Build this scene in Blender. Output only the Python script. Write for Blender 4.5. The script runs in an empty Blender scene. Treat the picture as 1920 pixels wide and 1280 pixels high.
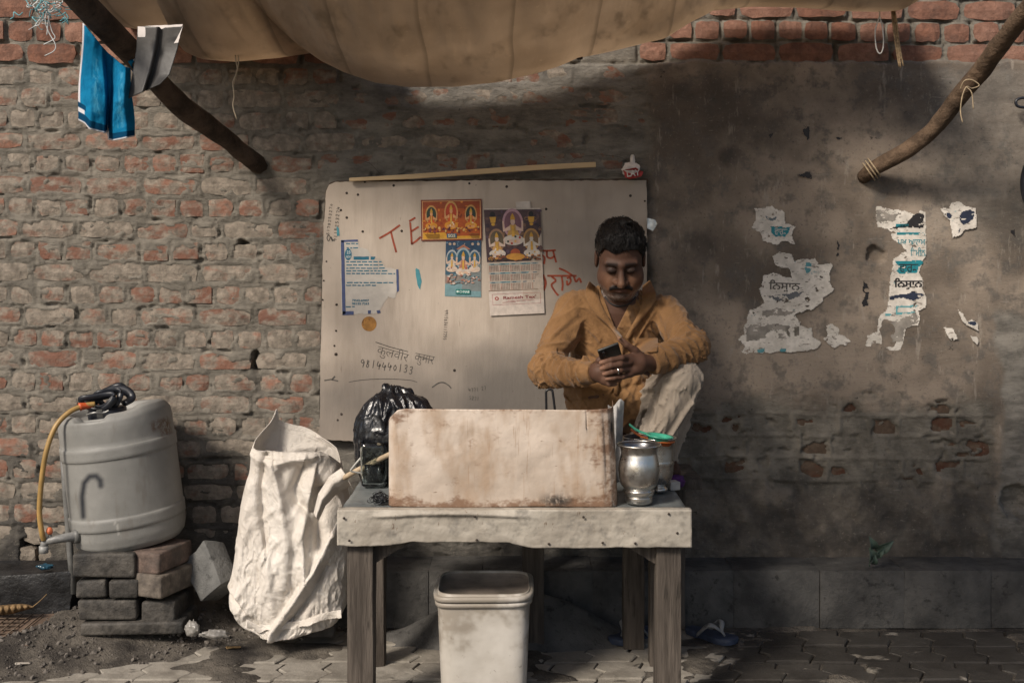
import bpy, bmesh, math, random
import numpy as np
from mathutils import Vector, Matrix

# ------------------------------------------------------------------ camera, sky, sun, exposure
F, YH, DW, H = 2200.0, 470.0, 4.67, 1.43      # focal length and horizon in photo pixels, camera to wall, camera height
S = DW / F                                     # metres per photo pixel on the wall
sc = bpy.context.scene
C = sc.collection
cam_d = bpy.data.cameras.new('camera')
cam = bpy.data.objects.new('camera', cam_d); C.objects.link(cam)
cam_d.sensor_width = 36.0
cam_d.lens = F / 1920 * 36
cam_d.shift_y = -(640 - YH) / 1920
cam_d.clip_start, cam_d.clip_end = 0.05, 400
cam.location = (0, -DW, H)
cam.rotation_euler = (math.radians(90), 0, 0)
sc.camera = cam

SUN_EL, SUN_AZ = 38.0, -38.0                   # elevation; azimuth from straight behind the camera, negative = from the left
world = bpy.data.worlds.new('World'); sc.world = world; world.use_nodes = True
wt = world.node_tree
sky = wt.nodes.new('ShaderNodeTexSky'); sky.sky_type = 'NISHITA'; sky.sun_disc = False
sky.sun_elevation = math.radians(SUN_EL)
sky.sun_rotation = math.radians(180 - SUN_AZ)
sky.air_density, sky.dust_density = 1.0, 2.5
wt.links.new(sky.outputs[0], wt.nodes['Background'].inputs[0])
wt.nodes['Background'].inputs[1].default_value = 0.105
sun_d = bpy.data.lights.new('sun', 'SUN'); sun_d.energy = 3.9; sun_d.angle = math.radians(13); sun_d.color = (1.0, 0.90, 0.78)
sun = bpy.data.objects.new('sun', sun_d); C.objects.link(sun)
_el, _az = math.radians(SUN_EL), math.radians(SUN_AZ)
_to_sun = Vector((math.sin(_az) * math.cos(_el), -math.cos(_az) * math.cos(_el), math.sin(_el)))
sun.rotation_euler = _to_sun.to_track_quat('Z', 'Y').to_euler()
sun.location = (-3, -6, 6)
vs = sc.view_settings
vs.view_transform = 'Standard'; vs.look = 'None'; vs.gamma = 1.0; vs.use_curve_mapping = False
vs.exposure = 0.0
sc.render.engine = 'CYCLES'
sc.cycles.max_bounces = 6; sc.cycles.diffuse_bounces = 3; sc.cycles.glossy_bounces = 3

# ------------------------------------------------------------------ helpers
rng = random.Random(7)
nr = np.random.default_rng(11)
A = np.array

def P(px, py, d):
    """a point that the photo shows at pixel px, py, d metres in front of the camera"""
    return A([(px - 960) * d / F, -DW + d, H - (py - YH) * d / F])

def W(px, py, out=0.0):
    """a point on the wall face at photo pixel px, py, lifted `out` metres off the wall"""
    return A([(px - 960) * S, -out, H - (py - YH) * S])

def _hash(ix, iy, iz, seed):
    h = (ix.astype(np.int64) * 374761393 + iy.astype(np.int64) * 668265263 + iz.astype(np.int64) * 2147483647 + seed * 974711) & 0xffffffff
    h = ((h ^ (h >> 13)) * 1274126177) & 0xffffffff
    h = ((h ^ (h >> 16)) * 2246822519) & 0xffffffff
    return ((h ^ (h >> 15)) & 0xffff) / 65535.0

def vn(x, y, z=None, seed=0):
    """value noise 0..1"""
    x = np.asarray(x, float); y = np.asarray(y, float)
    z = np.zeros_like(x) if z is None else np.asarray(z, float)
    x, y, z = np.broadcast_arrays(x, y, z)
    xi, yi, zi = np.floor(x), np.floor(y), np.floor(z)
    fx, fy, fz = x - xi, y - yi, z - zi
    fx, fy, fz = [t * t * (3 - 2 * t) for t in (fx, fy, fz)]
    out = 0
    zs = (0, 1) if np.any(fz) else (0,)
    for dz in zs:
        for dy in (0, 1):
            for dx in (0, 1):
                w = (fx if dx else 1 - fx) * (fy if dy else 1 - fy) * (fz if dz else 1 - fz)
                out = out + w * _hash(xi + dx, yi + dy, zi + dz, seed)
    return out

def fbm(x, y, z=None, seed=0, octv=4):
    s, a, t = 0, 0.5, 0
    for k in range(octv):
        m = 2.03 ** k
        s = s + a * vn(np.asarray(x) * m, np.asarray(y) * m, None if z is None else np.asarray(z) * m, seed + k * 17)
        t += a; a *= 0.5
    return s / t

def sstep(a, b, x):
    t = np.clip((np.asarray(x, float) - a) / (b - a), 0, 1)
    return t * t * (3 - 2 * t)

# ---- objects
def mesh(name, verts, faces, smooth=False):
    me = bpy.data.meshes.new(name)
    verts = np.asarray(verts, float)
    if isinstance(faces, np.ndarray):
        n, k = faces.shape
        me.vertices.add(len(verts)); me.vertices.foreach_set('co', verts.astype(np.float32).ravel())
        me.loops.add(n * k); me.loops.foreach_set('vertex_index', faces.astype(np.int32).ravel())
        me.polygons.add(n); me.polygons.foreach_set('loop_start', np.arange(0, n * k, k, dtype=np.int32))
        me.update(calc_edges=True); me.validate()
    else:
        me.from_pydata([tuple(v) for v in verts], [], [tuple(int(i) for i in f) for f in faces]); me.update()
    if smooth:
        me.polygons.foreach_set('use_smooth', np.ones(len(me.polygons), dtype=bool))
    return me

def tag(o, label=None, cat=None, group=None, kind=None):
    if label: o['label'] = label
    if cat: o['category'] = cat
    if group: o['group'] = group
    if kind: o['kind'] = kind
    return o

def obj(name, me, mat=None, parent=None):
    o = bpy.data.objects.new(name, me); C.objects.link(o)
    if mat is not None and me is not None:
        mats = mat if isinstance(mat, (list, tuple)) else [mat]
        if not me.materials:
            for m in mats: me.materials.append(m)
    if parent is not None:
        o.parent = parent
        o.matrix_parent_inverse = parent_inv(parent)
    return o

_world = {}
def parent_inv(p):
    m = Matrix.Identity(4)
    q = p
    chain = []
    while q is not None:
        chain.append(q); q = q.parent
    for q in reversed(chain):
        b = Matrix.Translation(q.location) @ q.rotation_euler.to_matrix().to_4x4() @ Matrix.Diagonal((*q.scale, 1))
        m = m @ (q.matrix_parent_inverse @ b if q.parent else b)
    return m.inverted()

def thing(name, label, cat, loc, group=None):
    o = bpy.data.objects.new(name, None); C.objects.link(o)
    o.location = tuple(float(v) for v in loc); o.empty_display_size = 0.05
    return tag(o, label, cat, group)

class MB:
    """collects pieces of one mesh"""
    def __init__(s): s.v = []; s.f = []; s.mi = []; s.n = 0
    def add(s, vf, mi=0):
        v, f = vf
        s.v.extend([tuple(float(c) for c in p) for p in v])
        for q in f:
            s.f.append(tuple(int(i) + s.n for i in q)); s.mi.append(mi)
        s.n = len(s.v)
        return s
    def me(s, name='m', smooth=False):
        m = mesh(name, A(s.v) if s.v else np.zeros((0, 3)), s.f, smooth)
        m.polygons.foreach_set('material_index', A(s.mi, dtype=np.int32))
        return m
    def obj(s, name, mat, parent=None, smooth=False):
        return obj(name, s.me(name, smooth), mat, parent)

def autosmooth(o, deg=40):
    me = o.data
    me.polygons.foreach_set('use_smooth', np.ones(len(me.polygons), dtype=bool))
    bm = bmesh.new(); bm.from_mesh(me)
    for e in bm.edges:
        if len(e.link_faces) == 2 and e.calc_face_angle(0) > math.radians(deg): e.smooth = False
        elif len(e.link_faces) != 2: e.smooth = False
    bm.to_mesh(me); bm.free()
    return o

def rbox(size, bevel=0.0, seg=2, jit=0.0, seed=0, cuts=0):
    """bevelled box about the origin; jit moves its corners"""
    bm = bmesh.new()
    bmesh.ops.create_cube(bm, size=1.0)
    r = random.Random(seed)
    for v in bm.verts:
        v.co = Vector((v.co.x * size[0], v.co.y * size[1], v.co.z * size[2]))
    if cuts: bmesh.ops.subdivide_edges(bm, edges=bm.edges[:], cuts=cuts, use_grid_fill=True)
    if jit:
        for v in bm.verts: v.co += Vector([r.uniform(-jit, jit) for _ in range(3)])
    if bevel:
        es = [e for e in bm.edges if len(e.link_faces) == 2 and e.calc_face_angle(0) > 0.6]
        bmesh.ops.bevel(bm, geom=es, offset=bevel, segments=seg, profile=0.6, affect='EDGES')
    v = A([tuple(x.co) for x in bm.verts]); f = [[x.index for x in q.verts] for q in bm.faces]
    bm.free()
    return v, f

def xf(vf, loc=(0, 0, 0), rot=(0, 0, 0), mat=None):
    v, f = vf
    from mathutils import Euler
    R = A(Euler(rot).to_matrix()) if mat is None else A(mat)
    return np.asarray(v) @ R.T + A(loc), f

def smooth_path(pts, n=8):
    """Catmull-Rom through pts"""
    p = A(pts, dtype=float)
    if len(p) < 3:
        t = np.linspace(0, 1, n + 1)[:, None]; return p[0] * (1 - t) + p[-1] * t
    q = np.vstack([2 * p[0] - p[1], p, 2 * p[-1] - p[-2]])
    out = []
    for i in range(1, len(q) - 2):
        for k in range(n):
            t = k / n
            out.append(0.5 * ((2 * q[i]) + (-q[i-1] + q[i+1]) * t + (2*q[i-1] - 5*q[i] + 4*q[i+1] - q[i+2]) * t*t + (-q[i-1] + 3*q[i] - 3*q[i+1] + q[i+2]) * t**3))
    out.append(p[-1])
    return A(out)

def tube(path, rad, seg=8, caps=True, bumps=0.0, seed=0, flat=1.0):
    p = A(path, dtype=float); n = len(p)
    r = np.interp(np.linspace(0, 1, n), np.linspace(0, 1, len(rad)), rad) if hasattr(rad, '__len__') else np.full(n, rad)
    t = np.gradient(p, axis=0); t /= np.linalg.norm(t, axis=1)[:, None] + 1e-12
    up = A([0, 0, 1.0]) if abs(t[0][2]) < 0.9 else A([1.0, 0, 0])
    u = np.cross(t[0], up); u /= np.linalg.norm(u)
    v, f = [], []
    for i in range(n):
        u = u - t[i] * np.dot(u, t[i]); u /= np.linalg.norm(u) + 1e-12
        w = np.cross(t[i], u)
        for k in range(seg):
            a = 2 * math.pi * k / seg
            rr = r[i]
            if bumps: rr *= 1 + bumps * (float(fbm(i * 0.35 + 9, k * 2.0 + seed, None, seed, 3)) - 0.5) * 2
            v.append(p[i] + u * math.cos(a) * rr + w * math.sin(a) * rr * flat)
    for i in range(n - 1):
        for k in range(seg):
            k2 = (k + 1) % seg
            f.append((i*seg+k, i*seg+k2, (i+1)*seg+k2, (i+1)*seg+k))
    if caps:
        f.append(tuple(range(seg))[::-1]); f.append(tuple((n-1)*seg + k for k in range(seg)))
    return A(v), f

def lathe(prof, seg=40, caps=(False, False)):
    """prof: list of (r, z)"""
    v, f = [], []
    n = len(prof)
    for r, z in prof:
        for k in range(seg):
            a = 2 * math.pi * k / seg
            v.append((r * math.cos(a), r * math.sin(a), z))
    for i in range(n - 1):
        for k in range(seg):
            k2 = (k + 1) % seg
            f.append((i*seg+k, i*seg+k2, (i+1)*seg+k2, (i+1)*seg+k))
    if caps[0]: f.append(tuple(range(seg))[::-1])
    if caps[1]: f.append(tuple((n-1)*seg + k for k in range(seg)))
    return A(v), f

def grid(fn, nu, nv):
    """fn(u, v) -> xyz on arrays; returns verts, quads (as an array)"""
    u, v = np.meshgrid(np.linspace(0, 1, nu), np.linspace(0, 1, nv), indexing='ij')
    p = fn(u, v)
    vs_ = np.stack([np.broadcast_to(c, u.shape) for c in p], -1).reshape(-1, 3)
    i, j = np.meshgrid(np.arange(nu - 1), np.arange(nv - 1), indexing='ij')
    a = (i * nv + j).ravel()
    return vs_, np.stack([a, a + nv, a + nv + 1, a + 1], 1)

def solidify(o, th, offset=0.0):
    m = o.modifiers.new('thickness', 'SOLIDIFY'); m.thickness = th; m.offset = offset
    return o

def poly_area(p):
    x, y = p[:, 0], p[:, 1]
    return 0.5 * np.sum(x * np.roll(y, -1) - y * np.roll(x, -1))

def sheet_poly(outline, place, th, jag=0.0, step=4.0, seed=0, warp=0.0):
    """a thin flat piece: outline in photo pixels, place(px, py, lift) -> xyz"""
    p = A(outline, dtype=float)
    if poly_area(p) > 0: p = p[::-1]
    pts = []
    for i in range(len(p)):
        a, b = p[i], p[(i + 1) % len(p)]
        L = np.linalg.norm(b - a); n = max(1, int(L / step)) if jag else 1
        for k in range(n):
            q = a + (b - a) * k / n
            if jag: q = q + (A([fbm(q[0]*.11, q[1]*.11, None, seed, 4), fbm(q[0]*.11+50, q[1]*.11, None, seed+3, 4)]) - .5) * 2 * jag
            pts.append(q)
    pts = A(pts); n = len(pts)
    bm = bmesh.new()
    top = [bm.verts.new(tuple(place(q[0], q[1], th + warp * float(vn(q[0]*.05, q[1]*.05, None, seed))))) for q in pts]
    bot = [bm.verts.new(tuple(place(q[0], q[1], 0.0))) for q in pts]
    f = bm.faces.new(top)
    for i in range(n):
        j = (i + 1) % n
        bm.faces.new((top[j], top[i], bot[i], bot[j]))
    bmesh.ops.triangulate(bm, faces=[f])
    bmesh.ops.recalc_face_normals(bm, faces=bm.faces[:])
    v = A([tuple(x.co) for x in bm.verts]); fs = [[x.index for x in q.verts] for q in bm.faces]
    bm.free()
    return v, fs

def torn(outline, place, lift, jag=2.0, step=1.5, seed=0, holes=0.0):
    """a ragged paper sheet: outline in photo pixels, its edge roughened by noise, cut out of a fine grid"""
    p = A(outline, dtype=float)
    lo, hi = p.min(0) - jag - 2, p.max(0) + jag + 2
    xs_, ys_ = np.arange(lo[0], hi[0], step), np.arange(lo[1], hi[1], step)
    X, Y = np.meshgrid(xs_[:-1] + step / 2, ys_[:-1] + step / 2, indexing='ij')
    U = X + 2.4 * jag * (fbm(X * .09, Y * .09, None, seed, 5) - .5); V = Y + 2.4 * jag * (fbm(X * .09 + 40, Y * .09, None, seed + 7, 5) - .5)
    ins = np.zeros(X.shape, bool)
    for i in range(len(p)):
        (x1, y1), (x2, y2) = p[i], p[(i + 1) % len(p)]
        if y1 == y2: continue
        ins ^= ((y1 > V) != (y2 > V)) & (U < (x2 - x1) * (V - y1) / (y2 - y1) + x1)
    if holes: ins &= fbm(X * .07 + 5, Y * .11, None, seed + 3, 5) < 1 - holes
    ci, cj = np.nonzero(ins)
    ny = len(ys_)
    q = np.stack([ci * ny + cj, ci * ny + cj + 1, (ci + 1) * ny + cj + 1, (ci + 1) * ny + cj], 1)
    used, inv = np.unique(q.ravel(), return_inverse=True)
    v = A([place(xs_[k // ny], ys_[k % ny], lift) for k in used])
    return v, inv.reshape(-1, 4).tolist()

def stroke(pts, width, place, lift, th=0.0004):
    """a flat pen or brush line, in photo pixels"""
    p = A(pts, dtype=float)
    d = np.gradient(p, axis=0); d /= np.linalg.norm(d, axis=1)[:, None] + 1e-9
    nrm = np.stack([-d[:, 1], d[:, 0]], 1) * width / 2
    v, f = [], []
    for a, b in zip(p - nrm, p + nrm):
        v.append(place(a[0], a[1], lift + th)); v.append(place(b[0], b[1], lift + th))
    for i in range(len(p) - 1):
        f.append((2*i, 2*i+1, 2*i+3, 2*i+2))
    return A(v), f

def text_mesh(body, width, height, bold=0.0, shear=0.0):
    """flat lettering scaled into a box width x height (any units), origin at its lower left"""
    cu = bpy.data.curves.new('lettering', 'FONT'); cu.body = body; cu.size = 1.0; cu.offset = bold; cu.shear = shear
    cu.resolution_u = 3
    o = bpy.data.objects.new('lettering', cu); C.objects.link(o)
    dg = bpy.context.evaluated_depsgraph_get()
    me = bpy.data.meshes.new_from_object(o.evaluated_get(dg))
    v = A([tuple(x.co) for x in me.vertices]) if len(me.vertices) else np.zeros((0, 3))
    f = [list(q.vertices) for q in me.polygons]
    bpy.data.objects.remove(o); bpy.data.curves.remove(cu); bpy.data.meshes.remove(me)
    if len(v):
        lo, hi = v.min(0), v.max(0)
        v[:, 0] = (v[:, 0] - lo[0]) / (hi[0] - lo[0]) * width
        v[:, 1] = (v[:, 1] - lo[1]) / (hi[1] - lo[1]) * height
    return v[:, :2], f

def place_text(body, x0, y0, x1, y1, place, lift, bold=0.0, ang=0.0, shear=0.0):
    """lettering between photo pixels (x0, y0 top left) and (x1, y1 bottom right)"""
    v, f = text_mesh(body, x1 - x0, y1 - y0, bold, shear)
    c, s_ = math.cos(ang), math.sin(ang)
    out = []
    for x, y in v:
        dx, dy = x, -(y)
        out.append(place(x0 + dx * c - dy * s_, y1 + dx * s_ + dy * c, lift))
    return A(out).reshape(-1, 3), f

# ---- signed distances, meshed with surface nets
def smin(a, b, k):
    h = np.clip(0.5 + 0.5 * (b - a) / k, 0, 1)
    return b * (1 - h) + a * h - k * h * (1 - h)

def smax(a, b, k): return -smin(-a, -b, k)

def sd_cap(p, a, b, ra, rb):
    a, b = A(a, dtype=float), A(b, dtype=float)
    ba = b - a
    t = np.clip(((p - a) @ ba) / (ba @ ba), 0, 1)
    return np.linalg.norm(p - a - t[..., None] * ba, axis=-1) - (ra + (rb - ra) * t)

def sd_ell(p, c, r, R=None):
    q = p - A(c, dtype=float)
    if R is not None: q = q @ R            # columns of R are the ellipsoid's axes
    r = A(r, dtype=float)
    k0 = np.linalg.norm(q / r, axis=-1); k1 = np.linalg.norm(q / (r * r), axis=-1)
    return k0 * (k0 - 1) / (k1 + 1e-9)

def surface_nets(fn, lo, hi, h, pad=0.006):
    """quads of fn = 0 in the box lo..hi, cell size h"""
    lo, hi = A(lo, dtype=float), A(hi, dtype=float)
    n = np.ceil((hi - lo) / h).astype(int) + 1
    ax = [lo[i] + h * np.arange(n[i]) for i in range(3)]
    B = 8                                   # coarse blocks first, fine samples only near the surface
    nb = (n + B - 1) // B
    bc_ = np.stack(np.meshgrid(*[lo[i] + h * (B * np.arange(nb[i]) + (B - 1) / 2) for i in range(3)], indexing='ij'), -1)
    fc = fn(bc_.reshape(-1, 3)).reshape(nb)
    act = np.abs(fc) < h * B * 0.92 + pad
    f = np.repeat(np.repeat(np.repeat(fc.astype(np.float32), B, 0), B, 1), B, 2)[:n[0], :n[1], :n[2]].copy()
    am = np.repeat(np.repeat(np.repeat(act, B, 0), B, 1), B, 2)[:n[0], :n[1], :n[2]]
    ids = np.argwhere(am)
    vals = np.empty(len(ids), np.float32)
    for k in range(0, len(ids), 400000):
        vals[k:k + 400000] = fn(lo + h * ids[k:k + 400000])
    f[am] = vals
    s = f < 0
    any_, all_ = None, None
    for dx in (0, 1):
        for dy in (0, 1):
            for dz in (0, 1):
                c8 = s[dx:n[0] - 1 + dx, dy:n[1] - 1 + dy, dz:n[2] - 1 + dz]
                any_ = c8.copy() if any_ is None else (any_ | c8); all_ = c8.copy() if all_ is None else (all_ & c8)
    cell = any_ & ~all_
    ijk = np.argwhere(cell)
    vid = np.full(cell.shape, -1, np.int32); vid[cell] = np.arange(len(ijk))
    acc = np.zeros((len(ijk), 3)); cnt = np.zeros(len(ijk))
    for axis in range(3):
        o = [k for k in range(3) if k != axis]
        for b0 in (0, 1):
            for b1 in (0, 1):
                ia = ijk.copy(); ia[:, o[0]] += b0; ia[:, o[1]] += b1
                ib = ia.copy(); ib[:, axis] += 1
                fa, fb = f[tuple(ia.T)], f[tuple(ib.T)]
                cr = (fa < 0) != (fb < 0)
                t = np.where(cr, fa / np.where(cr, fa - fb, 1), 0)
                acc[:, axis] += t; acc[:, o[0]] += b0 * cr; acc[:, o[1]] += b1 * cr
                cnt += cr
    verts = lo + h * (ijk + acc / cnt[:, None])
    idx = [slice(0, -1), slice(1, None)]
    quads = []
    for axis in range(3):
        o = [(axis + 1) % 3, (axis + 2) % 3]
        sa = [slice(None)] * 3; sb = [slice(None)] * 3
        sa[axis] = idx[0]; sb[axis] = idx[1]
        for k in o:
            sa[k] = slice(1, -1); sb[k] = slice(1, -1)
        fa, fb = s[tuple(sa)], s[tuple(sb)]
        e = np.argwhere(fa != fb)
        if not len(e): continue
        flip = fa[tuple(e.T)]
        base = e.copy()
        for k in o: base[:, k] += 1
        def cid(d0, d1):
            q = base.copy(); q[:, o[0]] -= d0; q[:, o[1]] -= d1
            return vid[tuple(q.T)]
        q = np.stack([cid(1, 1), cid(0, 1), cid(0, 0), cid(1, 0)], 1)
        q[~flip] = q[~flip][:, ::-1]
        quads.append(q)
    return verts, np.vstack(quads)

def col_attr(me, name, cols):
    at = me.color_attributes.new(name, 'FLOAT_COLOR', 'POINT')
    c = np.ones((len(me.vertices), 4), np.float32); cols = np.asarray(cols)
    c[:, :cols.shape[1]] = cols
    at.data.foreach_set('color', c.ravel())

def set_smooth(me):
    me.polygons.foreach_set('use_smooth', np.ones(len(me.polygons), dtype=bool)); return me

# ---- materials
def lin(r, g, b):
    return tuple(((c / 255) / 12.92 if c / 255 <= 0.04045 else ((c / 255 + 0.055) / 1.055) ** 2.4) for c in (r, g, b))

class NT:
    def __init__(s, name):
        s.m = bpy.data.materials.new(name); s.m.use_nodes = True; s.t = s.m.node_tree
        s.b = s.t.nodes['Principled BSDF']; s.out = s.t.nodes['Material Output']
        s.pos = s.n('ShaderNodeNewGeometry').outputs['Position']
    def n(s, typ, _p=None, **kw):
        nd = s.t.nodes.new(typ)
        for k, v in (_p or {}).items(): setattr(nd, k, v)
        for k, v in kw.items(): s.set(nd, k.replace('_', ' '), v)
        return nd
    def set(s, nd, key, v):
        i = nd.inputs[key] if not (isinstance(key, str) and key.isdigit()) else nd.inputs[int(key)]
        if isinstance(v, bpy.types.NodeSocket): s.t.links.new(v, i)
        elif isinstance(v, (tuple, list)) and len(v) == 3 and i.type == 'RGBA': i.default_value = (*v, 1)
        else: i.default_value = v
    def noise(s, scale, detail=5, rough=0.6, vec=None, stretch=None, dist=0.0, off=None):
        v = s.pos if vec is None else vec
        if stretch or off:
            mp = s.n('ShaderNodeMapping', Vector=v)
            if stretch: mp.inputs['Scale'].default_value = stretch
            if off: mp.inputs['Location'].default_value = off
            v = mp.outputs[0]
        return s.n('ShaderNodeTexNoise', Vector=v, Scale=scale, Detail=min(detail, 3.5) if detail < 20 else 6.0, Roughness=rough, Distortion=dist).outputs['Fac']
    def ramp(s, fac, a, b, ca=0.0, cb=1.0):
        r = s.n('ShaderNodeMapRange', {'interpolation_type': 'SMOOTHSTEP'})
        s.set(r, '0', fac); r.inputs[1].default_value = a; r.inputs[2].default_value = b
        r.inputs[3].default_value = ca; r.inputs[4].default_value = cb
        return r.outputs[0]
    def mix(s, fac, a, b, mode='MIX'):
        m = s.n('ShaderNodeMix', {'data_type': 'RGBA', 'blend_type': mode})
        s.set(m, '0', fac); s.set(m, '6', a); s.set(m, '7', b)
        return m.outputs[2]
    def math(s, op, a, b=0.0):
        m = s.n('ShaderNodeMath', {'operation': op}); s.set(m, '0', a); s.set(m, '1', b)
        return m.outputs[0]
    def attr(s, name):
        a = s.n('ShaderNodeAttribute', {'attribute_name': name})
        sp = s.n('ShaderNodeSeparateColor'); s.t.links.new(a.outputs['Color'], sp.inputs[0])
        return a.outputs['Color'], sp.outputs[0], sp.outputs[1], sp.outputs[2]
    def rnd(s): return s.n('ShaderNodeObjectInfo').outputs['Random']
    def xyz(s):
        sp = s.n('ShaderNodeSeparateXYZ', Vector=s.pos); return sp.outputs
    def bump(s, *layers):
        """layers: (height socket, metres)"""
        nrm = None
        for hgt, dist in layers:
            b = s.n('ShaderNodeBump', Height=hgt); b.inputs['Strength'].default_value = 1.0; b.inputs['Distance'].default_value = dist
            if nrm is not None: s.t.links.new(nrm, b.inputs['Normal'])
            nrm = b.outputs[0]
        s.t.links.new(nrm, s.b.inputs['Normal'])
        return s
    def fin(s, col=None, rough=None, **kw):
        if col is not None: s.set(s.b, 'Base Color', col)
        if rough is not None: s.set(s.b, 'Roughness', rough)
        for k, v in kw.items(): s.set(s.b, k.replace('_', ' '), v)
        return s.m

def basic(name, c, rough=0.6, var=0.25, scale=14.0, bump=0.0006, bscale=60.0, dirt=None, dirt_at=(0.5, 0.75), dscale=6.0, stretch=None, objvar=0.0, **kw):
    """a plain weathered surface: colour c varied by noise, optional dirt colour in patches"""
    t = NT(name)
    n1 = t.noise(scale, 5, 0.6, stretch=stretch)
    lo, hi = tuple(x * (1 - var) for x in c), tuple(min(1, x * (1 + var)) for x in c)
    col = t.mix(t.ramp(n1, 0.3, 0.7), lo, hi)
    if objvar:
        k = t.ramp(t.rnd(), 0, 1, 1 - objvar, 1 + objvar)
        cc = t.n('ShaderNodeCombineColor'); [t.t.links.new(k, cc.inputs[i]) for i in range(3)]
        col = t.mix(1.0, col, cc.outputs[0], 'MULTIPLY')
    if dirt:
        col = t.mix(t.ramp(t.noise(dscale, 8, 0.65, stretch=stretch, off=(3, 7, 1)), *dirt_at), col, dirt)
    t.bump((t.noise(bscale, 6, 0.65), bump))
    return t.fin(col, rough, **kw)
# ------------------------------------------------------------------ materials of the setting
def m_mortar():
    t = NT('mortar and plaster')
    col, pl, stain_shade, grey = t.attr('W')
    n1 = t.noise(9, 8, 0.65); n3 = t.noise(2.2, 5, 0.55, off=(4, 1, 2)); fine = t.noise(85, 20, 0.72)
    mort = t.mix(t.ramp(n1, 0.3, 0.72), (0.125, 0.114, 0.096), (0.250, 0.226, 0.190))
    plas = t.mix(t.ramp(n3, 0.38, 0.62), (0.140, 0.114, 0.092), (0.325, 0.266, 0.212))
    plas = t.mix(t.ramp(t.noise(14, 8, 0.7, off=(1, 2, 9)), 0.48, 0.66, 0, 0.75), plas, (0.130, 0.117, 0.104))
    plas = t.mix(t.ramp(t.noise(30, 9, 0.75, stretch=(1, 1, 0.25)), 0.58, 0.70, 0, 0.55), plas, (0.36, 0.315, 0.265))
    c = t.mix(pl, mort, plas)
    c = t.mix(grey, c, t.mix(t.ramp(t.noise(11, 8, .7, stretch=(.5, 1, 1.4), off=(3, 8, 1)), .35, .65), (0.125, 0.118, 0.106), (0.27, 0.252, 0.222)))
    sn = t.math('MULTIPLY', stain_shade, t.ramp(t.noise(6, 8, 0.7, off=(2, 5, 3)), 0.25, 0.62, 0.35, 1.0))
    c = t.mix(sn, c, (0.036, 0.034, 0.033))
    c = t.mix(t.ramp(fine, 0.56, 0.74, 0, 0.55), c, (0.30, 0.265, 0.22))
    c = t.mix(t.ramp(fine, 0.44, 0.28, 0, 0.6), c, (0.045, 0.041, 0.037))
    sc1 = t.ramp(t.noise(70, 3, 0.5, stretch=(0.12, 1, 1), dist=0.6, off=(8, 8, 8)), 0.70, 0.74, 0, 0.35)
    c = t.mix(sc1, c, (0.32, 0.285, 0.245))
    dk = t.ramp(t.noise(22, 8, 0.8, off=(5, 0, 5)), 0.67, 0.74, 0, 0.75)
    c = t.mix(dk, c, (0.03, 0.027, 0.025))
    rough_h = t.math('MULTIPLY', t.noise(70, 20, 0.75, stretch=(0.6, 1, 1.2)), t.ramp(pl, 0, 1, 1.0, 0.35))
    t.bump((rough_h, 0.008))
    return t.fin(c, 0.92, Specular_IOR_Level=0.2)

def m_brick():
    t = NT('old fired brick')
    r = t.rnd()
    base = t.mix(r, (0.180, 0.090, 0.064), (0.300, 0.158, 0.112))
    base = t.mix(t.ramp(t.math('FRACT', t.math('MULTIPLY', r, 7.3)), 0.75, 1.0, 0, 0.6), base, (0.12, 0.062, 0.048))
    fine = t.noise(95, 20, 0.72)
    # lime and mortar dragged over the face: thin, soft edged, a different share on every brick
    thr = t.ramp(t.math('FRACT', t.math('MULTIPLY', r, 13.7)), 0, 1, -0.03, 0.17)
    sm = t.math('ADD', t.noise(17, 8, 0.62, off=(3, 3, 3), stretch=(0.8, 1, 1.2)), thr)
    x, y, z = t.xyz()
    amount = t.math('MULTIPLY', t.ramp(z, 2.15, 2.19, 1.0, 0.35), t.ramp(x, .45, .60, 1.0, 0.75))   # the bare courses above are cleaner
    dust = t.mix(t.ramp(t.noise(30, 6, .6, off=(7, 1, 2)), .35, .7), (0.190, 0.168, 0.138), (0.325, 0.282, 0.232))
    fac = t.math('MULTIPLY', t.ramp(sm, 0.36, 0.60, 0.0, 0.95), amount)
    c = t.mix(fac, base, dust)
    c = t.mix(t.ramp(z, 2.15, 2.19, 0, .8), c, t.mix(t.ramp(t.math('FRACT', t.math('MULTIPLY', r, 29.1)), .1, .9), t.mix(t.ramp(t.noise(14, 8, .7, off=(2, 9, 9)), .35, .65), (0.10, 0.050, 0.038), (0.25, 0.115, 0.075)), t.mix(t.ramp(t.noise(20, 8, .7, off=(8, 2, 9)), .35, .65), (0.22, 0.115, 0.082), (0.36, 0.20, 0.145))))
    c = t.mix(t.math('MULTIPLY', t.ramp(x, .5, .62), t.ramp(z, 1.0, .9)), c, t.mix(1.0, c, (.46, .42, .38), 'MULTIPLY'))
    c = t.mix(t.ramp(t.noise(7, 8, 0.7, off=(9, 4, 2)), 0.54, 0.74, 0, 0.6), c, (0.055, 0.046, 0.04))
    c = t.mix(t.ramp(fine, 0.58, 0.76, 0, 0.5), c, (0.34, 0.27, 0.21)); c = t.mix(t.ramp(fine, 0.43, 0.27, 0, 0.55), c, (0.05, 0.036, 0.03))
    t.bump((t.noise(48, 20, 0.75), 0.008))
    return t.fin(c, 0.9, Specular_IOR_Level=0.2)

M_MORTAR, M_BRICK = m_mortar(), m_brick()

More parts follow.
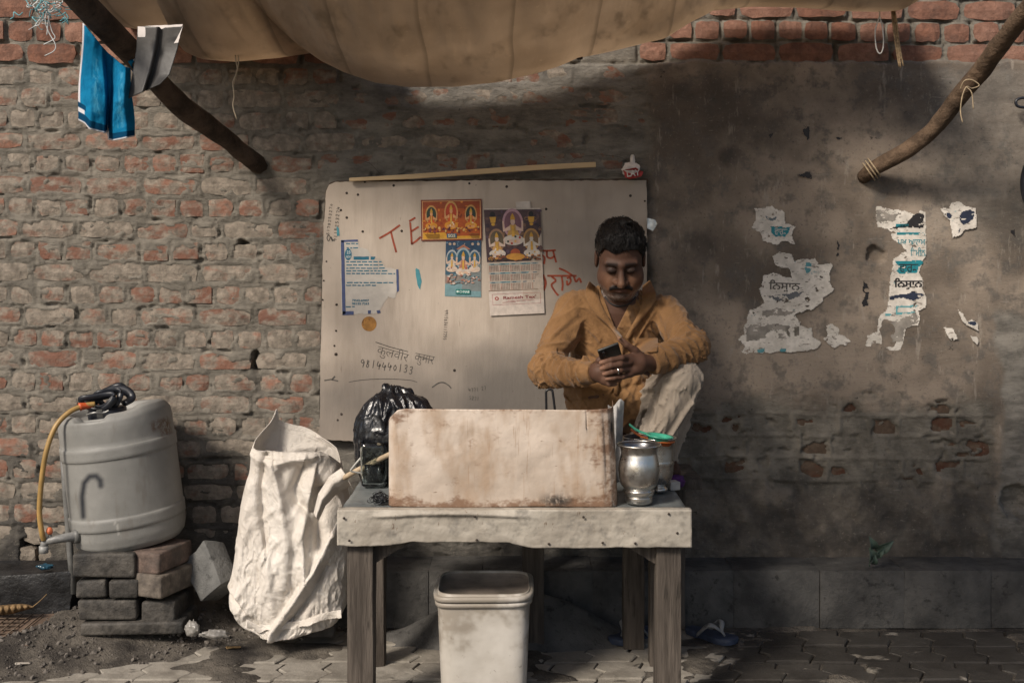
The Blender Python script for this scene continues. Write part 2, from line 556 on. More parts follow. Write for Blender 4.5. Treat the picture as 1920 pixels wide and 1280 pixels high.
# ------------------------------------------------------------------ the brick wall
wall = thing('brick_wall', 'old brick wall smeared with mortar and patched with brown plaster', 'wall', (0, 0, 0))
cx_f = np.arange(-24, 1946, 2.8); cy_f = np.arange(-30, 1180, 2.8)
GX = np.concatenate([np.linspace(-3600, -60, 24), cx_f, np.linspace(1980, 5200, 24)])
GY = np.concatenate([np.linspace(-420, -45, 10), cy_f, np.linspace(1190, 1260, 4)])
PX, PY = np.meshgrid(GX, GY, indexing='ij')
edge_n = (fbm(PX * .03, PY * .03, None, 3, 5) - .5)

def lerp_zone(px, py):
    """how much mortar covers a brick there (0 bare .. 1 buried)"""
    if py < 121: return 0.05
    if px < 606:
        c = 0.50 + 0.10 * (vn(px * .011, py * .012, None, 5) - .5) * 2
        if py > 760: c += 0.10
        return float(c)
    if px < 1222: return float(0.60 + .14 * (vn(px * .02, py * .03, None, 9) - .5) * 2) if py < 345 else 1.0
    if 742 < py < 905 and px < 1880:
        return float(0.60 + .34 * (vn(px * .021, py * .03, None, 29) - .5) * 2 + 0.10 * (1 - sstep(760, 800, py)) + 0.06 * sstep(870, 905, py) + .06 * sstep(1600, 1850, px))
    return 1.0

bricks = []
for k in range(-11, 19):
    yc = 428 + 41 * k
    stretcher = (k % 2 == 0)
    Lb, pitch = (99, 108.5) if stretcher else (46.5, 54.3)
    x = -70 + rng.uniform(0, pitch) * .3 + (0 if stretcher else 27)
    while x < 1960:
        L = Lb * rng.uniform(0.93, 1.04)
        if stretcher and rng.random() < .10: L = Lb * .5
        if not stretcher and rng.random() < .06: L = Lb * 1.7
        gap = rng.uniform(6, 11) if yc > 120 else rng.uniform(5, 9)
        y0, y1 = yc - 16.5 + rng.uniform(-2, 2), yc + 16.5 + rng.uniform(-2, 2)
        y0 += 3.0 * math.sin(x * .004); y1 += 3.0 * math.sin(x * .004)
        if yc < 121: y0 -= 1.5; y1 += 1.5
        bricks.append([x, x + L, y0, y1, lerp_zone(x + L / 2, yc)])
        x += L + gap

pl = sstep(1195, 1235, PX + edge_n * 60) * sstep(112, 121, PY + edge_n * 16)
rough_zone = sstep(735, 770, PY + edge_n * 70) * (1 - sstep(1850, 1875, PX + edge_n * 30))
plaster = pl * (1 - rough_zone)
top_band = 1 - sstep(114, 124, PY + edge_n * 14)
joint_n = fbm(PX * .06, PY * .09, None, 21, 5)
hgt = -0.0045 + 0.007 * (joint_n - .5) - 0.016 * sstep(.60, .72, fbm(PX * .03 + 7, PY * .05, None, 25, 4))   # joints smeared nearly flush, open here and there
mid = sstep(596, 640, PX + edge_n * 70) * (1 - top_band)
hgt = hgt + 0.006 * mid + 0.011 * rough_zone * pl
hgt = hgt * (1 - top_band) + (-0.020 + 0.020 * (fbm(PX * .07, PY * .16, None, 33, 4) - .5)) * top_band
smear = fbm(PX * .034, PY * .052, None, 41, 5)
drag = fbm(PX * .012, PY * .10, None, 43, 4)                # horizontal trowel marks
smear = smear * .7 + drag * .3
smear = (smear - smear.mean()) / smear.std() * .17 + .5

kept = []
for b in bricks:
    x0, x1, y0, y1, cov = b
    i0, i1 = np.searchsorted(GX, [x0 - 8, x1 + 8]); j0, j1 = np.searchsorted(GY, [y0 - 8, y1 + 8])
    if i1 <= i0 or j1 <= j0: continue
    sx, sy = PX[i0:i1, j0:j1], PY[i0:i1, j0:j1]
    en = edge_n[i0:i1, j0:j1] * 10
    ins = np.minimum(np.minimum(sx - x0, x1 - sx), np.minimum(sy - y0, y1 - sy)) + en      # px inside the brick
    bare = cov < 0.2
    face = rng.uniform(0.004, 0.010) if bare else rng.uniform(-0.0035, 0.0015)
    b.append(face)
    loc_sm = smear[i0:i1, j0:j1]
    b_off = 0 if bare else rng.uniform(-.13, .13)
    if bare:
        cover = np.clip(cov + 0.25 * (loc_sm - .6), 0, 1) * 0
    else:
        if x0 < 590:      # bricks stand a little proud, mortar only laps their edges
            cover = sstep(-0.06, 0.06, loc_sm + 0.26 * (1 - sstep(0, 6, ins)) - .74)
        else:
            cover = sstep(-0.05, 0.05, loc_sm + 0.20 * (1 - sstep(0, 9, ins)) - (1 - cov) - b_off)
    inner = face - 0.007 + 0.0090 * cover
    if not bare and x0 >= 1215: inner = face - 0.006 + 0.0138 * cover
    if not bare and 590 < x0 < 1215: inner = face - 0.003 + 0.0042 * cover
    w = sstep(-5, 1.5, ins)
    if cov >= .95: inner = -0.004 + 0.003 * (loc_sm - .5); w = w * .55
    hgt[i0:i1, j0:j1] = hgt[i0:i1, j0:j1] * (1 - w) + inner * w
    if cov < 0.95: kept.append((b, float(cover[ins > 2].mean()) if (ins > 2).any() else 1))

lo_n = fbm(PX * .008, PY * .008, None, 61, 4) - .5
hgt = np.where(plaster > 0, hgt * (1 - plaster) + (0.016 + 0.010 * lo_n + 0.002 * (fbm(PX * .05, PY * .05, None, 63, 4) - .5)) * plaster, hgt)
rz = pl * rough_zone * sstep(890, 930, PY + edge_n * 60)
hgt = hgt * (1 - rz) + (0.014 + 0.020 * (fbm(PX * .035, PY * .035, None, 71, 5) - .5)) * rz
lower_left = (1 - sstep(590, 640, PX)) * sstep(985, 1020, PY + edge_n * 50)
hgt = hgt * (1 - lower_left) + (0.006 + 0.018 * (fbm(PX * .03, PY * .03, None, 73, 5) - .5)) * lower_left
hgt += 0.016 * edge_n * sstep(740, 800, PY) * pl
def pit(x, y, rx, ry, dep, seed):
    global hgt
    r = np.hypot((PX - x) / rx, (PY - y) / ry) + (fbm(PX * .08, PY * .08, None, seed, 3) - .5) * .7
    hgt = hgt - dep * (1 - sstep(0.55, 1.0, r))
pit(457, 465, 17, 17, .06, 1); pit(480, 677, 11, 21, .06, 2); pit(1641, 478, 21, 19, .028, 3); pit(62, 1036, 30, 34, .16, 4)
pit(1900, 935, 30, 36, .05, 8); pit(300, 165, 5, 4, .02, 5); pit(394, 642, 5, 6, .03, 6)

stain_shade = np.zeros_like(PX)  # wall stains, plus painted shade behind drum, table and along the low wall
for (x, y, rx, ry, a) in [(1470, 205, 300, 115, .50), (1312, 455, 42, 52, .62), (1262, 560, 62, 130, .48), (1600, 190, 150, 70, .5), (1268, 290, 90, 170, .30),
                          (1370, 290, 32, 26, .7), (1760, 250, 160, 130, .42), (930, 240, 330, 140, .12), (420, 950, 130, 150, .80), (60, 1040, 170, 130, .95), (240, 1000, 260, 120, .75), (470, 730, 60, 40, .35),
                          (1600, 1050, 480, 190, .80), (1350, 950, 90, 130, .5), (1830, 880, 110, 160, .45), (960, 1100, 420, 170, .75), (190, 900, 260, 150, .62), (1290, 700, 60, 120, .35), (1900, 420, 70, 300, .4)]:
    r = np.hypot((PX - x) / rx, (PY - y) / ry) + edge_n * .9
    stain_shade = np.maximum(stain_shade, a * (1 - sstep(0.35, 1.15, r)))
stain_shade = np.maximum(stain_shade, .5 * sstep(930, 1100, PY + edge_n * 120))  # occlusion shade of the lower wall put into its colour
greyp = sstep(1858, 1872, PX + edge_n * 26 - 14 * np.sin(PY * .01)) * sstep(560, 600, PY + edge_n * 60) * .9
greyp = np.maximum(greyp, .45 * sstep(1690, 1800, PX + edge_n * 90) * (1 - sstep(380, 520, PY + edge_n * 90)) * sstep(125, 140, PY))
greyp = np.maximum(greyp, .75 * mid * (1 - sstep(1190, 1225, PX + edge_n * 40)))
vs_w = np.stack([(PX - 960) * S, -hgt, H - (PY - YH) * S], -1).reshape(-1, 3)
nv = len(GY)
ii, jj = np.meshgrid(np.arange(len(GX) - 1), np.arange(nv - 1), indexing='ij'); a_ = (ii * nv + jj).ravel()
me = mesh('plaster', vs_w, np.stack([a_, a_ + 1, a_ + nv + 1, a_ + nv], 1), True)
col_attr(me, 'W', np.stack([np.clip(plaster + rz * .5, 0, 1).ravel(), stain_shade.ravel(), greyp.ravel()], 1))
obj('plaster', me, M_MORTAR, wall)
obj('wall_core', MB().add(xf(rbox((19.0, 0.22, 3.6)), (1.7, 0.30, 1.55))).me(), M_MORTAR, wall)

def brick_mesh(seed):
    """unit brick: front toward -y, softly broken edges"""
    r = random.Random(seed)
    v, f = [], []
    nx, nz = 4, 2
    for j in range(nz + 1):
        for i in range(nx + 1):
            x, z = i / nx - .5, j / nz - .5
            ex = (i in (0, nx)); ez = (j in (0, nz))
            cn = ex and ez
            v.append((x * .985 + r.uniform(-.016, .016) - (math.copysign(r.uniform(.015, .055), x) if cn else 0), r.uniform(-.0018, .0018) + (0.0035 if (ex or ez) else 0) + (.003 if cn else 0), z * .95 + r.uniform(-.045, .045) - (math.copysign(r.uniform(.02, .13), z) if cn else 0)))
    for j in range(nz):
        for i in range(nx):
            a = j * (nx + 1) + i
            f.append((a, a + 1, a + nx + 2, a + nx + 1))
    ring = [i for i in range(nx + 1)] + [(j + 1) * (nx + 1) + nx for j in range(nz)] + [nz * (nx + 1) + nx - 1 - i for i in range(nx)] + [(nz - 1 - j) * (nx + 1) for j in range(nz - 1)]
    n0 = len(v)
    for i in ring: v.append((v[i][0] * 1.012, 0.05, v[i][2] * 1.03))
    for k in range(len(ring)):
        k2 = (k + 1) % len(ring)
        f.append((ring[k2], ring[k], n0 + k, n0 + k2))
    me = mesh('brick', v, f); me.materials.append(M_BRICK)
    return me
BR = [brick_mesh(s) for s in range(14)]
vis = []
for b, cov in kept:
    x0, x1, y0, y1 = b[:4]
    if x1 < -6 or x0 > 1926 or y1 < -4: continue
    if cov > 0.90: continue
    if 640 < (x0 + x1) / 2 < 1180 and y0 < 95: continue          # behind the tarpaulin
    vis.append(((1 - cov) * (x1 - x0), b))
vis.sort(key=lambda q: -q[0])
print('bricks that show', len(vis))
for _, b in vis[:300]:
    x0, x1, y0, y1, cov, face = b
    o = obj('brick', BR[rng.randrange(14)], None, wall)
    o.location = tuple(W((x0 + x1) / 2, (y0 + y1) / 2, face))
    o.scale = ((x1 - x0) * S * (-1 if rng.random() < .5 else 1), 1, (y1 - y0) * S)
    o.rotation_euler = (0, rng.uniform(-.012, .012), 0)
if len(vis) > 300:
    mb = MB()
    for _, b in vis[300:]:
        x0, x1, y0, y1, cov, face = b
        c = W((x0 + x1) / 2, (y0 + y1) / 2, face - .02)
        mb.add(xf(rbox(((x1 - x0) * S, .04, (y1 - y0) * S), .003, 1), c))
    o = mb.obj('buried_bricks', M_BRICK, wall); o['kind'] = 'stuff'

# ------------------------------------------------------------------ ledge at the wall's foot
def m_concrete(name, c1, c2, wet=0.0):
    t = NT(name)
    c = t.mix(t.ramp(t.noise(6, 8, 0.65), 0.3, 0.7), c1, c2)
    c = t.mix(t.ramp(t.noise(26, 8, 0.7, off=(2, 2, 2)), 0.56, 0.72, 0, 0.7), c, tuple(x * .35 for x in c1))
    c = t.mix(t.ramp(t.noise(90, 6, 0.7), 0.6, 0.8, 0, 0.4), c, tuple(min(1, x * 1.5) for x in c2))
    t.bump((t.noise(22, 8, 0.7), 0.008), (t.noise(160, 6, 0.7), 0.002))
    return t.fin(c, 0.85, Specular_IOR_Level=0.3)
M_CONC = m_concrete('grey cement', (0.045, 0.044, 0.043), (0.105, 0.101, 0.095))
M_CONC2 = m_concrete('light cement', (0.22, 0.205, 0.185), (0.34, 0.32, 0.29))
led = thing('concrete_ledge', 'low grey concrete ledge along the foot of the wall', 'ledge', (0.8, -.11, 0))
xs = [590, 700, 805, 905, 1010, 1110, 1215, 1372, 1532, 1689, 1850, 2010]
for i in range(len(xs) - 1):
    dl = 4.50
    xa, xb = (xs[i] - 960) * dl / F, (xs[i + 1] - 960) * dl / F
    hh = 0.218 + rng.uniform(-.002, .002)
    v, f = rbox((xb - xa - .0006, 0.22, hh), .003, 2, .0010, i + 5, cuts=1)
    o = MB().add(xf((v, f), ((xa + xb) / 2, -.10 + rng.uniform(-.005, .005), hh / 2 - .004), (0, 0, rng.uniform(-.01, .01)))).obj('ledge_block', M_CONC, led)
    autosmooth(o, 50)

# ------------------------------------------------------------------ ground and paving
def ybound(x):      # distance from the camera at which the dirt begins to cover the paving
    return np.interp(x, [-2.6, -1.75, -1.60, -1.40, -1.18, -1.04, -.86, -.6, 2.6], [3.80, 3.84, 3.92, 4.0, 4.14, 4.26, 4.34, 4.46, 4.50])
gx = np.concatenate([[-60, -30, -12, -6, -3.5], np.arange(-2.2, 2.25, .0125), [3.5, 6, 12, 30, 60]])
gd = np.concatenate([[-60, -30, -14, -7, -3, 0, 2, 3, 3.5], np.arange(3.7, 4.72, .0125), [4.9]])
QX, QD = np.meshgrid(gx, gd, indexing='ij')
gn = fbm(QX * 7, QD * 7, None, 91, 5) - .5
yb = ybound(QX) + gn * .16
gz = -0.010 + 0.012 * sstep(-.06, .05, QD - yb) + 0.075 * sstep(.05, .42, QD - yb) * (1 - sstep(-1.0, -.55, QX))
gz += 0.016 * sstep(.57, .66, fbm(QX * 3.1 + 4, QD * 5.0, None, 97, 4)) * (1 - sstep(-.06, .05, QD - yb)) * (QD > 3.9)
gz += 0.020 * gn * sstep(-.02, .08, QD - yb) + .010 * (fbm(QX * 24, QD * 24, None, 95, 4) - .5) * sstep(-.02, .08, QD - yb)
gz -= 0.05 * (1 - sstep(.12, .3, np.hypot((QX + 1.95), (QD - 4.33) * 1.2)))
gz = np.where((QD < 3.6) | (np.abs(QX) > 2.3), -0.006, gz)
def m_dirt():
    t = NT('dusty ground')
    c = t.mix(t.ramp(t.noise(5, 8, 0.65), 0.32, 0.7), (0.034, 0.030, 0.027), (0.145, 0.128, 0.107))
    c = t.mix(t.ramp(t.noise(34, 8, 0.75, off=(3, 3, 3)), 0.54, 0.72, 0, 0.8), c, (0.035, 0.031, 0.028))
    c = t.mix(t.ramp(t.noise(120, 4, 0.6), 0.62, 0.8, 0, 0.5), c, (0.30, 0.265, 0.22))
    t.bump((t.noise(40, 8, 0.75), 0.012), (t.noise(170, 6, 0.7), 0.004))
    return t.fin(c, 0.93, Specular_IOR_Level=0.2)
M_DIRT = m_dirt()
ng = len(gd)
gv = np.stack([QX, QD - DW, gz], -1).reshape(-1, 3)
ii, jj = np.meshgrid(np.arange(len(gx) - 1), np.arange(ng - 1), indexing='ij'); a_ = (ii * ng + jj).ravel()
ground = tag(obj('ground', mesh('ground', gv, np.stack([a_, a_ + ng, a_ + ng + 1, a_ + 1], 1), True), M_DIRT), kind='structure')
def gz_at(x, d):
    i = int(np.argmin(np.abs(gx - x))); j = int(np.argmin(np.abs(gd - d)))
    return float(gz[i, j])

def m_paver():
    t = NT('worn paving block')
    r = t.rnd()
    c = t.mix(r, (0.215, 0.195, 0.165), (0.310, 0.285, 0.245))
    c = t.mix(t.ramp(t.noise(9, 8, 0.65), 0.40, 0.72, 0, .75), c, (0.13, 0.115, 0.095))
    c = t.mix(t.ramp(t.noise(60, 6, 0.7), 0.55, 0.75, 0, 0.45), c, (0.40, 0.36, 0.31))
    # damp patches; the increase to the right paints in the shade there
    x = t.xyz()[0]
    wet = t.math('ADD', t.noise(5.5, 8, 0.6, stretch=(1, 1.6, 1), off=(1, 6, 2)), t.ramp(x, .35, 1.0, -.12, 0.24))
    wf = t.ramp(wet, 0.54, 0.60)
    c = t.mix(wf, c, t.mix(1.0, c, (0.22, 0.22, 0.23), 'MULTIPLY'))
    ro = t.ramp(wf, 0, 1, 0.85, 0.30)
    t.bump((t.noise(30, 7, 0.7), 0.004), (t.noise(200, 6, 0.7), 0.0012))
    return t.fin(c, ro, Specular_IOR_Level=0.35)
M_PAVER = m_paver()
pav = tag(bpy.data.objects.new('pavement', None), kind='structure'); C.objects.link(pav)
LP, RP = 0.155, 0.170
def paver_mesh(seed):
    r = random.Random(seed)
    L, Wd = LP - .007, RP - .005
    z = .020
    e = [(-L/2 - z*.5, -Wd/2), (-L/2 + z, -Wd*.12), (-L/2 - z*.6, Wd*.12), (-L/2 + z*.5, Wd/2)]
    right = [(x + L, y) for x, y in e[::-1]]
    out = right[::-1] + e[::-1]                       # counter-clockwise from lower right
    top_mid = [(0.0, Wd/2 - .002)]; bot_mid = [(0.0, -Wd/2 + .002)]
    out = right[::-1] + top_mid + e[::-1] + bot_mid
    out = [(x + r.uniform(-.002, .002), y + r.uniform(-.002, .002)) for x, y in out]
    n = len(out)
    v = [(x, y, -.03) for x, y in out] + [(x, y, -.004) for x, y in out] + [(x * .955, y * .92, 0.0) for x, y in out]
    f = [tuple(range(2 * n, 3 * n))]
    for k in range(n):
        k2 = (k + 1) % n
        f.append((k, k2, n + k2, n + k)); f.append((n + k, n + k2, 2 * n + k2, 2 * n + k))
    me = mesh('paver', v, f); me.materials.append(M_PAVER); return me
PV = [paver_mesh(s) for s in range(6)]
row = 0
d = 3.83
while d < 4.49:
    x = -1.82 + .02 * (row % 2)
    while x < 2.0:
        if d < ybound(x) + .05 and abs(x) < (1.0 * d / F * 960) + .1:
            o = obj('paver', PV[rng.randrange(6)], None, pav)
            o.location = (x + rng.uniform(-.003, .003), d - DW + rng.uniform(-.003, .003), rng.uniform(-.006, .003))
            o.rotation_euler = (rng.uniform(-.018, .018), rng.uniform(-.018, .018), rng.uniform(-.02, .02))
        x += LP
    d += RP; row += 1

# loose stones and grit in the dirt
mb = MB()
def ico(r, seed):
    bm = bmesh.new(); bmesh.ops.create_icosphere(bm, subdivisions=1, radius=r)
    q = random.Random(seed)
    for v in bm.verts: v.co = Vector((v.co.x * q.uniform(.6, 1.2), v.co.y * q.uniform(.6, 1.2), v.co.z * q.uniform(.4, .9)))
    v = A([tuple(x.co) for x in bm.verts]); f = [[x.index for x in g.verts] for g in bm.faces]; bm.free(); return v, f
STN = [ico(1, s) for s in range(12)]
cnt = 0
while cnt < 1300:
    x, dd = rng.uniform(-1.95, -.62), rng.uniform(3.86, 4.6)
    if dd < ybound(x) + rng.uniform(-.03, .06): continue
    if fbm(x * 5, dd * 5, None, 77, 3) < rng.uniform(.35, .62): continue
    s_ = .0025 + .011 * rng.random() ** 5
    v, f = STN[rng.randrange(12)]
    mb.add(xf((v * s_, f), (x, dd - DW, gz_at(x, dd) + s_ * .25), (rng.random() * 6, rng.random() * 6, rng.random() * 6))); cnt += 1
tag(mb.obj('gravel', basic('grit', (0.105, 0.092, 0.080), 0.9, .5, 40), None), 'grey grit and small stones scattered on the dirt below the drum', 'gravel', kind='stuff')
# ------------------------------------------------------------------ tarpaulin awning
def m_canvas(name, c1, c2, trans=0.62):
    t = NT(name)
    c = t.mix(t.ramp(t.noise(2.6, 6, 0.6), 0.3, 0.7), c1, c2)
    c = t.mix(t.ramp(t.noise(9, 8, 0.7, stretch=(1, .4, 1)), 0.52, 0.75, 0, .55), c, tuple(x * .55 for x in c1))
    c = t.mix(t.ramp(t.noise(45, 6, 0.7), 0.6, 0.8, 0, .3), c, tuple(min(1, x * 1.5) for x in c2))
    weave = t.n('ShaderNodeTexWave', {'wave_type': 'BANDS', 'bands_direction': 'X'}, Vector=t.pos, Scale=120.0, Distortion=1.5).outputs['Fac']
    seam = t.n('ShaderNodeTexWave', {'wave_type': 'BANDS', 'bands_direction': 'X', 'wave_profile': 'SAW'}, Vector=t.pos, Scale=1.1, Distortion=1.2, Detail=2.0).outputs['Fac']
    c = t.mix(t.ramp(seam, .93, .99, 0, .35), c, tuple(x * .5 for x in c1))
    t.bump((t.noise(7, 6, 0.6, stretch=(1.6, .5, 1)), 0.03), (t.math('ADD', t.ramp(seam, .90, .99, 0, 6.0), weave), 0.0006))
    t.fin(c, 0.9, Specular_IOR_Level=0.15)
    tr = t.n('ShaderNodeBsdfTranslucent'); t.set(tr, 'Color', c)
    mx = t.n('ShaderNodeMixShader'); mx.inputs[0].default_value = trans
    t.t.links.new(t.b.outputs[0], mx.inputs[1]); t.t.links.new(tr.outputs[0], mx.inputs[2])
    t.t.links.new(mx.outputs[0], t.out.inputs[0])
    return t.m
M_CANVAS = m_canvas('brown canvas', (0.56, 0.455, 0.345), (0.69, 0.575, 0.45))
tarp = thing('tarpaulin_awning', 'sagging brown canvas tarpaulin stretched above the stall', 'awning', (0.0, -.5, 2.2))

def canvas(name, xs, ys, dlow, seed, px0, px1, front=0.36, reach=1.05, back=0.10):
    def fn(u, v):
        px = px0 + (px1 - px0) * u
        ylow = np.interp(px, xs, ys)
        k = A([1, 4, 6, 4, 1.]) / 16
        v0 = 0.30
        reach_x = reach * (1 - .62 * sstep(1080, 1330, px))
        d = dlow + 0.34 * (1 - v / v0) * (v < v0) - reach_x * ((v - v0) / (1 - v0)) * (v >= v0)
        zl = H - (ylow - YH) * dlow / F
        up = np.where(v < v0, back * (1 - v / v0) ** 2, front * (np.clip((v - v0) / (1 - v0), 0, 1)) ** 1.55)
        z = zl + up
        x = (px - 960) * dlow / F
        wr = fbm(px * .012 + v * 1.2, v * 2.2 + 3, None, seed, 4) - .5
        cre = np.abs(fbm(px * .02 + v * 2.5, v * 1.0 + 7, None, seed + 4, 3) - .5)
        z = z + 0.055 * wr * sstep(.33, .6, v) - 0.035 * np.exp(-(cre / .02) ** 2) * 0 + 0.06 * cre * sstep(.33, .5, v)
        # pulled creases fanning out of the knot by the wall
        ang = np.arctan2(v - .28, (px - 1087) / 900)
        near = np.exp(-np.hypot((px - 1087) / 260, (v - .28) / .35) ** 2)
        z = z + 0.006 * near * np.sin(ang * 9) * sstep(.32, .45, v)
        return x + 0.01 * wr, -DW + d + .02 * wr, z
    v, f = grid(fn, 170, 60)
    o = obj(name, mesh(name, v, f, True), M_CANVAS, tarp)
    return solidify(o, .0025)
canvas('canvas', [430, 470, 520, 560, 600, 640, 700, 760, 850, 930, 1000, 1050, 1085, 1130, 1180, 1250, 1300, 1345, 1420, 1520, 1600, 1660, 1700, 1740],
       [-14, 18, 50, 84, 112, 132, 152, 160, 160, 151, 136, 120, 105, 96, 84, 68, 38, 14, 6, 8, 14, 16, 14, -8], 4.22, 3, 428, 1742)
canvas('canvas_fold', [150, 186, 198, 240, 300, 338, 346, 365, 420, 500, 560, 640, 680], [-60, -14, 40, 46, 49, 49, 96, 104, 108, 101, 92, 84, 40], 4.40, 9, 150, 680, .5, 1.0, .05)
# unseen canvas added above the frame to shade the lower right
def ext(u, v):
    xl = -.20 - .75 * v
    x = xl + (3.4 - xl) * u; d = 3.12 - 1.65 * v
    z = 2.38 + .16 * v - .07 * np.sin(u * math.pi) * np.sin(v * math.pi) + .02 * (fbm(u * 6, v * 5, None, 19, 3) - .5)
    return x, d - DW, z
v, f = grid(ext, 60, 40)
solidify(obj('added_shade_canvas', mesh('added_shade_canvas', v, f, True), M_CANVAS, tarp), .0025)
knot = MB()
for k in range(5):
    a = rng.uniform(0, 6)
    pth = [P(1084 + 4 * math.cos(a + t) * (1 + .2 * k), 106 + 5 * math.sin(a + t * 1.3), 4.28 - .004 * k) for t in np.linspace(0, 5, 14)]
    knot.add(tube(pth, .0035, 5))
knot.obj('tie_knot', basic('dark twine', (0.06, 0.05, 0.045), .9), tarp, True)

# ------------------------------------------------------------------ branch poles
def m_bark(name, c1, c2):
    t = NT(name)
    c = t.mix(t.ramp(t.noise(11, 8, 0.7), 0.3, 0.7), c1, c2)
    c = t.mix(t.ramp(t.noise(40, 8, 0.7, off=(1, 4, 4)), 0.58, 0.75, 0, .7), c, tuple(x * .35 for x in c1))
    t.bump((t.noise(26, 8, 0.72), 0.012), (t.noise(140, 6, 0.7), 0.003))
    return t.fin(c, .85, Specular_IOR_Level=.25)
M_BARK1 = m_bark('dark weathered bark', (0.055, 0.040, 0.030), (0.135, 0.095, 0.070))
M_BARK2 = m_bark('brown bark', (0.065, 0.044, 0.030), (0.155, 0.105, 0.070))
pth = smooth_path([P(40, -120, 3.35), P(150, 2, 3.62), P(250, 102, 3.95), P(330, 190, 4.2), P(410, 250, 4.45), P(470, 298, 4.62), P(500, 322, 4.74)], 8)
o = obj('branch_pole', mesh('branch_pole', *tube(pth, [.042, .040, .041, .038, .041, .035, .036, .031], 14, True, .16, 3), True), M_BARK1)
tag(o, 'dark knotted branch sticking out of the brick wall, blue cloth hung over it', 'branch')
pth2 = smooth_path([P(1618, 332, 4.66), P(1645, 312, 4.58), P(1700, 282, 4.50), P(1752, 240, 4.42), P(1800, 180, 4.32), P(1842, 130, 4.2), P(1884, 72, 4.05), P(1960, -20, 3.8)], 8)
rp = thing('bent_branch_pole', 'curved brown branch lashed to the plaster, crossing the upper corner', 'branch', P(1640, 315, 4.6))
obj('branch', mesh('branch', *tube(pth2, [.027, .030, .032, .030, .033, .034, .032, .032], 14, True, .12, 8), True), M_BARK2, rp)
M_TWINE = basic('straw twine', (0.36, 0.28, 0.18), .85, .25, 60)
M_WSTR = basic('white plastic string', (0.62, 0.60, 0.56), .5, .15, 60)
mb = MB()
for k in range(3):
    c = P(1629 + 5 * k, 322 - 4 * k, 4.62 - .012 * k)
    ax = A([.78, -.25, .55]); ax /= np.linalg.norm(ax); u = np.cross(ax, [0, 1, 0]); u /= np.linalg.norm(u); w = np.cross(ax, u)
    mb.add(tube([c + (u * math.cos(t) + w * math.sin(t)) * (.040 + .001 * k) for t in np.linspace(0, 6.2, 26)], .0032, 6, False))
mb.obj('lashing', M_TWINE, rp, True)
mb = MB()
mb.add(tube(smooth_path([P(1800, 168, 4.22), P(1808, 152, 4.2), P(1822, 150, 4.19), P(1836, 160, 4.19), P(1822, 166, 4.19), P(1812, 163, 4.18), P(1804, 182, 4.18), P(1801, 210, 4.18), P(1805, 230, 4.18)], 6), .0022, 5))
mb.add(tube(smooth_path([P(1812, 163, 4.18), P(1822, 175, 4.18), P(1825, 205, 4.18)], 6), .0020, 5))
mb.obj('twine_bow', M_TWINE, rp, True)

# ------------------------------------------------------------------ things hanging under the awning
def hang_string(name, label, paths, rad, mat, cat='string'):
    m = MB()
    for p in paths: m.add(tube(smooth_path(p, 6), rad, 5))
    return tag(m.obj(name, mat, None, True), label, cat)
hang_string('hanging_string', 'thin knotted pale string dangling from the awning over the bricks', [
    [P(440, 90, 4.38), P(442, 112, 4.38), P(445, 130, 4.38), P(441, 150, 4.38), P(436, 163, 4.38)],
    [P(446, 90, 4.38), P(447, 120, 4.38), P(442, 142, 4.37), P(437, 155, 4.37), P(439, 180, 4.37), P(437, 200, 4.37), P(444, 224, 4.37)]], .0024, basic('pale string', (0.40, 0.33, 0.24), .8))
hang_string('string_loop', 'white plastic string loop hanging beside a frayed rope', [
    [P(1646, 8, 4.3), P(1649, 30, 4.3), P(1641, 58, 4.3), P(1643, 90, 4.3), P(1650, 101, 4.3), P(1656, 88, 4.3), P(1655, 55, 4.3), P(1649, 28, 4.3), P(1652, 8, 4.3)]], .0026, M_WSTR)
m = MB()
for k in range(9):
    q = rng.uniform(-4, 4)
    m.add(tube(smooth_path([P(1672 + q * .6, 0, 4.33), P(1678 + q, 45, 4.32 + rng.uniform(-.01, .01)), P(1683 + q, 85, 4.31), P(1689 + q * rng.uniform(.2, 1.4), 110 + rng.uniform(0, 18), 4.31)], 6), .0034, 5))
tag(m.obj('frayed_rope', basic('jute', (0.30, 0.21, 0.12), .9, .4, 80), None, True), 'frayed tan jute rope hanging in front of the upper bricks', 'rope')
m = MB(); rr = random.Random(5)
for k in range(46):
    cxp, cyp = rr.gauss(92, 20), rr.gauss(8, 14)
    pts = [P(cxp, cyp, 3.62 + rr.uniform(-.04, .04))]
    for j in range(4): pts.append(pts[-1] + A([rr.uniform(-.017, .017), rr.uniform(-.014, .014), rr.uniform(-.018, .010)]))
    m.add(tube(smooth_path(pts, 7), rr.uniform(.0010, .0020), 5), 0 if rr.random() < .6 else 1)
for q in ([(88, 20), (85, 40), (92, 62), (104, 84), (101, 96), (84, 105)], [(94, 22), (90, 45), (88, 66)], [(80, 30), (68, 45), (64, 52)], [(90, 30), (97, 58), (103, 72), (82, 84)]):
    m.add(tube(smooth_path([P(x, y, 3.62) for x, y in q], 5), .0017, 4), 1)
tag(m.obj('rope_tangle', [basic('teal fibre', (0.13, 0.33, 0.37), .6, .3, 60), basic('white fibre', (0.58, 0.60, 0.60), .55)], None, True), 'tangle of frayed teal and white plastic rope at the top corner', 'rope')

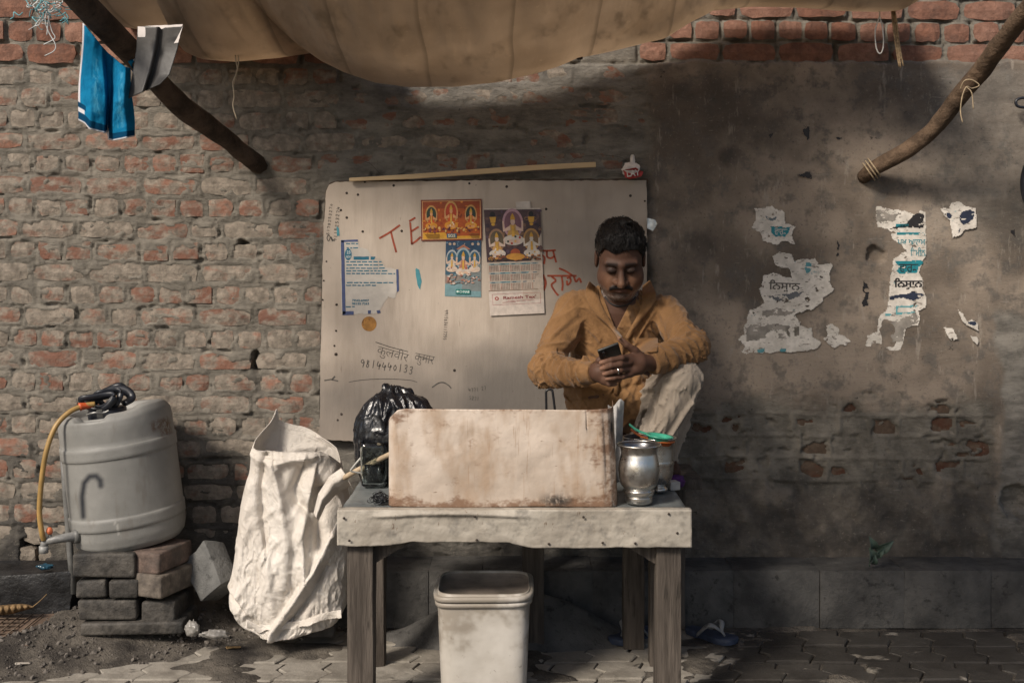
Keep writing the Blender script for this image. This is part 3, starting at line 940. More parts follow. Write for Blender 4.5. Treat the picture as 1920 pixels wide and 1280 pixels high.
# blue cloth over the branch
def m_bluecloth():
    t = NT('blue towel')
    at, hem, pale, white = t.attr('T')
    c = t.mix(t.ramp(t.noise(30, 6, .6), .3, .7), (0.006, 0.175, 0.37), (0.012, 0.26, 0.50))
    c = t.mix(t.math('MULTIPLY', pale, t.ramp(t.noise(90, 5, .7, stretch=(1, 1, .2)), .42, .6)), c, (0.09, 0.40, 0.60))
    c = t.mix(hem, c, (0.003, 0.055, 0.13))
    c = t.mix(white, c, (0.80, 0.78, 0.80))
    t.bump((t.noise(260, 4, .6, stretch=(1, 1, .35)), .0012), (t.noise(26, 5, .6), .004))
    t.fin(c, .9, Specular_IOR_Level=.1)
    tr = t.n('ShaderNodeBsdfTranslucent'); t.set(tr, 'Color', c)
    mx = t.n('ShaderNodeMixShader'); mx.inputs[0].default_value = .3
    t.t.links.new(t.b.outputs[0], mx.inputs[1]); t.t.links.new(tr.outputs[0], mx.inputs[2]); t.t.links.new(mx.outputs[0], t.out.inputs[0])
    return t.m
M_BLUE = m_bluecloth()
cl = thing('hanging_cloth', 'bright blue towel with dark hem draped over the dark branch', 'cloth', P(200, 100, 3.8))
def towel(u, v):
    xk = [0, .12, .22, .42, .50, .58, .68, .86, 1.0]
    top = np.interp(u, xk, [156, 164, 176, 192, 200, 212, 222, 233, 243]); bot = np.interp(u, xk, [147, 158, 168, 198, 201, 204, 212, 236, 252])
    yt = np.interp(u, xk, [44, 56, 70, 88, 96, 106, 116, 126, 128]); yb_ = np.interp(u, xk, [226, 232, 243, 250, 246, 262, 264, 259, 256])
    px = top + (bot - top) * v ** .8 + 1.5 * np.sin(v * 7 + u * 9)
    py = yt + (yb_ - yt) * v
    dd = 3.72 + np.interp(u, xk, [.04, .0, -.012, .0, .055, .06, .01, -.005, .05]) + .012 * np.sin(v * 5 + u * 4) + .02 * (fbm(u * 5, v * 4, None, 8, 3) - .5)
    return (px - 960) * dd / F, -DW + dd, H - (py - YH) * dd / F
v, f = grid(towel, 90, 90)
uu, vv = np.meshgrid(np.linspace(0, 1, 90), np.linspace(0, 1, 90), indexing='ij')
me = mesh('towel', v, f, True)
hem = ((vv > .90) | ((vv > .80) & (uu < .14) & (vv < .865))).astype(float) * .95
pale = np.exp(-((uu - .30) / .045) ** 2) * (vv > .2) * (vv < .8) + np.exp(-((uu - .78) / .05) ** 2) * (vv > .1) * (vv < .85)
white = np.clip((uu < .035) * (vv < .8) + (uu > .545) * (uu < .60) * (vv > .86) + (vv > .865) * (vv < .90) * (uu < .12) + (vv > .985), 0, 1)  # white rim paints in direct sun on the cloth edges
hem = hem * (1 - white)
col_attr(me, 'T', np.stack([hem.ravel(), pale.ravel() * .8, white.ravel()], 1))
solidify(obj('towel', me, M_BLUE, cl), .004)
def bunch(u, v):
    px = 206 + 44 * u + 3 * np.sin(v * 9); py = 46 + 62 * u * .95 + 34 * v - 10 * (1 - u)
    dd = 3.93 + .03 * np.sin(u * 9 + v * 6) + .03 * (fbm(u * 6, v * 6, None, 4, 3) - .5) + .03 * v
    return (px - 960) * dd / F, -DW + dd, H - (py - YH) * dd / F
v, f = grid(bunch, 40, 30); me = mesh('bunched_end', v, f, True)
ub, vb = np.meshgrid(np.linspace(0, 1, 40), np.linspace(0, 1, 30), indexing='ij')
col_attr(me, 'T', np.stack([(.5 + .5 * np.sin(ub * 14 + vb * 8) > .35).ravel() * .8, 0 * ub.ravel(), ((ub > .93) & (vb < .3)).ravel() * 1.0], 1))
solidify(obj('bunched_end', me, M_BLUE, cl), .005)

# grey plastic offcut wrapped over the branch
M_GREY = basic('grey plastic sheet', (0.075, 0.072, 0.07), .45, .25, 12, .001, 60, dirt=(0.04, 0.038, 0.036))
M_TORN = basic('sunlit white torn plastic', (0.78, 0.72, 0.69), .7, .1)  # torn edge coloured near white as direct sun hitting it
gp = thing('plastic_offcut', 'curled grey plastic offcut with torn edge painted sunlit white wrapped round the branch', 'plastic sheet', P(290, 120, 3.85))
def offcut(u, v):
    L = A([[258, 50], [256, 90], [250, 130], [241, 185]]); R_ = A([[342, 48], [333, 92], [318, 140], [300, 158]])
    t = v * 3; i = np.clip(t.astype(int), 0, 2); fr = t - i
    l = L[i] + (L[i + 1] - L[i]) * fr[..., None]; r = R_[i] + (R_[i + 1] - R_[i]) * fr[..., None]
    p = l + (r - l) * u[..., None]
    fold = np.interp(u, [0, .28, .45, .52, .7, 1], [0, -.03, -.045, .03, -.01, -.03])
    dd = 3.74 + fold * .55 * (0.4 + .6 * v) + .01 * np.sin(v * 4)
    return (p[..., 0] - 960) * dd / F, -DW + dd, H - (p[..., 1] - YH) * dd / F
v, f = grid(offcut, 40, 34)
solidify(obj('sheet', mesh('sheet', v, f, True), M_GREY, gp), .002)
m = MB()
def pl_o(px, py, l): return P(px, py, 3.695 - l)
m.add(sheet_poly([(258, 50), (272, 50), (272, 70), (259, 70)], pl_o, .002, 1.2, 3, 2))
m.add(sheet_poly([(272, 49), (343, 46), (341, 50), (310, 52), (303, 55), (299, 51)], lambda a, b, l: P(a, b, 3.705 - l), .002, .8, 3, 3))
m.add(sheet_poly([(343, 48), (334, 80), (326, 82), (337, 62)], pl_o, .002, .8, 3, 4))
m.obj('sunlit_torn_edge', M_TORN, gp)
# ------------------------------------------------------------------ the painted board
BD = 4.622
def BP(px, py, l=0.0): return P(px, py, BD - l)
def m_board():
    t = NT('dirty cream paint on board')
    x, y, z = t.xyz()
    c = t.mix(t.ramp(t.noise(3.5, 6, .6), .3, .7), (0.47, 0.395, 0.325), (0.58, 0.495, 0.415))
    c = t.mix(t.ramp(t.noise(9, 8, .7, stretch=(1, 1, .18)), .5, .72, 0, .5), c, (0.36, 0.295, 0.235))
    # grime and shade painted together, darker toward the lower right
    g = t.math('ADD', t.math('MULTIPLY', t.noise(2.2, 8, .55, off=(2, 1, 7)), .5), t.math('ADD', t.ramp(x, -.55, .35, 0, .34), t.ramp(z, 1.30, .80, 0, .42)))
    c = t.mix(t.ramp(g, .36, .84, 0, .92), c, (0.115, 0.105, 0.096))
    c = t.mix(t.ramp(t.noise(60, 6, .75, stretch=(1, 1, .12), off=(4, 4, 4)), .66, .72, 0, .5), c, (0.16, 0.12, 0.09))
    c = t.mix(t.ramp(t.noise(26, 8, .8, off=(6, 2, 6)), .69, .74, 0, .8), c, (0.085, 0.065, 0.05))
    t.bump((t.noise(60, 5, .6, stretch=(1, 1, .15)), .0012), (t.noise(9, 4, .5), .004))
    return t.fin(c, .62, Specular_IOR_Level=.3)
M_BOARD = m_board()
bdr = thing('notice_board', 'large dirty cream painted board with rounded corner fixed against the wall', 'board', BP(905, 830))
out = [(599, 824), (600, 700), (603, 560), (607, 420), (612, 358), (617, 346), (628, 341), (760, 340), (905, 338), (1060, 339), (1212, 338), (1214, 420), (1214, 600), (1214, 700), (1213, 836), (900, 832), (760, 830)]
def bp_panel(px, py, l): return P(px, py, BD + .014 - l)
o = MB().add(sheet_poly(out, bp_panel, .014, 1.6, 5, 12)).obj('panel', M_BOARD, bdr)
M_EDGE = basic('dark bare board edge', (0.07, 0.048, 0.035), .9)
m = MB()
m.add(sheet_poly([(606, 420), (611, 356), (618, 343), (632, 338), (660, 339), (700, 337), (1214, 335), (1216, 339), (1214, 344), (640, 344), (622, 350), (614, 364)], lambda a, b, l: P(a, b, BD + .016 - l), .013, 1.5, 5, 7))
m.obj('bare_edge', M_EDGE, bdr)
M_NAIL = basic('rusty nail', (0.035, 0.024, 0.018), .7)
nail_v, nail_f = lathe([(.0001, .0024), (.0035, .0022), (.0048, .0012), (.0052, 0)], 8)
nail_me = mesh('nail', *xf((nail_v, nail_f), rot=(math.pi / 2, 0, 0)), True); nail_me.materials.append(M_NAIL)
for (x, y, s_) in [(650, 362, 1), (671, 365, 1), (639, 394, 1), (650, 408, 1), (680, 434, 1), (753, 433, 1), (738, 348, 1), (631, 571, 1), (630, 620, .8), (630, 664, 1.3), (627, 648, .8), (1182, 367, 1.1), (1024, 392, 1), (950, 350, 1.1), (852, 694, 1.1), (1209, 377, .8), (612, 490, .7), (607, 526, .7), (605, 562, .7), (640, 776, 1), (633, 787, .8), (1212, 456, .7), (684, 341, .9), (880, 344, .9)]:
    n = obj('nail', nail_me, None, bdr); n.location = tuple(BP(x, y, .0002)); n.scale = (s_, 1, s_)
# red brush lettering and pencil notes on the board
M_RED = basic('red brush paint', (0.32, 0.062, 0.028), .7, .35, 40)
M_PEN = basic('black ink', (0.075, 0.068, 0.06), .7, .3, 80)
red = MB()
def RS(pts, w=3.6): red.add(stroke(smooth_path(pts, 5), w, BP, .0006))
RS([(711, 447), (730, 436), (750, 422)]); RS([(733, 435), (738, 455), (743, 473)])
RS([(769, 417), (771, 440), (772, 458)]); RS([(767, 415), (779, 408)]); RS([(771, 434), (785, 425)]); RS([(771, 458), (780, 452), (789, 444)])
RS([(1014, 470), (1028, 470), (1042, 469)]); RS([(1025, 470), (1026, 481), (1033, 484), (1040, 480)]); RS([(1037, 470), (1040, 482), (1043, 492)]); RS([(1016, 478), (1021, 483), (1020, 495)])
RS([(1026, 517), (1052, 517), (1081, 517)]); RS([(1048, 503), (1060, 508), (1073, 516)]); RS([(1034, 518), (1042, 526), (1034, 534), (1041, 547), (1047, 554)]); RS([(1053, 518), (1055, 532), (1054, 545)])
RS([(1063, 522), (1068, 520), (1070, 528), (1064, 534), (1063, 526)]); RS([(1076, 518), (1080, 528), (1086, 522), (1090, 530)]); RS([(1018, 515), (1023, 530), (1019, 545)], 4.5)
tag(red.obj('red_lettering', M_RED, bdr), kind='stuff')
DIG = {'9': [(.75, .3), (.4, .05), (.1, .3), (.4, .5), (.75, .3), (.72, .65), (.6, 1)], '8': [(.6, .15), (.25, .1), (.3, .4), (.65, .65), (.5, .95), (.2, .85), (.35, .5), (.65, .2)],
       '1': [(.45, 0), (.45, 1)], '4': [(.25, .0), (.15, .55), (.8, .5), (.62, .3), (.62, 1)], '0': [(.5, .25), (.2, .6), (.5, .95), (.75, .6), (.5, .25)], '3': [(.15, .15), (.6, .05), (.65, .35), (.35, .48), (.7, .65), (.5, .98), (.12, .9)],
       '2': [(.15, .2), (.5, .0), (.7, .3), (.2, .95), (.8, .95)], '5': [(.7, .05), (.25, .05), (.22, .4), (.65, .5), (.6, .9), (.15, .95)], '7': [(.1, .05), (.75, .05), (.4, 1)], '6': [(.6, 0), (.2, .5), (.3, .95), (.7, .8), (.5, .5), (.2, .6)], '-': [(.1, .5), (.8, .5)]}
pen = MB()
def digits(s_, x, y, h, w, ux, uy, lw, jx=0.0):
    """s_ written from (x, y) along (ux, uy)"""
    vx, vy = -uy, ux
    for ch in s_:
        if ch != ' ':
            yo = rng.uniform(-.1, .1) * h
            pen.add(stroke(smooth_path([(x + a * w * .85 * ux + (b * h + yo) * vx, y + a * w * .85 * uy + (b * h + yo) * vy) for a, b in DIG[ch]], 4), lw, BP, .0005))
        x += ux * w; y += uy * w
digits('9814440133', 677, 672, 15, 10.2, .990, .14, 1.3)
pen.add(stroke([(704, 641), (730, 650), (765, 659)], 1.3, BP, .0006)); pen.add(stroke([(781, 666), (795, 670), (811, 676)], 1.3, BP, .0006))
def dev(body, x0, y0, x1, y1, ang):
    v, f = place_text(body, x0, y0, x1, y1, BP, .0005, -.012, ang); pen.add((v, f))
dev('कुलवीर', 704, 642, 764, 668, .27); dev('कुमार', 775, 661, 812, 682, .20)
digits('9118253274', 625, 452, 6, 6.6, .10, -.995, 1.0); digits('5178253270', 612, 440, 5, 6.0, .12, -.992, .9)
digits('9915836117755', 840, 581, 6, 4.4, -.05, .998, .9)
digits('4771 27', 878, 728, 7, 5, .97, -.12, .8); digits('5271', 880, 742, 7, 5, .97, .1, .8)
pen.add(stroke(smooth_path([(654, 716), (680, 712), (720, 710), (765, 712), (782, 716)], 5), 1.0, BP, .0005))
pen.add(stroke(smooth_path([(810, 726), (822, 718), (832, 717), (842, 723), (846, 728)], 5), 2.2, BP, .0005))
pen.add(stroke(smooth_path([(616, 440), (619, 445), (616, 452), (613, 446), (616, 440)], 4), 1.4, BP, .0006)); pen.add(stroke([(620, 444), (624, 452)], 3, BP, .0006))
pen.add(stroke([(608, 713), (620, 711), (634, 714)], 2.0, BP, .0005)); pen.add(stroke([(628, 705), (622, 712)], 3.0, BP, .0005))
tag(pen.obj('pencil_writing', M_PEN, bdr), kind='stuff')

# batten, wrapper and scrap along the top edge
m = MB()
pa, pb = P(655, 338, 4.60), P(1117, 308, 4.60)
v, f = rbox((np.linalg.norm(pb - pa), .018, .021), .0025, 2, cuts=3)
v[:, 2] *= 0.62 + .38 * sstep(-.5, -.1, v[:, 0]); v[:, 2] += .002 * np.sin(v[:, 0] * 9)
m.add(xf((v, f), (pa + pb) / 2, (0, -math.atan2(pb[2] - pa[2], pb[0] - pa[0]), 0)))
M_BAT = basic('pale split bamboo', (0.50, 0.365, 0.21), .6, .2, 9, .0008, 50, dirt=(0.17, 0.09, 0.05), dirt_at=(.62, .74), dscale=14, stretch=(.3, 1, 1))
tag(m.obj('wooden_batten', M_BAT), 'long pale wooden batten resting aslant on top of the cream board', 'batten')
hang_string('bent_wire', 'thin dark wire bent over the low end of the pale batten', [[P(650, 298, 4.64), P(690, 305, 4.63), P(712, 325, 4.62), P(730, 336, 4.61)]], .0011, M_PEN, 'wire')
hang_string('bent_wire', 'thin dark wire from the high end of the batten toward the wrapper', [[P(1066, 314, 4.6), P(1080, 297, 4.63), P(1120, 291, 4.64), P(1160, 294, 4.63), P(1175, 302, 4.62)]], .0011, M_PEN, 'wire')
wr_ = thing('crumpled_wrapper', 'crumpled white and red wrapper lying on the top edge of the board', 'wrapper', P(1186, 336, 4.6))
def crumple(c, r, seed, amp=.35, h=.0035):
    c = A(c, dtype=float); r = A(r, dtype=float)
    def fn(p):
        q = (p - c) / r
        n = fbm(q[..., 0] * 1.6 + 9, q[..., 1] * 1.6 + 5, q[..., 2] * 1.6 + 2, seed, 3)
        rid = np.abs(fbm(q[..., 0] * 2.4 + 4, q[..., 1] * 2.4 + 8, q[..., 2] * 2.4 + 1, seed + 5, 2) - .5) * 2
        return (np.linalg.norm(q, axis=-1) - 1 + amp * (n - .5) * 2 - amp * .6 * (rid - .3)) * r.min() * .7
    return surface_nets(fn, c - r * 1.6, c + r * 1.6, h)
M_WRAP = basic('white paper wrapper', (0.62, 0.57, 0.53), .6, .2, 20)
M_WRED = basic('red printed paper', (0.33, 0.03, 0.025), .5)
obj('paper', mesh('paper', *crumple(P(1184, 318, 4.60), (.036, .018, .030), 4), True), M_WRAP, wr_)
obj('paper_tail', mesh('paper_tail', *crumple(P(1186, 302, 4.61), (.010, .008, .028), 14, .3, .003), True), M_WRAP, wr_)
m = MB().add(sheet_poly([(1169, 319), (1192, 314), (1206, 322), (1203, 331), (1180, 336), (1171, 332)], lambda a, b, l: P(a, b, 4.570 + .00006 * (a - 1187) ** 2 - l), .002, 1.2, 3, 8))
m.obj('red_print', M_WRED, wr_)
m = MB(); v_, f_ = place_text('LAY', 1176, 320, 1201, 332, lambda a, b, l: P(a, b, 4.570 + .00006 * (a - 1187) ** 2 - l), .0032, .02, -.12); m.add((v_, f_)); m.obj('white_lettering', M_WRAP, wr_)
tag(MB().add(sheet_poly([(1213, 409), (1228, 412), (1233, 420), (1224, 433), (1214, 428)], lambda a, b, l: P(a, b, 4.600 + .002 * math.sin(a * .6) - l), .003, 1.5, 3, 5)).obj('foil_scrap', basic('silvery plastic film', (0.55, 0.56, 0.56), .25, .3, 30, Metallic=.5)), 'small silvery plastic scrap caught at the edge of the board beside his head', 'scrap')

# ------------------------------------------------------------------ prints on the board
PAL = {}
def pc(r, g, b, rough=.55):
    k = (r, g, b)
    if k not in PAL: PAL[k] = basic('print %d %d %d' % k, lin(*k), rough, .12, 60, .0002)
    return PAL[k]
class Print:
    """flat printed paper on the board: coloured shapes in photo pixels"""
    def __init__(s, quad, base_lift=.0012, warp=None):
        s.q = A(quad, dtype=float); s.m = MB(); s.mats = []; s.l = base_lift
    def at(s, u, v):            # u, v in 0..1 inside the quad TL TR BR BL
        tl, tr, br, bl = s.q
        return (tl * (1 - u) + tr * u) * (1 - v) + (bl * (1 - u) + br * u) * v
    def pl(s, u, v, l):
        p = s.at(u, v); return BP(p[0], p[1], l + .004 * math.sin(v * 5 + u) * .3 + .0015)
    def mi(s, c):
        m = pc(*c)
        if m not in s.mats: s.mats.append(m)
        return s.mats.index(m)
    def poly(s, pts, c, layer):
        v = [s.pl(u, w, s.l + layer * .00035) for u, w in pts]
        a = poly_area(A(pts, dtype=float))
        idx = list(range(len(pts)))
        s.m.add((v, [idx if a < 0 else idx[::-1]]), s.mi(c))
    def ell(s, u, v, ru, rv, c, layer, n=16, a0=0, a1=2 * math.pi):
        s.poly([(u + ru * math.cos(t), v + rv * math.sin(t)) for t in np.linspace(a0, a1, n, endpoint=a1 - a0 < 6)], c, layer)
    def rect(s, u0, v0, u1, v1, c, layer): s.poly([(u0, v0), (u1, v0), (u1, v1), (u0, v1)], c, layer)
    def text(s, body, u0, v0, u1, v1, c, layer, bold=0.0):
        v, f = text_mesh(body, u1 - u0, v1 - v0, bold)
        s.m.add((A([s.pl(u0 + x, v1 - y, s.l + layer * .00035) for x, y in v]).reshape(-1, 3), f), s.mi(c))
    def fig(s, u, v, w, h, skin, robe, lap, halo, back, layer=3):
        """a seated figure with crown and halo, seen from the front"""
        s.ell(u, v - h * .18, w * .62, h * .42, halo, layer, 20)
        s.ell(u, v - h * .18, w * .50, h * .34, back, layer + 1, 20)
        s.poly([(u - w * .36, v + h * .16), (u - w * .17, v - h * .14), (u + w * .17, v - h * .14), (u + w * .36, v + h * .16), (u + w * .2, v + h * .3), (u - w * .2, v + h * .3)], robe, layer + 2)
        for sg in (-1, 1):
            s.poly([(u + sg * w * .16, v - h * .12), (u + sg * w * .50, v - h * .02), (u + sg * w * .52, v - h * .24), (u + sg * w * .62, v - h * .24), (u + sg * w * .60, v + h * .06), (u + sg * w * .16, v + h * .02)], skin, layer + 3)
        s.ell(u, v + h * .30, w * .62, h * .15, lap, layer + 4, 18)
        s.ell(u - w * .2, v + h * .34, w * .2, h * .06, skin, layer + 5, 10); s.ell(u + w * .2, v + h * .34, w * .2, h * .06, skin, layer + 5, 10)
        s.ell(u, v - h * .22, w * .14, h * .095, skin, layer + 5, 14)
        s.poly([(u - w * .15, v - h * .28), (u - w * .1, v - h * .38), (u, v - h * .47), (u + w * .1, v - h * .38), (u + w * .15, v - h * .28)], (196, 150, 60), layer + 6)
        s.poly([(u - w * .06, v - h * .12), (u + w * .06, v - h * .12), (u + w * .1, v + h * .2), (u - w * .1, v + h * .2)], (206, 160, 70), layer + 6)
        for k in range(5): s.ell(u + w * (rng.uniform(-.4, .4)), v + h * rng.uniform(.1, .42), w * .07, h * .035, rng.choice([(214, 170, 96), (170, 60, 40), (226, 206, 180), (60, 70, 60)]), layer + 6, 8)
    def speck(s, u0, v0, u1, v1, cols, n, ru, rv, layer):
        for _ in range(n): s.ell(rng.uniform(u0, u1), rng.uniform(v0, v1), ru * rng.uniform(.5, 1.3), rv * rng.uniform(.5, 1.3), rng.choice(cols), layer + rng.choice([0, .3, .6]), 7)
    def done(s, name, label, cat='poster', group=None):
        o = s.m.obj(name, s.mats); solidify(o, .0004, -1) if False else None
        return tag(o, label, cat, group)

# orange print with three figures
p = Print([(789, 375), (903, 373), (904, 450), (790, 452)], .004)
p.rect(0, 0, 1, 1, (112, 44, 26), 0); p.rect(.018, .03, .982, .97, (206, 160, 110), .6); p.rect(.03, .045, .97, .955, (166, 78, 28), 1)
p.rect(.03, .045, .97, .22, (140, 62, 24), 1.5); p.rect(.03, .80, .97, .955, (204, 150, 44), 2)
p.speck(.04, .06, .96, .8, [(190, 100, 34), (130, 56, 22), (206, 130, 50), (150, 62, 26)], 60, .022, .03, 2)
for (u, vv_, w, h, bk) in [(.17, .47, .16, .56, (44, 62, 50)), (.495, .43, .18, .66, (170, 62, 34)), (.82, .47, .16, .56, (44, 58, 48))]:
    p.fig(u, vv_, w, h, (206, 150, 100), (190, 84, 34), (206, 140, 42), (186, 140, 80), bk)
p.speck(.04, .68, .96, .80, [(90, 40, 50), (206, 130, 50), (120, 60, 60), (210, 170, 100)], 50, .018, .03, 11)
p.rect(.42, .83, .58, .93, (40, 88, 118), 12); p.text('SGS', .44, .845, .56, .92, (214, 200, 160), 13, .02)
for k in range(3): p.rect(.06 + .02 * k, .84 + .04 * k, .3, .855 + .04 * k, (120, 80, 30), 12); p.rect(.78 + .02 * k, .84 + .04 * k, .95, .855 + .04 * k, (120, 80, 30), 12)
p.done('devotional_print', 'landscape orange print of three enthroned figures with yellow band below')
# blue print with three figures
p = Print([(836, 450), (902, 450), (902, 557), (834, 555)], .001)
p.rect(0, 0, 1, 1, (120, 128, 128), 0); p.rect(.0, .0, 1, .30, (38, 66, 92), 1); p.rect(0, .28, 1, .62, (58, 92, 110), 1); p.rect(0, .62, 1, .80, (140, 128, 120), 1); p.rect(0, .78, 1, 1, (112, 146, 152), 1.5)
p.speck(.02, .02, .98, .30, [(92, 118, 140), (30, 50, 80), (150, 140, 130)], 34, .025, .016, 2)
p.poly([(.3, .16), (.5, .08), (.7, .16), (.64, .17), (.5, .12), (.36, .17)], (170, 110, 84), 3)
for u in (.12, .24, .76, .92): p.ell(u, .07, .04, .025, (180, 158, 140), 3, 10)
p.fig(.18, .40, .26, .38, (206, 180, 160), (196, 190, 182), (206, 186, 170), (166, 170, 172), (50, 90, 112)); p.fig(.82, .40, .26, .38, (206, 180, 160), (190, 186, 180), (206, 190, 176), (166, 170, 172), (50, 90, 112))
p.fig(.50, .42, .34, .48, (206, 170, 144), (180, 120, 100), (206, 190, 176), (150, 166, 172), (40, 84, 108), 4)
p.speck(.05, .60, .95, .78, [(196, 150, 130), (160, 110, 96), (206, 196, 186), (120, 140, 146)], 60, .04, .016, 12)
p.rect(.30, .87, .70, .955, (20, 110, 104), 13); p.text('CHNAB', .40, .89, .68, .935, (206, 220, 214), 14, .015); p.ell(.35, .912, .035, .022, (206, 220, 214), 14, 6)
p.done('devotional_print', 'small blue portrait print of three figures tucked below the orange print')
# wall calendar
p = Print([(907, 391), (1013, 390), (1021, 587), (919, 592)], .006)
p.rect(0, 0, 1, 1, (186, 172, 158), 0); p.rect(0, 0, 1, .50, (74, 56, 60), 1); p.rect(0, 0, 1, .012, (200, 190, 180), 2)
p.speck(.02, .02, .98, .48, [(98, 74, 70), (56, 44, 56), (120, 92, 74), (84, 66, 84)], 90, .04, .02, 1.6)
for u in (.15, .83):
    p.ell(u, .055, .045, .025, (30, 30, 34), 3, 10); p.poly([(u - .06, .08), (u + .06, .08), (u + .04, .135), (u - .04, .135)], (196, 150, 60), 3); p.ell(u, .15, .035, .014, (196, 150, 60), 3, 10)
p.fig(.50, .20, .30, .33, (206, 176, 160), (190, 150, 84), (196, 186, 176), (176, 140, 150), (120, 84, 96), 4)
p.fig(.20, .345, .24, .26, (206, 184, 170), (196, 150, 90), (206, 196, 186), (150, 116, 90), (96, 84, 66), 6); p.fig(.82, .345, .24, .26, (206, 196, 184), (200, 190, 176), (206, 196, 186), (170, 130, 80), (120, 96, 70), 6)
p.ell(.52, .455, .17, .032, (196, 140, 60), 14, 18); p.ell(.52, .42, .09, .04, (160, 80, 50), 13, 14); p.speck(.05, .44, .95, .49, [(120, 70, 50), (70, 60, 50), (196, 140, 70), (150, 96, 70)], 60, .03, .010, 13)
for r in range(3):
    for c in range(5):
        u0, v0 = .03 + c * .19, .515 + r * .085
        p.rect(u0, v0, u0 + .18, v0 + .014, (110, 146, 152) if c % 2 else (150, 160, 158), 2); p.rect(u0 + .03, v0 + .003, u0 + .10, v0 + .011, (50, 96, 116), 3)
        for a in range(5):
            for b in range(6):
                p.rect(u0 + .006 + b * .029, v0 + .022 + a * .0115, u0 + .024 + b * .029, v0 + .028 + a * .0115, (112, 92, 84) if b else (150, 84, 70), 3)
p.rect(0, .765, 1, .772, (130, 110, 96), 3); p.rect(0, .775, 1, 1, (198, 186, 176), 2)
for (a, b, c, d_) in [(.06, .80, .94, .803), (.06, .90, .94, .903), (.06, .80, .066, .903), (.934, .80, .94, .903)]: p.rect(a, b, c, d_, (160, 90, 90), 3)
p.text("Ramesh Tex'", .26, .822, .86, .853, (122, 24, 30), 4, .02); p.ell(.14, .842, .04, .018, (150, 50, 40), 4, 7); p.ell(.14, .842, .02, .009, (198, 186, 176), 5, 6)
for k, (a, b) in enumerate([(.34, .82), (.24, .48)]): p.rect(a, .866 + .014 * k, b, .870 + .014 * k, (170, 120, 116) if k == 0 else (130, 40, 46), 4)
for k in range(5): p.rect(.30 + .1 * k, .872, .36 + .1 * k, .8745, (170, 120, 116), 4)
p.done('wall_calendar', 'tall devotional wall calendar with date grid and white printed footer', 'calendar')
tag(MB().add(sheet_poly([(967, 379), (994, 377), (995, 391), (968, 392)], BP, .010, .6, 4, 3)).obj('paper_tape', basic('pale tape', (0.55, 0.50, 0.45), .5)), 'pale strip of tape holding up the tall calendar', 'tape')
# torn clinic notice
M_PAPER = basic('aged white paper', (0.55, 0.51, 0.46), .7, .10, 18, .0004, dirt=(0.44, 0.36, 0.28), dirt_at=(.55, .72))
nt = thing('torn_notice', 'torn white notice with purple border strip and teal print on the board', 'notice', BP(692, 590))
m = MB().add(torn([(639, 450), (671, 450), (672, 462), (688, 468), (698, 480), (712, 484), (722, 500), (744, 506), (745, 545), (740, 560), (728, 556), (716, 575), (706, 588), (640, 590)], BP, .0012, 1.6, 1.5, 21)); m.obj('paper', M_PAPER, nt)
m = MB()
for q in ([(639, 451), (645, 451), (648, 588), (642, 590)], [(642, 584), (663, 583), (663, 590), (642, 591)], [(743, 505), (747, 505), (748, 545), (744, 548)], [(690, 582), (696, 582), (695, 588), (690, 588)], [(706, 582), (712, 581), (714, 586), (708, 588)], [(639, 450), (671, 449), (671, 453), (640, 454)]):
    m.add(sheet_poly(q, lambda a, b, l: BP(a, b, .0012 + l), .0004, .5, 3, 2))
tag(m.obj('border_strip', pc(72, 84, 124), nt), kind='stuff')
m = MB()
th = np.linspace(0, 6.28, 20, endpoint=False)
m.add(sheet_poly([(653 + 6.5 * math.cos(t), 477 + 11 * math.sin(t)) for t in th], lambda a, b, l: BP(a, b, .0012 + l), .0004))
for q in ([(663, 481), (692, 481), (692, 487), (663, 487)], [(695, 481), (704, 481), (702, 487), (695, 487)]): m.add(sheet_poly(q, lambda a, b, l: BP(a, b, .0012 + l), .0004, .5, 3))
m.add(place_text('79542-60007', 660, 561, 692, 565.5, BP, .0017, .03)); m.add(place_text('98155 7263', 660, 567, 692, 571.5, BP, .0017, .03))
r2 = random.Random(3)
for (y, x1) in [(457, 671), (465, 671), (491, 716), (497, 718), (503, 722), (508, 728), (513, 741), (530, 742), (535, 705), (575, 665)]:
    x = 648 + r2.uniform(0, 3)
    while x < x1 - 3:
        L = r2.uniform(4, 11); m.add(sheet_poly([(x, y - 1.2), (min(x + L, x1), y - 1.2), (min(x + L, x1), y + .9), (x, y + .9)], lambda a, b, l: BP(a, b, .0013 + l), .0003, .6, 2, int(x))); x += L + 2
tag(m.obj('teal_print', pc(34, 104, 128), nt), kind='stuff')
m = MB(); m.add(place_text('23', 650, 470, 657, 476, BP, .0021, .02)); m.add(place_text('NEW', 649, 479, 658, 484, BP, .0021, .02)); tag(m.obj('white_print', pc(196, 204, 204), nt), kind='stuff')
tag(MB().add(sheet_poly([(692 + 14 * math.cos(t), 607 + 14 * math.sin(t)) for t in th], BP, .001)).obj('round_sticker', basic('orange sticker', (0.42, 0.20, 0.045), .5, .3, 22, dirt=(0.22, 0.10, 0.03), dirt_at=(.5, .6), dscale=30)), 'round orange sticker under the torn notice', 'sticker')
for nm, poly in (('tall thin flake of teal sticker peeling beside the orange print', [(780, 502), (786, 505), (790, 528), (788, 543), (783, 535), (779, 515)]), ('small flake of teal sticker near the board edge', [(631, 424), (636, 428), (637, 442), (632, 443)])):
    tag(MB().add(sheet_poly(poly, BP, .001, 1.6, 2, 9)).obj('sticker_remnant', pc(70, 140, 152)), nm, 'sticker')

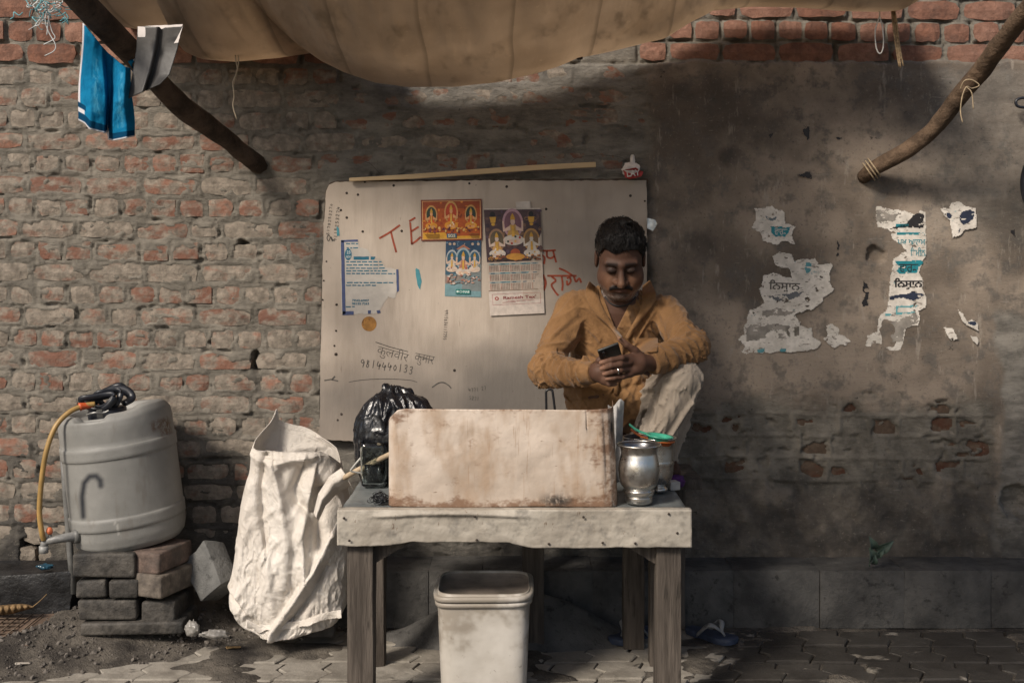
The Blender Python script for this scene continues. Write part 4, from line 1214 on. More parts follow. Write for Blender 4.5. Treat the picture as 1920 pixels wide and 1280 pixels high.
# ------------------------------------------------------------------ torn posters on the plaster
def WP(px, py, l=0.0): return P(px, py, DW - .0185 - l + .004 * math.sin(px * .02))
def m_torn():
    t = NT('torn poster paper')
    c = t.mix(t.ramp(t.noise(20, 8, .65), .35, .7), (0.56, 0.52, 0.465), (0.76, 0.71, 0.645))
    c = t.mix(t.ramp(t.noise(38, 8, .7, stretch=(1, 1, 2.2), off=(2, 3, 4)), .56, .66, 0, .8), c, (0.20, 0.172, 0.145))
    c = t.mix(t.ramp(t.noise(24, 8, .7, off=(9, 3, 4)), .64, .70, 0, .6), c, (0.10, 0.26, 0.29))
    t.bump((t.noise(60, 6, .7), .002))
    return t.fin(c, .85, Specular_IOR_Level=.15)
M_TORNP = m_torn()
M_TEAL, M_INK, M_NAVY = pc(26, 122, 134), pc(34, 32, 34), pc(38, 46, 66)
M_GLUE = basic('thin grey paper and glue left on plaster', (0.27, 0.245, 0.215), .9, .25, 26, .001)
PA = [(1414, 391), (1448, 387), (1470, 399), (1473, 419), (1494, 424), (1484, 440), (1492, 458), (1468, 450), (1457, 461), (1428, 451), (1424, 434), (1409, 428), (1416, 412)]
PB = [(1448, 479), (1463, 472), (1485, 477), (1488, 489), (1529, 484), (1534, 496), (1559, 494), (1557, 511), (1555, 531), (1564, 544), (1545, 561), (1525, 580), (1498, 585), (1488, 593), (1503, 601), (1502, 611), (1522, 615), (1525, 632), (1539, 642), (1528, 655), (1481, 660), (1419, 662), (1391, 660), (1396, 648), (1384, 635), (1396, 628), (1394, 615), (1401, 601), (1404, 583), (1421, 578), (1434, 568), (1424, 541), (1431, 531), (1431, 517), (1448, 512), (1485, 522), (1481, 504), (1451, 494)]
PD = [(1642, 386), (1665, 392), (1692, 395), (1720, 402), (1725, 394), (1736, 400), (1736, 430), (1736, 475), (1730, 490), (1722, 510), (1730, 520), (1729, 540), (1738, 560), (1736, 575), (1720, 582), (1725, 597), (1720, 610), (1697, 615), (1695, 642), (1687, 655), (1670, 655), (1655, 645), (1640, 642), (1625, 652), (1627, 630), (1645, 620), (1647, 597), (1660, 585), (1667, 560), (1670, 515), (1675, 485), (1700, 470), (1675, 447), (1665, 432), (1645, 425), (1641, 407)]
def tpos(name, label, outline, jag, seed):
    t = thing(name, label, 'poster', WP(*outline[0]), 'torn posters on the plaster')
    MB().add(torn(outline, WP, .0015, jag, 1.5, seed, .24)).obj('paper', M_TORNP, t)
    return t
def prt(t, name, polys, mat, lift=.0016, jag=1.5, seed=1):
    m = MB()
    for q in polys: m.add(torn(q, lambda a, b, l: WP(a, b, lift + l), .0004, jag, 1.5, seed, .36))
    return tag(m.obj(name, mat, t), kind='stuff')
def txt(t, name, items, mat, lift=.0022):
    m = MB()
    for (b, x0, y0, x1, y1, bo, an) in items: m.add(place_text(b, x0, y0, x1, y1, WP, lift, bo, an))
    return tag(m.obj(name, mat, t), kind='stuff')
t = tpos('torn_poster', 'small torn white poster scrap with teal label and grey arc', PA, 3.5, 31)
prt(t, 'teal_label', [[(1445, 425), (1481, 426), (1478, 436), (1472, 444), (1453, 443), (1446, 436)]], M_TEAL)
txt(t, 'white_lettering', [('ਵਾਰਡ', 1452, 429, 1476, 440, .01, .03)], M_PAPER)
prt(t, 'grey_arc', [[(1434, 404), (1440, 408), (1447, 410), (1454, 407), (1457, 405), (1453, 412), (1445, 415), (1437, 411)]], pc(96, 108, 116))
t = tpos('torn_poster', 'largest torn white poster, ragged, with faded black lettering in its middle', PB, 4.0, 32)
txt(t, 'black_lettering', [('ਿਨਸ਼ਾਨ', 1441, 524, 1500, 546, .02, .03)], pc(92, 86, 80))
prt(t, 'ink_smear', [[(1440, 556), (1475, 550), (1506, 547), (1500, 557), (1470, 564), (1446, 565)]], pc(98, 100, 104), jag=3)
prt(t, 'thin_layer', [[(1398, 612), (1440, 607), (1478, 612), (1474, 632), (1420, 636), (1400, 640)], [(1425, 584), (1470, 578), (1490, 585), (1470, 592), (1430, 594)]], M_GLUE, jag=4, seed=5)
prt(t, 'bare_patch', [[(1473, 616), (1483, 612), (1487, 618), (1486, 630), (1478, 630), (1474, 624)], [(1488, 614), (1498, 612), (1499, 628), (1490, 630)]], M_MORTAR, jag=1)
prt(t, 'teal_mark', [[(1420, 656), (1432, 652), (1434, 660), (1422, 661)], [(1462, 655), (1474, 655), (1472, 660), (1464, 660)], [(1510, 492), (1522, 494), (1520, 508), (1512, 512), (1508, 502)]], pc(84, 140, 148), jag=2.5)
t = tpos('torn_poster', 'cluster of thin white paper flakes beside the largest torn poster', [(1549, 612), (1560, 607), (1572, 612), (1571, 626), (1583, 628), (1594, 640), (1586, 650), (1574, 645), (1566, 652), (1553, 645), (1545, 634), (1552, 626)], 4, 36)
t = tpos('torn_poster', 'tall narrow torn poster strip with teal bands and bold black lettering', PD, 3.2, 33)
prt(t, 'black_block', [[(1712, 404), (1721, 398), (1733, 404), (1733, 428), (1706, 427), (1668, 429), (1682, 424), (1700, 420)]], M_INK, jag=2)
prt(t, 'teal_band', [[(1680, 420), (1704, 420), (1704, 425), (1680, 426)], [(1682, 436), (1735, 436), (1735, 440), (1682, 440)], [(1677, 489), (1728, 488), (1730, 493), (1722, 500), (1720, 511), (1686, 513), (1679, 506), (1684, 498)]], M_TEAL, jag=1.2)
prt(t, 'teal_frame', [[(1680, 573), (1720, 572), (1719, 575), (1684, 577), (1683, 586), (1715, 584), (1716, 587), (1680, 590)], [(1660, 588), (1672, 588), (1672, 591), (1660, 592)]], pc(96, 158, 164), jag=1.2)
txt(t, 'teal_lettering', [('ਪਖ ਆਲਮ', 1683, 449, 1735, 459, .01, .0), ('ਿਤਮੀਨ', 1707, 464, 1735, 480, .01, 0)], M_TEAL)
txt(t, 'black_lettering', [('ਿਨਸ਼ਾਨ', 1676, 521, 1730, 542, .035, 0), ('ਵਾਰਡ', 1686, 495, 1722, 510, .01, 0)], M_INK)
prt(t, 'ink_smear', [[(1669, 556), (1690, 552), (1712, 548), (1731, 551), (1733, 556), (1715, 562), (1690, 563), (1670, 562)]], M_NAVY, jag=2)
prt(t, 'bleached_layer', [[(1660, 610), (1690, 598), (1718, 584), (1722, 604), (1697, 613), (1692, 640), (1672, 640), (1658, 630)], [(1643, 392), (1670, 396), (1690, 400), (1676, 414), (1650, 420), (1644, 408)]], M_GLUE, jag=4)
t = tpos('torn_poster', 'ragged poster scrap smeared with dark blue ink, set apart from the strip', [(1764, 391), (1780, 390), (1783, 380), (1796, 377), (1808, 384), (1830, 392), (1832, 410), (1829, 428), (1808, 428), (1800, 440), (1786, 446), (1783, 432), (1780, 414), (1770, 404)], 3, 34)
prt(t, 'ink_smear', [[(1774, 398), (1788, 399), (1784, 410), (1776, 408)], [(1802, 396), (1818, 392), (1828, 398), (1824, 412), (1806, 422), (1800, 410)], [(1793, 430), (1803, 428), (1797, 438)]], M_NAVY, jag=3)
t = tpos('torn_poster', 'small elongated poster scrap with dark lettering low on the plaster', [(1797, 580), (1806, 588), (1812, 602), (1822, 600), (1834, 606), (1834, 622), (1828, 618), (1812, 610), (1804, 602)], 1.8, 35)
prt(t, 'ink_mark', [[(1812, 599), (1832, 602), (1830, 610), (1815, 607)]], M_NAVY, jag=2)
for nm, poly in (('bare white paper flake below the small lettered scrap', [(1820, 630), (1832, 632), (1835, 640), (1833, 647), (1824, 640)]), ('bare white paper flake low on the plaster, left of the lettered scrap', [(1770, 614), (1786, 615), (1792, 626), (1794, 634), (1784, 638), (1776, 628)])):
    tpos('torn_poster', nm, poly, 1.6, 40)
# black tar smears on the plaster
m = MB()
for q in ([(1341, 283), (1352, 290), (1350, 297), (1332, 292)], [(1355, 275), (1366, 292), (1378, 305), (1390, 290), (1389, 276), (1382, 290), (1372, 292)], [(1506, 236), (1519, 238), (1517, 262), (1509, 256), (1504, 246)], [(1492, 328), (1520, 322), (1521, 333), (1504, 333)], [(1440, 254), (1452, 248), (1446, 260)], [(1565, 257), (1582, 258), (1572, 263)],
          [(1569, 450), (1574, 460), (1572, 478), (1565, 480), (1570, 465)], [(1620, 528), (1630, 540), (1628, 572), (1618, 574), (1624, 552), (1616, 544)], [(1358, 583), (1375, 578), (1390, 586), (1388, 594), (1372, 590)], [(1638, 660), (1650, 664), (1642, 684), (1636, 686)], [(1895, 434), (1904, 430), (1902, 444)], [(1350, 360), (1362, 366), (1354, 380)]):
    m.add(torn(q, lambda a, b, l: WP(a, b, l - .001), .0014, 4, 1.5, 17, .4))
o = m.obj('tar_smears', M_INK, wall); o['kind'] = 'stuff'
# ------------------------------------------------------------------ the table
ZT = 0.633
def m_wood(name, c1, c2, dirt=(0.03, 0.025, 0.02)):
    t = NT(name)
    c = t.mix(t.ramp(t.noise(6, 8, .65, stretch=(6, 6, .5)), .3, .7), c1, c2)
    c = t.mix(t.ramp(t.noise(16, 8, .7, stretch=(4, 4, .6), off=(2, 2, 2)), .56, .70, 0, .75), c, dirt)
    t.bump((t.noise(22, 8, .7, stretch=(5, 5, .4)), .004))
    return t.fin(c, .8, Specular_IOR_Level=.3)
M_WOOD = m_wood('weathered grey brown wood', (0.048, 0.039, 0.032), (0.115, 0.096, 0.080))
def m_tin():
    """weathered tin sheet tacked over the table"""
    t = NT('weathered tin sheet')
    c = t.mix(t.ramp(t.noise(5, 8, .6), .32, .68), (0.27, 0.24, 0.20), (0.42, 0.385, 0.33))
    c = t.mix(t.ramp(t.noise(13, 8, .75, off=(1, 5, 1)), .50, .68, 0, .8), c, (0.19, 0.175, 0.152))
    c = t.mix(t.ramp(t.noise(34, 8, .8, stretch=(1, 1, .5), off=(7, 5, 1)), .63, .70, 0, .7), c, (0.12, 0.075, 0.045))
    t.bump((t.noise(12, 6, .6), .008), (t.noise(90, 5, .7), .0012))
    return t.fin(c, .55, Specular_IOR_Level=.4)
M_TIN = m_tin()
def m_top():
    t = NT('blue grey worn table sheet')
    c = t.mix(t.ramp(t.noise(7, 8, .6), .3, .7), (0.105, 0.118, 0.122), (0.20, 0.215, 0.215))
    c = t.mix(t.ramp(t.noise(22, 8, .7, off=(3, 5, 1)), .58, .72, 0, .7), c, (0.075, 0.075, 0.075))
    t.bump((t.noise(14, 6, .6), .004))
    return t.fin(c, .38, Specular_IOR_Level=.5)
tbl = thing('stall_table', 'rough wooden stall table with pale tin sheet tacked along its front', 'table', (0, 3.85 - DW, 0))
XL, XR, DF, DB = -.532, .546, 3.615, 4.15
def top_fn(u, v):
    x = XL + .004 + (XR - XL - .008) * u; d = DF + (DB - DF) * v
    z = ZT - .002 + .004 * (fbm(u * 7, v * 5, None, 3, 4) - .5) * 2
    return x, d - DW, z
v, f = grid(top_fn, 70, 40)
o = obj('tabletop', mesh('tabletop', v, f, True), m_top(), tbl); solidify(o, .012, -1)
def apron(u, v):
    px = 632 + (1297 - 632) * u
    yb_ = np.interp(px, [630, 700, 740, 775, 955, 975, 996, 1297], [1023, 1024, 1020, 1016, 1016, 1021, 1027, 1026]) + 2 * (fbm(px * .03, 0 * px, None, 2, 3) - .5) * 2
    y0 = 955.5 + 1.5 * (fbm(px * .02, 0 * px + 3, None, 5, 3) - .5) * 2
    t = np.clip((v - .14) / .86, 0, 1)
    py = y0 + (yb_ - y0) * t
    d = 3.60 + np.where(v < .14, .03 * ((.14 - v) / .14) ** 1, 0)
    lip = np.exp(-((py - (966 + 4 * np.sin(px * .013))) / 4.5) ** 2) * sstep(690, 720, px) * (1 - sstep(960, 1010, px))
    z_roll = np.where(v < .14, .0, 0)
    d = d - .010 * lip + .010 * (fbm(px * .015, v * 2.2, None, 14, 4) - .5) + .006 * np.abs(fbm(px * .035, v * 3 + 4, None, 18, 3) - .5)
    X = (px - 960) * 3.6 / F
    Z = np.where(v < .14, ZT + .003 - .0015 * (v / .14), H - (py - YH) * 3.6 / F)
    return X, d - DW, Z
v, f = grid(apron, 190, 34)
o = obj('front_apron', mesh('front_apron', v, f, True), M_TIN, tbl); solidify(o, .002, 0)
def wood_box(name, parent, x0, x1, d0, d1, z0, z1, seed, bev=.004, mat=None, jit=.002):
    v, f = rbox((x1 - x0, d1 - d0, z1 - z0), bev, 2, jit, seed, cuts=2)
    o = MB().add(xf((v, f), ((x0 + x1) / 2, (d0 + d1) / 2 - DW, (z0 + z1) / 2))).obj(name, mat or M_WOOD, parent)
    return autosmooth(o, 50)
wood_box('front_rail', tbl, XL + .02, XR - .02, 3.615, 3.65, .535, .616, 1)
wood_box('back_rail', tbl, XL + .02, XR - .02, 4.10, 4.135, .535, .616, 2)
wood_box('side_rail', tbl, XL + .012, XL + .045, 3.66, 4.09, .54, .616, 3); wood_box('side_rail', tbl, XR - .045, XR - .012, 3.66, 4.09, .54, .616, 4)
wood_box('leg', tbl, -.512, -.430, 3.628, 3.71, -.01, .534, 5); wood_box('leg', tbl, .447, .522, 3.628, 3.71, -.01, .534, 6)
wood_box('leg', tbl, -.505, -.440, 4.04, 4.11, -.01, .534, 7); wood_box('leg', tbl, .475, .535, 4.04, 4.11, -.01, .534, 8)
for sg, x in ((1, -.430), (-1, .447)):
    v = [(x, .0, .535), (x + sg * .125, .0, .535), (x + sg * .125, .0, .53), (x, .0, .455)]
    v = [(a, 3.655 - DW, c) for a, b, c in v] + [(a, 3.690 - DW, c) for a, b, c in v]
    MB().add((v, [(0, 1, 2, 3), (7, 6, 5, 4), (0, 4, 5, 1), (1, 5, 6, 2), (2, 6, 7, 3), (3, 7, 4, 0)])).obj('corner_brace', M_WOOD, tbl)
for (x, y) in [(645, 971), (890, 968), (1094, 969), (1254, 963), (894, 1012), (1029, 1019), (1130, 1017), (1270, 999), (1191, 1018), (655, 1013)]:
    n = obj('nail', nail_me, None, tbl); n.location = tuple(P(x, y, 3.594)); n.scale = (.8, 1, .8)

# high bench behind the table, hidden but for its legs
bn = thing('wooden_bench', 'plain dark wooden bench behind the table that the man sits on', 'bench', (.34, 4.35 - DW, 0))
wood_box('seat', bn, .02, .68, 4.19, 4.50, .575, .615, 21)
for (a, b) in ((.04, 4.21), (.40, 4.21), (.04, 4.43), (.58, 4.43)): wood_box('leg', bn, a, a + .075, b, b + .05, .0, .574, int(a * 99 + b * 10))
# black metal handle
m = MB()
m.add(tube(smooth_path([P(1025, 800, 4.0), P(1024, 745, 4.0), P(1024, 734, 4.0), P(1028, 730, 4.0), P(1034, 731, 4.0), P(1037, 740, 4.0), P(1044, 800, 4.0)], 5), .0042, 8))
hd = thing('metal_handle', 'narrow black metal loop standing up behind the cream box by his elbow', 'handle', P(1034, 800, 4.0))
M_BLK = basic('black metal', (0.012, 0.012, 0.014), .35)
m.obj('loop', M_BLK, hd, True)
MB().add(xf(rbox((.052, .03, .012), .003), (P(1034, 800, 4.0)[0], 4.0 - DW, ZT + .006))).obj('foot', M_BLK, hd)
MB().add(tube([P(1034, 800, 4.0), A([P(1034, 800, 4.0)[0], 4.0 - DW, ZT + .01])], .008, 8)).obj('stem', M_BLK, hd, True)

# ------------------------------------------------------------------ cream tin windshield on the table
def m_box():
    t = NT('scuffed cream enamel')
    at, rust, soot, _ = t.attr('B')
    c = t.mix(t.ramp(t.noise(4, 6, .6), .3, .7), (0.44, 0.365, 0.30), (0.60, 0.515, 0.44))
    c = t.mix(t.ramp(t.noise(8, 8, .75, stretch=(1, 1, .45)), .42, .66, 0, .75), c, (0.36, 0.255, 0.175))
    c = t.mix(t.ramp(t.noise(38, 8, .8, stretch=(1.6, 1, .10), off=(5, 5, 5)), .58, .68, 0, .5), c, (0.33, 0.21, 0.13))
    rn = t.math('ADD', t.noise(20, 8, .8, stretch=(.7, 1, 1)), t.math('MULTIPLY', rust, .26))
    c = t.mix(t.ramp(rn, .57, .80, 0, .85), c, (0.17, 0.090, 0.050))
    rn2 = t.math('ADD', t.noise(46, 8, .8, stretch=(.4, 1, 1), off=(3, 1, 2)), t.math('MULTIPLY', rust, .10))
    c = t.mix(t.ramp(rn2, .66, .74, 0, .7), c, (0.12, 0.06, 0.035))
    c = t.mix(t.math('MULTIPLY', soot, t.ramp(t.noise(24, 8, .75, off=(1, 9, 2)), .38, .55)), c, (0.022, 0.018, 0.016))
    t.bump((t.noise(10, 5, .55), .006), (t.noise(70, 6, .75), .001))
    return t.fin(c, .5, Specular_IOR_Level=.4)
bx = thing('tin_box', 'scuffed cream tin box standing on the front edge of the table', 'box', (0, 3.66 - DW, ZT))
def tin(u, v):
    # plan: short left return, long front, rounded right corner, right return
    pts = A([(728, 3.80), (727, 3.68), (728.5, 3.652), (733, 3.640), (742, 3.636), (800, 3.634), (900, 3.634), (1000, 3.634), (1090, 3.634), (1128, 3.636), (1143, 3.645), (1152, 3.662), (1156, 3.690), (1160, 3.76), (1163, 3.84)])
    wv = np.linspace(0, 1, len(pts)); wv = A([0, .04, .06, .08, .10, .2, .4, .6, .8, .86, .89, .92, .945, .97, 1.0])
    px = np.interp(u, wv, pts[:, 0]); d = np.interp(u, wv, pts[:, 1])
    X = (px - 960) * 3.635 / F
    ytop = np.interp(px, [727, 732, 746, 760, 900, 1100, 1150, 1163], [792, 782, 768, 766, 767, 768, 766, 766])
    zt = H - (ytop - YH) * 3.636 / F; zb = ZT + .003 + .0025 * np.sin(px * .02)
    z = zb + (zt - zb) * v
    wob = .010 * (fbm(u * 6, v * 3, None, 5, 3) - .5) - .004 * np.sin(v * math.pi)
    taper = np.where(px > 1100, (v - .5) * -.014, 0)
    return X + taper, d - DW + wob * ((u > .09) & (u < .87)), z
NUB, NVB = 260, 70
v, f = grid(tin, NUB, NVB)
me = mesh('sheet', v, f[:, ::-1], True)
ub, vb = np.meshgrid(np.linspace(0, 1, NUB), np.linspace(0, 1, NVB), indexing='ij')
rust = np.clip(1.1 * (1 - sstep(.0, .16, vb)) + .7 * (1 - sstep(.03, .12, ub)) * (1 - sstep(.2, .5, vb)) + .9 * sstep(.78, .90, ub) * .8 + .5 * sstep(.93, 1, vb) + .8 * np.exp(-((ub - .11) / .03) ** 2 - ((vb - .9) / .08) ** 2), 0, 1.2)
soot = np.clip(np.exp(-((ub - .70) / .07) ** 2 - ((vb - .06) / .07) ** 2) + np.exp(-((ub - .915) / .012) ** 2 - ((vb - .80) / .10) ** 2) * 1.2 + np.exp(-((ub - .955) / .02) ** 2) * .5 * (1 - vb), 0, 1)
col_attr(me, 'B', np.stack([rust.ravel(), soot.ravel(), 0 * rust.ravel()], 1))
o = obj('sheet', me, m_box(), bx); solidify(o, .002, 0)
# clear plastic sheet behind its end
def plast(u, v):
    px = 1140 + 30 * u + 2.5 * np.sin(v * 4 + u * 3); py = 750 + (905 - 750) * v + 9 * (1 - u) + 5 * np.sin(u * 7)
    d = 3.865 + .010 * np.sin(u * 7 + v * 3) + .02 * (fbm(u * 3, v * 6, None, 6, 3) - .5)
    return (px - 960) * d / F, d - DW, H - (py - YH) * d / F
v, f = grid(plast, 24, 60)
o = obj('plastic_sheet', mesh('plastic_sheet', v, f, True), basic('milky plastic film', (0.42, 0.41, 0.40), .5, .25, 20, .003, 18, Transmission_Weight=.15)); solidify(o, .001)
tag(o, 'crumpled milky plastic sheet hanging between the cream box and his trousers', 'plastic sheet')

# ------------------------------------------------------------------ steel pots
def m_steel():
    t = NT('dented steel')
    c = t.mix(t.ramp(t.noise(12, 6, .6), .3, .7), (0.50, 0.48, 0.45), (0.66, 0.64, 0.61))
    c = t.mix(t.ramp(t.noise(40, 8, .75, off=(1, 2, 3)), .60, .75, 0, .6), c, (0.26, 0.225, 0.19))
    r = t.ramp(t.noise(26, 6, .7), .3, .7, .22, .42)
    t.bump((t.noise(26, 3, .5), .0014))
    return t.fin(c, r, Metallic=1.0)
M_STEEL = m_steel()
M_SIN = basic('dark steel inside', (0.20, 0.20, 0.21), .3, .2, Metallic=.9)
def pot(name, label, px, d, prof, rings=()):
    c = A([(px - 960) * d / F, d - DW, ZT + .003])
    t = thing(name, label, 'pot', c)
    n = len(prof); z_ = smooth_path([(r, z, 0) for r, z in prof], 6)[:, :2]
    o = obj('body', mesh('body', *xf(lathe([tuple(q) for q in z_], 56, (True, False)), c), True), M_STEEL, t)
    rim_r, rim_z = prof[-1]
    obj('rim', mesh('rim', *xf(tube([(rim_r * math.cos(a), rim_r * math.sin(a), rim_z) for a in np.linspace(0, 2 * math.pi, 57)], .0028, 8, False), c), True), M_STEEL, t)
    ins = [(r - .0025, z) for r, z in z_ if z > rim_z * .45][::-1]; ins.append((.001, ins[-1][1]))
    obj('inside', mesh('inside', *xf(lathe(ins, 48), c), True), M_SIN, t)
    return t
pot('steel_pot', 'dented round-bellied steel pot in front, beside the cream box', 1198, 3.70, [(.038, 0), (.042, .006), (.043, .020), (.040, .023), (.046, .028), (.049, .040), (.046, .045), (.058, .062), (.064, .092), (.0635, .120), (.058, .146), (.056, .160), (.061, .178), (.068, .184)])
pot('steel_pot', 'taller slim steel pot behind, with plastic strainers laid across its rim', 1234, 3.87, [(.024, 0), (.030, .004), (.031, .012), (.024, .020), (.034, .030), (.047, .052), (.051, .090), (.0525, .092), (.0525, .102), (.051, .104), (.050, .140), (.052, .160), (.058, .178)])
c = A([(1196 - 960) * 3.93 / F, 3.93 - DW, ZT])
bw = thing('black_bowl', 'small black bowl standing behind the two steel pots', 'bowl', c)
obj('body', mesh('body', *xf(lathe([(.03, .0), (.034, .10), (.030, .135), (.046, .150), (.050, .172), (.047, .176), (.044, .160), (.02, .150), (.001, .148)], 36, (True, False)), c), True), basic('black enamel', (0.015, 0.016, 0.02), .25), bw)
obj('rim', mesh('rim', *xf(tube([(.0495 * math.cos(a), .0495 * math.sin(a), .174) for a in np.linspace(0, 6.2832, 40)], .002, 6, False), c), True), M_STEEL, bw)
def strainer(name, label, col, px, py, d, tilt, yaw, hang):
    base = P(px, py, d)
    t = thing(name, label, 'strainer', base)
    R = Matrix.Rotation(yaw, 3, 'Z') @ Matrix.Rotation(tilt, 3, 'Y')
    mt = basic(name + ' plastic', col, .35, .15, 30)
    obj('bowl', mesh('bowl', *xf(lathe([(.001, -.016), (.022, -.014), (.036, -.006), (.040, .004), (.046, .006), (.046, .010), (.037, .009), (.034, -.002), (.02, -.010), (.001, -.012)], 40), base, mat=R), True), mt, t)
    v, f = rbox((.062, .016, .007), .003, 2, cuts=2); v[:, 2] += .022 * (v[:, 0] / .062 - .5) ** 2
    o = MB().add(xf((v + A([-.072, 0, .008]), f), base, mat=R)).obj('handle', mt, t); autosmooth(o, 50)
    obj('mesh_disc', mesh('mesh_disc', *xf(lathe([(.034, -.001), (.018, -.008), (.001, -.010)], 32), base, mat=R), True), basic(name + ' mesh', tuple(x * .4 for x in col), .6), t)
strainer('orange_strainer', 'orange plastic strainer lying under the green one', (0.42, 0.10, 0.02), 1239, 829, 3.855, .10, -.25, 0)
strainer('green_strainer', 'green plastic strainer with its handle raised, topmost over the slim pot', (0.055, 0.36, 0.24), 1236, 821, 3.845, .13, -.18, 0)
# odds and ends at the table's corner
tag(MB().add(xf(rbox((.035, .04, .028), .003), P(1262, 909, 3.93), (0, 0, .3))).obj('carton', basic('pale carton', (0.42, 0.41, 0.40), .6)), 'small pale carton behind the steel pots at the table corner', 'carton')
tag(obj('purple_cloth', mesh('purple_cloth', *crumple(P(1268, 902, 3.99), (.030, .022, .022), 6, .4, .004), True), basic('purple cloth', (0.06, 0.012, 0.10), .8)), 'crumpled purple cloth at the back corner of the table', 'cloth')
tag(obj('brown_bundle', mesh('brown_bundle', *crumple(P(1264, 884, 4.03), (.022, .02, .035), 9, .4, .004), True), basic('dark brown paper', (0.07, 0.035, 0.022), .8)), 'small dark brown bundle just above the purple cloth', 'bundle')

# ------------------------------------------------------------------ behind the box: bag, jar, stick, scrubber
def m_bag():
    t = NT('black bin plastic')
    t.bump((t.noise(45, 3, .5, dist=1.5, stretch=(1, 1, .5)), .004))
    return t.fin((0.006, 0.0065, 0.009), .27, Specular_IOR_Level=.7)
bc = P(735, 815, 4.07)
def bagf(p):
    q = p - bc
    d1 = sd_ell(q, (.004, 0, -.01), (.134, .088, .150))
    d1 = smin(d1, sd_ell(q, (.0, 0, -.10), (.115, .085, .10)), .03)
    d1 = smin(d1, sd_cap(q, (-.005, 0, .11), (-.002, 0, .148), .040, .010), .04); d1 = smin(d1, sd_ell(q, (.03, 0, .07), (.10, .07, .07)), .03)
    for e, r in (((-.022, .0, .168), .004), ((.062, .01, .150), .006), ((.10, .0, .11), .02)):
        d1 = smin(d1, sd_cap(q, (-.002 if e[0] < .09 else .06, 0, .150 if e[0] < .09 else .05), e, .010, r), .014)
    w = np.arctan2(q[..., 0], -q[..., 1] + .02); cw, sw = np.cos(w), np.sin(w)
    pinch = np.exp(-((q[..., 2] - .11) / .09) ** 2)
    d1 = d1 - .010 * (1 - np.clip(np.abs(fbm(sw * 3.2 + 5, cw * 3.2 + 5, q[..., 2] * 5, 3, 2) - .5) * 6, 0, 1)) * (.35 + pinch) + .016 * (fbm(q[..., 0] * 9, q[..., 1] * 9, q[..., 2] * 7, 23, 2) - .5)
    rg = np.abs(fbm(q[..., 0] * 26 + 3, q[..., 1] * 26, q[..., 2] * 20, 13, 2) - .5)
    d1 = d1 - .0035 * (1 - np.clip(rg * 8, 0, 1))
    return np.maximum(d1, -(p[..., 2] - ZT - .002))
v, f = surface_nets(bagf, bc - A([.19, .14, .2]), bc + A([.19, .14, .22]), .0045)
tag(obj('plastic_bag', mesh('plastic_bag', v, f, True), m_bag()), 'tied shiny black plastic bag behind the cream box', 'bag')
def m_glass():
    t = NT('clear glass'); 
    return t.fin((0.86, 0.92, 0.90), .06, Transmission_Weight=1.0, IOR=1.45)
M_GLASS = m_glass()
jc = A([P(703, 905, 3.98)[0], 3.975 - DW, ZT + .003])
jr = thing('glass_jar', 'square clear glass jar in front of the black bag', 'jar', jc)
m = MB()
def sq(r, z, n=40, e=5.0):
    return [(math.copysign(abs(math.cos(a)) ** (2 / e), math.cos(a)) * r, math.copysign(abs(math.sin(a)) ** (2 / e), math.sin(a)) * r * .9, z) for a in np.linspace(0, 2 * math.pi, n, endpoint=False)]
prof = [(.036, .0), (.043, .006), (.046, .04), (.047, .13), (.048, .150), (.0445, .150), (.0435, .13), (.0425, .045), (.039, .012), (.01, .010)]
vv_ = [q for r, z in prof for q in sq(r, z)]; n = 40
ff = [(i * n + k, i * n + (k + 1) % n, (i + 1) * n + (k + 1) % n, (i + 1) * n + k) for i in range(len(prof) - 1) for k in range(n)]
ff.append(tuple(range(n))[::-1]); ff.append(tuple((len(prof) - 1) * n + k for k in range(n)))
m.add(xf((vv_, ff), jc)); m.obj('glass', M_GLASS, jr, True)
MB().add(tube(smooth_path([tuple(q) for q in [jc + A([-.046, 0, .095]), jc + A([-.075, -.01, .06]), jc + A([-.078, -.01, .05]), jc + A([-.05, 0, .042]), jc + A([-.047, 0, .04])]], 5), .0035, 6)).obj('handle', basic('pale plastic handle', (0.42, 0.41, 0.38), .5), jr, True)
for k, dx in enumerate((-.019, .019)):
    cc = jc + A([dx, -.004, .014])
    g = obj('tumbler', mesh('tumbler', *xf(lathe([(.012, 0), (.014, .002), (.017, .06), (.0158, .06), (.013, .006), (.001, .005)], 20, (True, False)), cc), True), M_GLASS)
    tag(g, ('tea glass standing in the square jar, nearer the sack', 'tea glass standing in the square jar, nearer the cream box')[k], 'glass', 'tea glasses in the jar')
o = obj('stick', mesh('stick', *tube(smooth_path([P(604, 920, 4.19), P(640, 898, 4.10), P(690, 871, 3.98), P(742, 846, 3.88)], 6), [.0075, .009, .0085], 10, True, .08, 3), True), basic('peeled stick', (0.40, 0.31, 0.21), .7, .25, 20))
tag(o, 'peeled wooden stick reaching from the white sack to the cream box', 'stick')
m = MB(); rr = random.Random(9)
c0 = P(712, 934, 3.685)
for k in range(60):
    a0, ph = rr.uniform(0, 6), rr.uniform(0, 6)
    ax = A([rr.gauss(0, 1), rr.gauss(0, 1), rr.gauss(0, 1)]); ax /= np.linalg.norm(ax); u = np.cross(ax, [.3, .5, .8]); u /= np.linalg.norm(u); w = np.cross(ax, u)
    R_ = rr.uniform(.008, .02); off = A([rr.gauss(0, .010), rr.gauss(0, .007), rr.gauss(0, .006)])
    pts = [c0 + off + (u * math.cos(t) + w * math.sin(t)) * R_ * A([1.2, .8, .75]) for t in np.linspace(a0, a0 + 3.5, 10)]
    pts = [A([q[0], q[1], max(q[2], ZT + .004)]) for q in pts]
    m.add(tube(pts, .0011, 4))
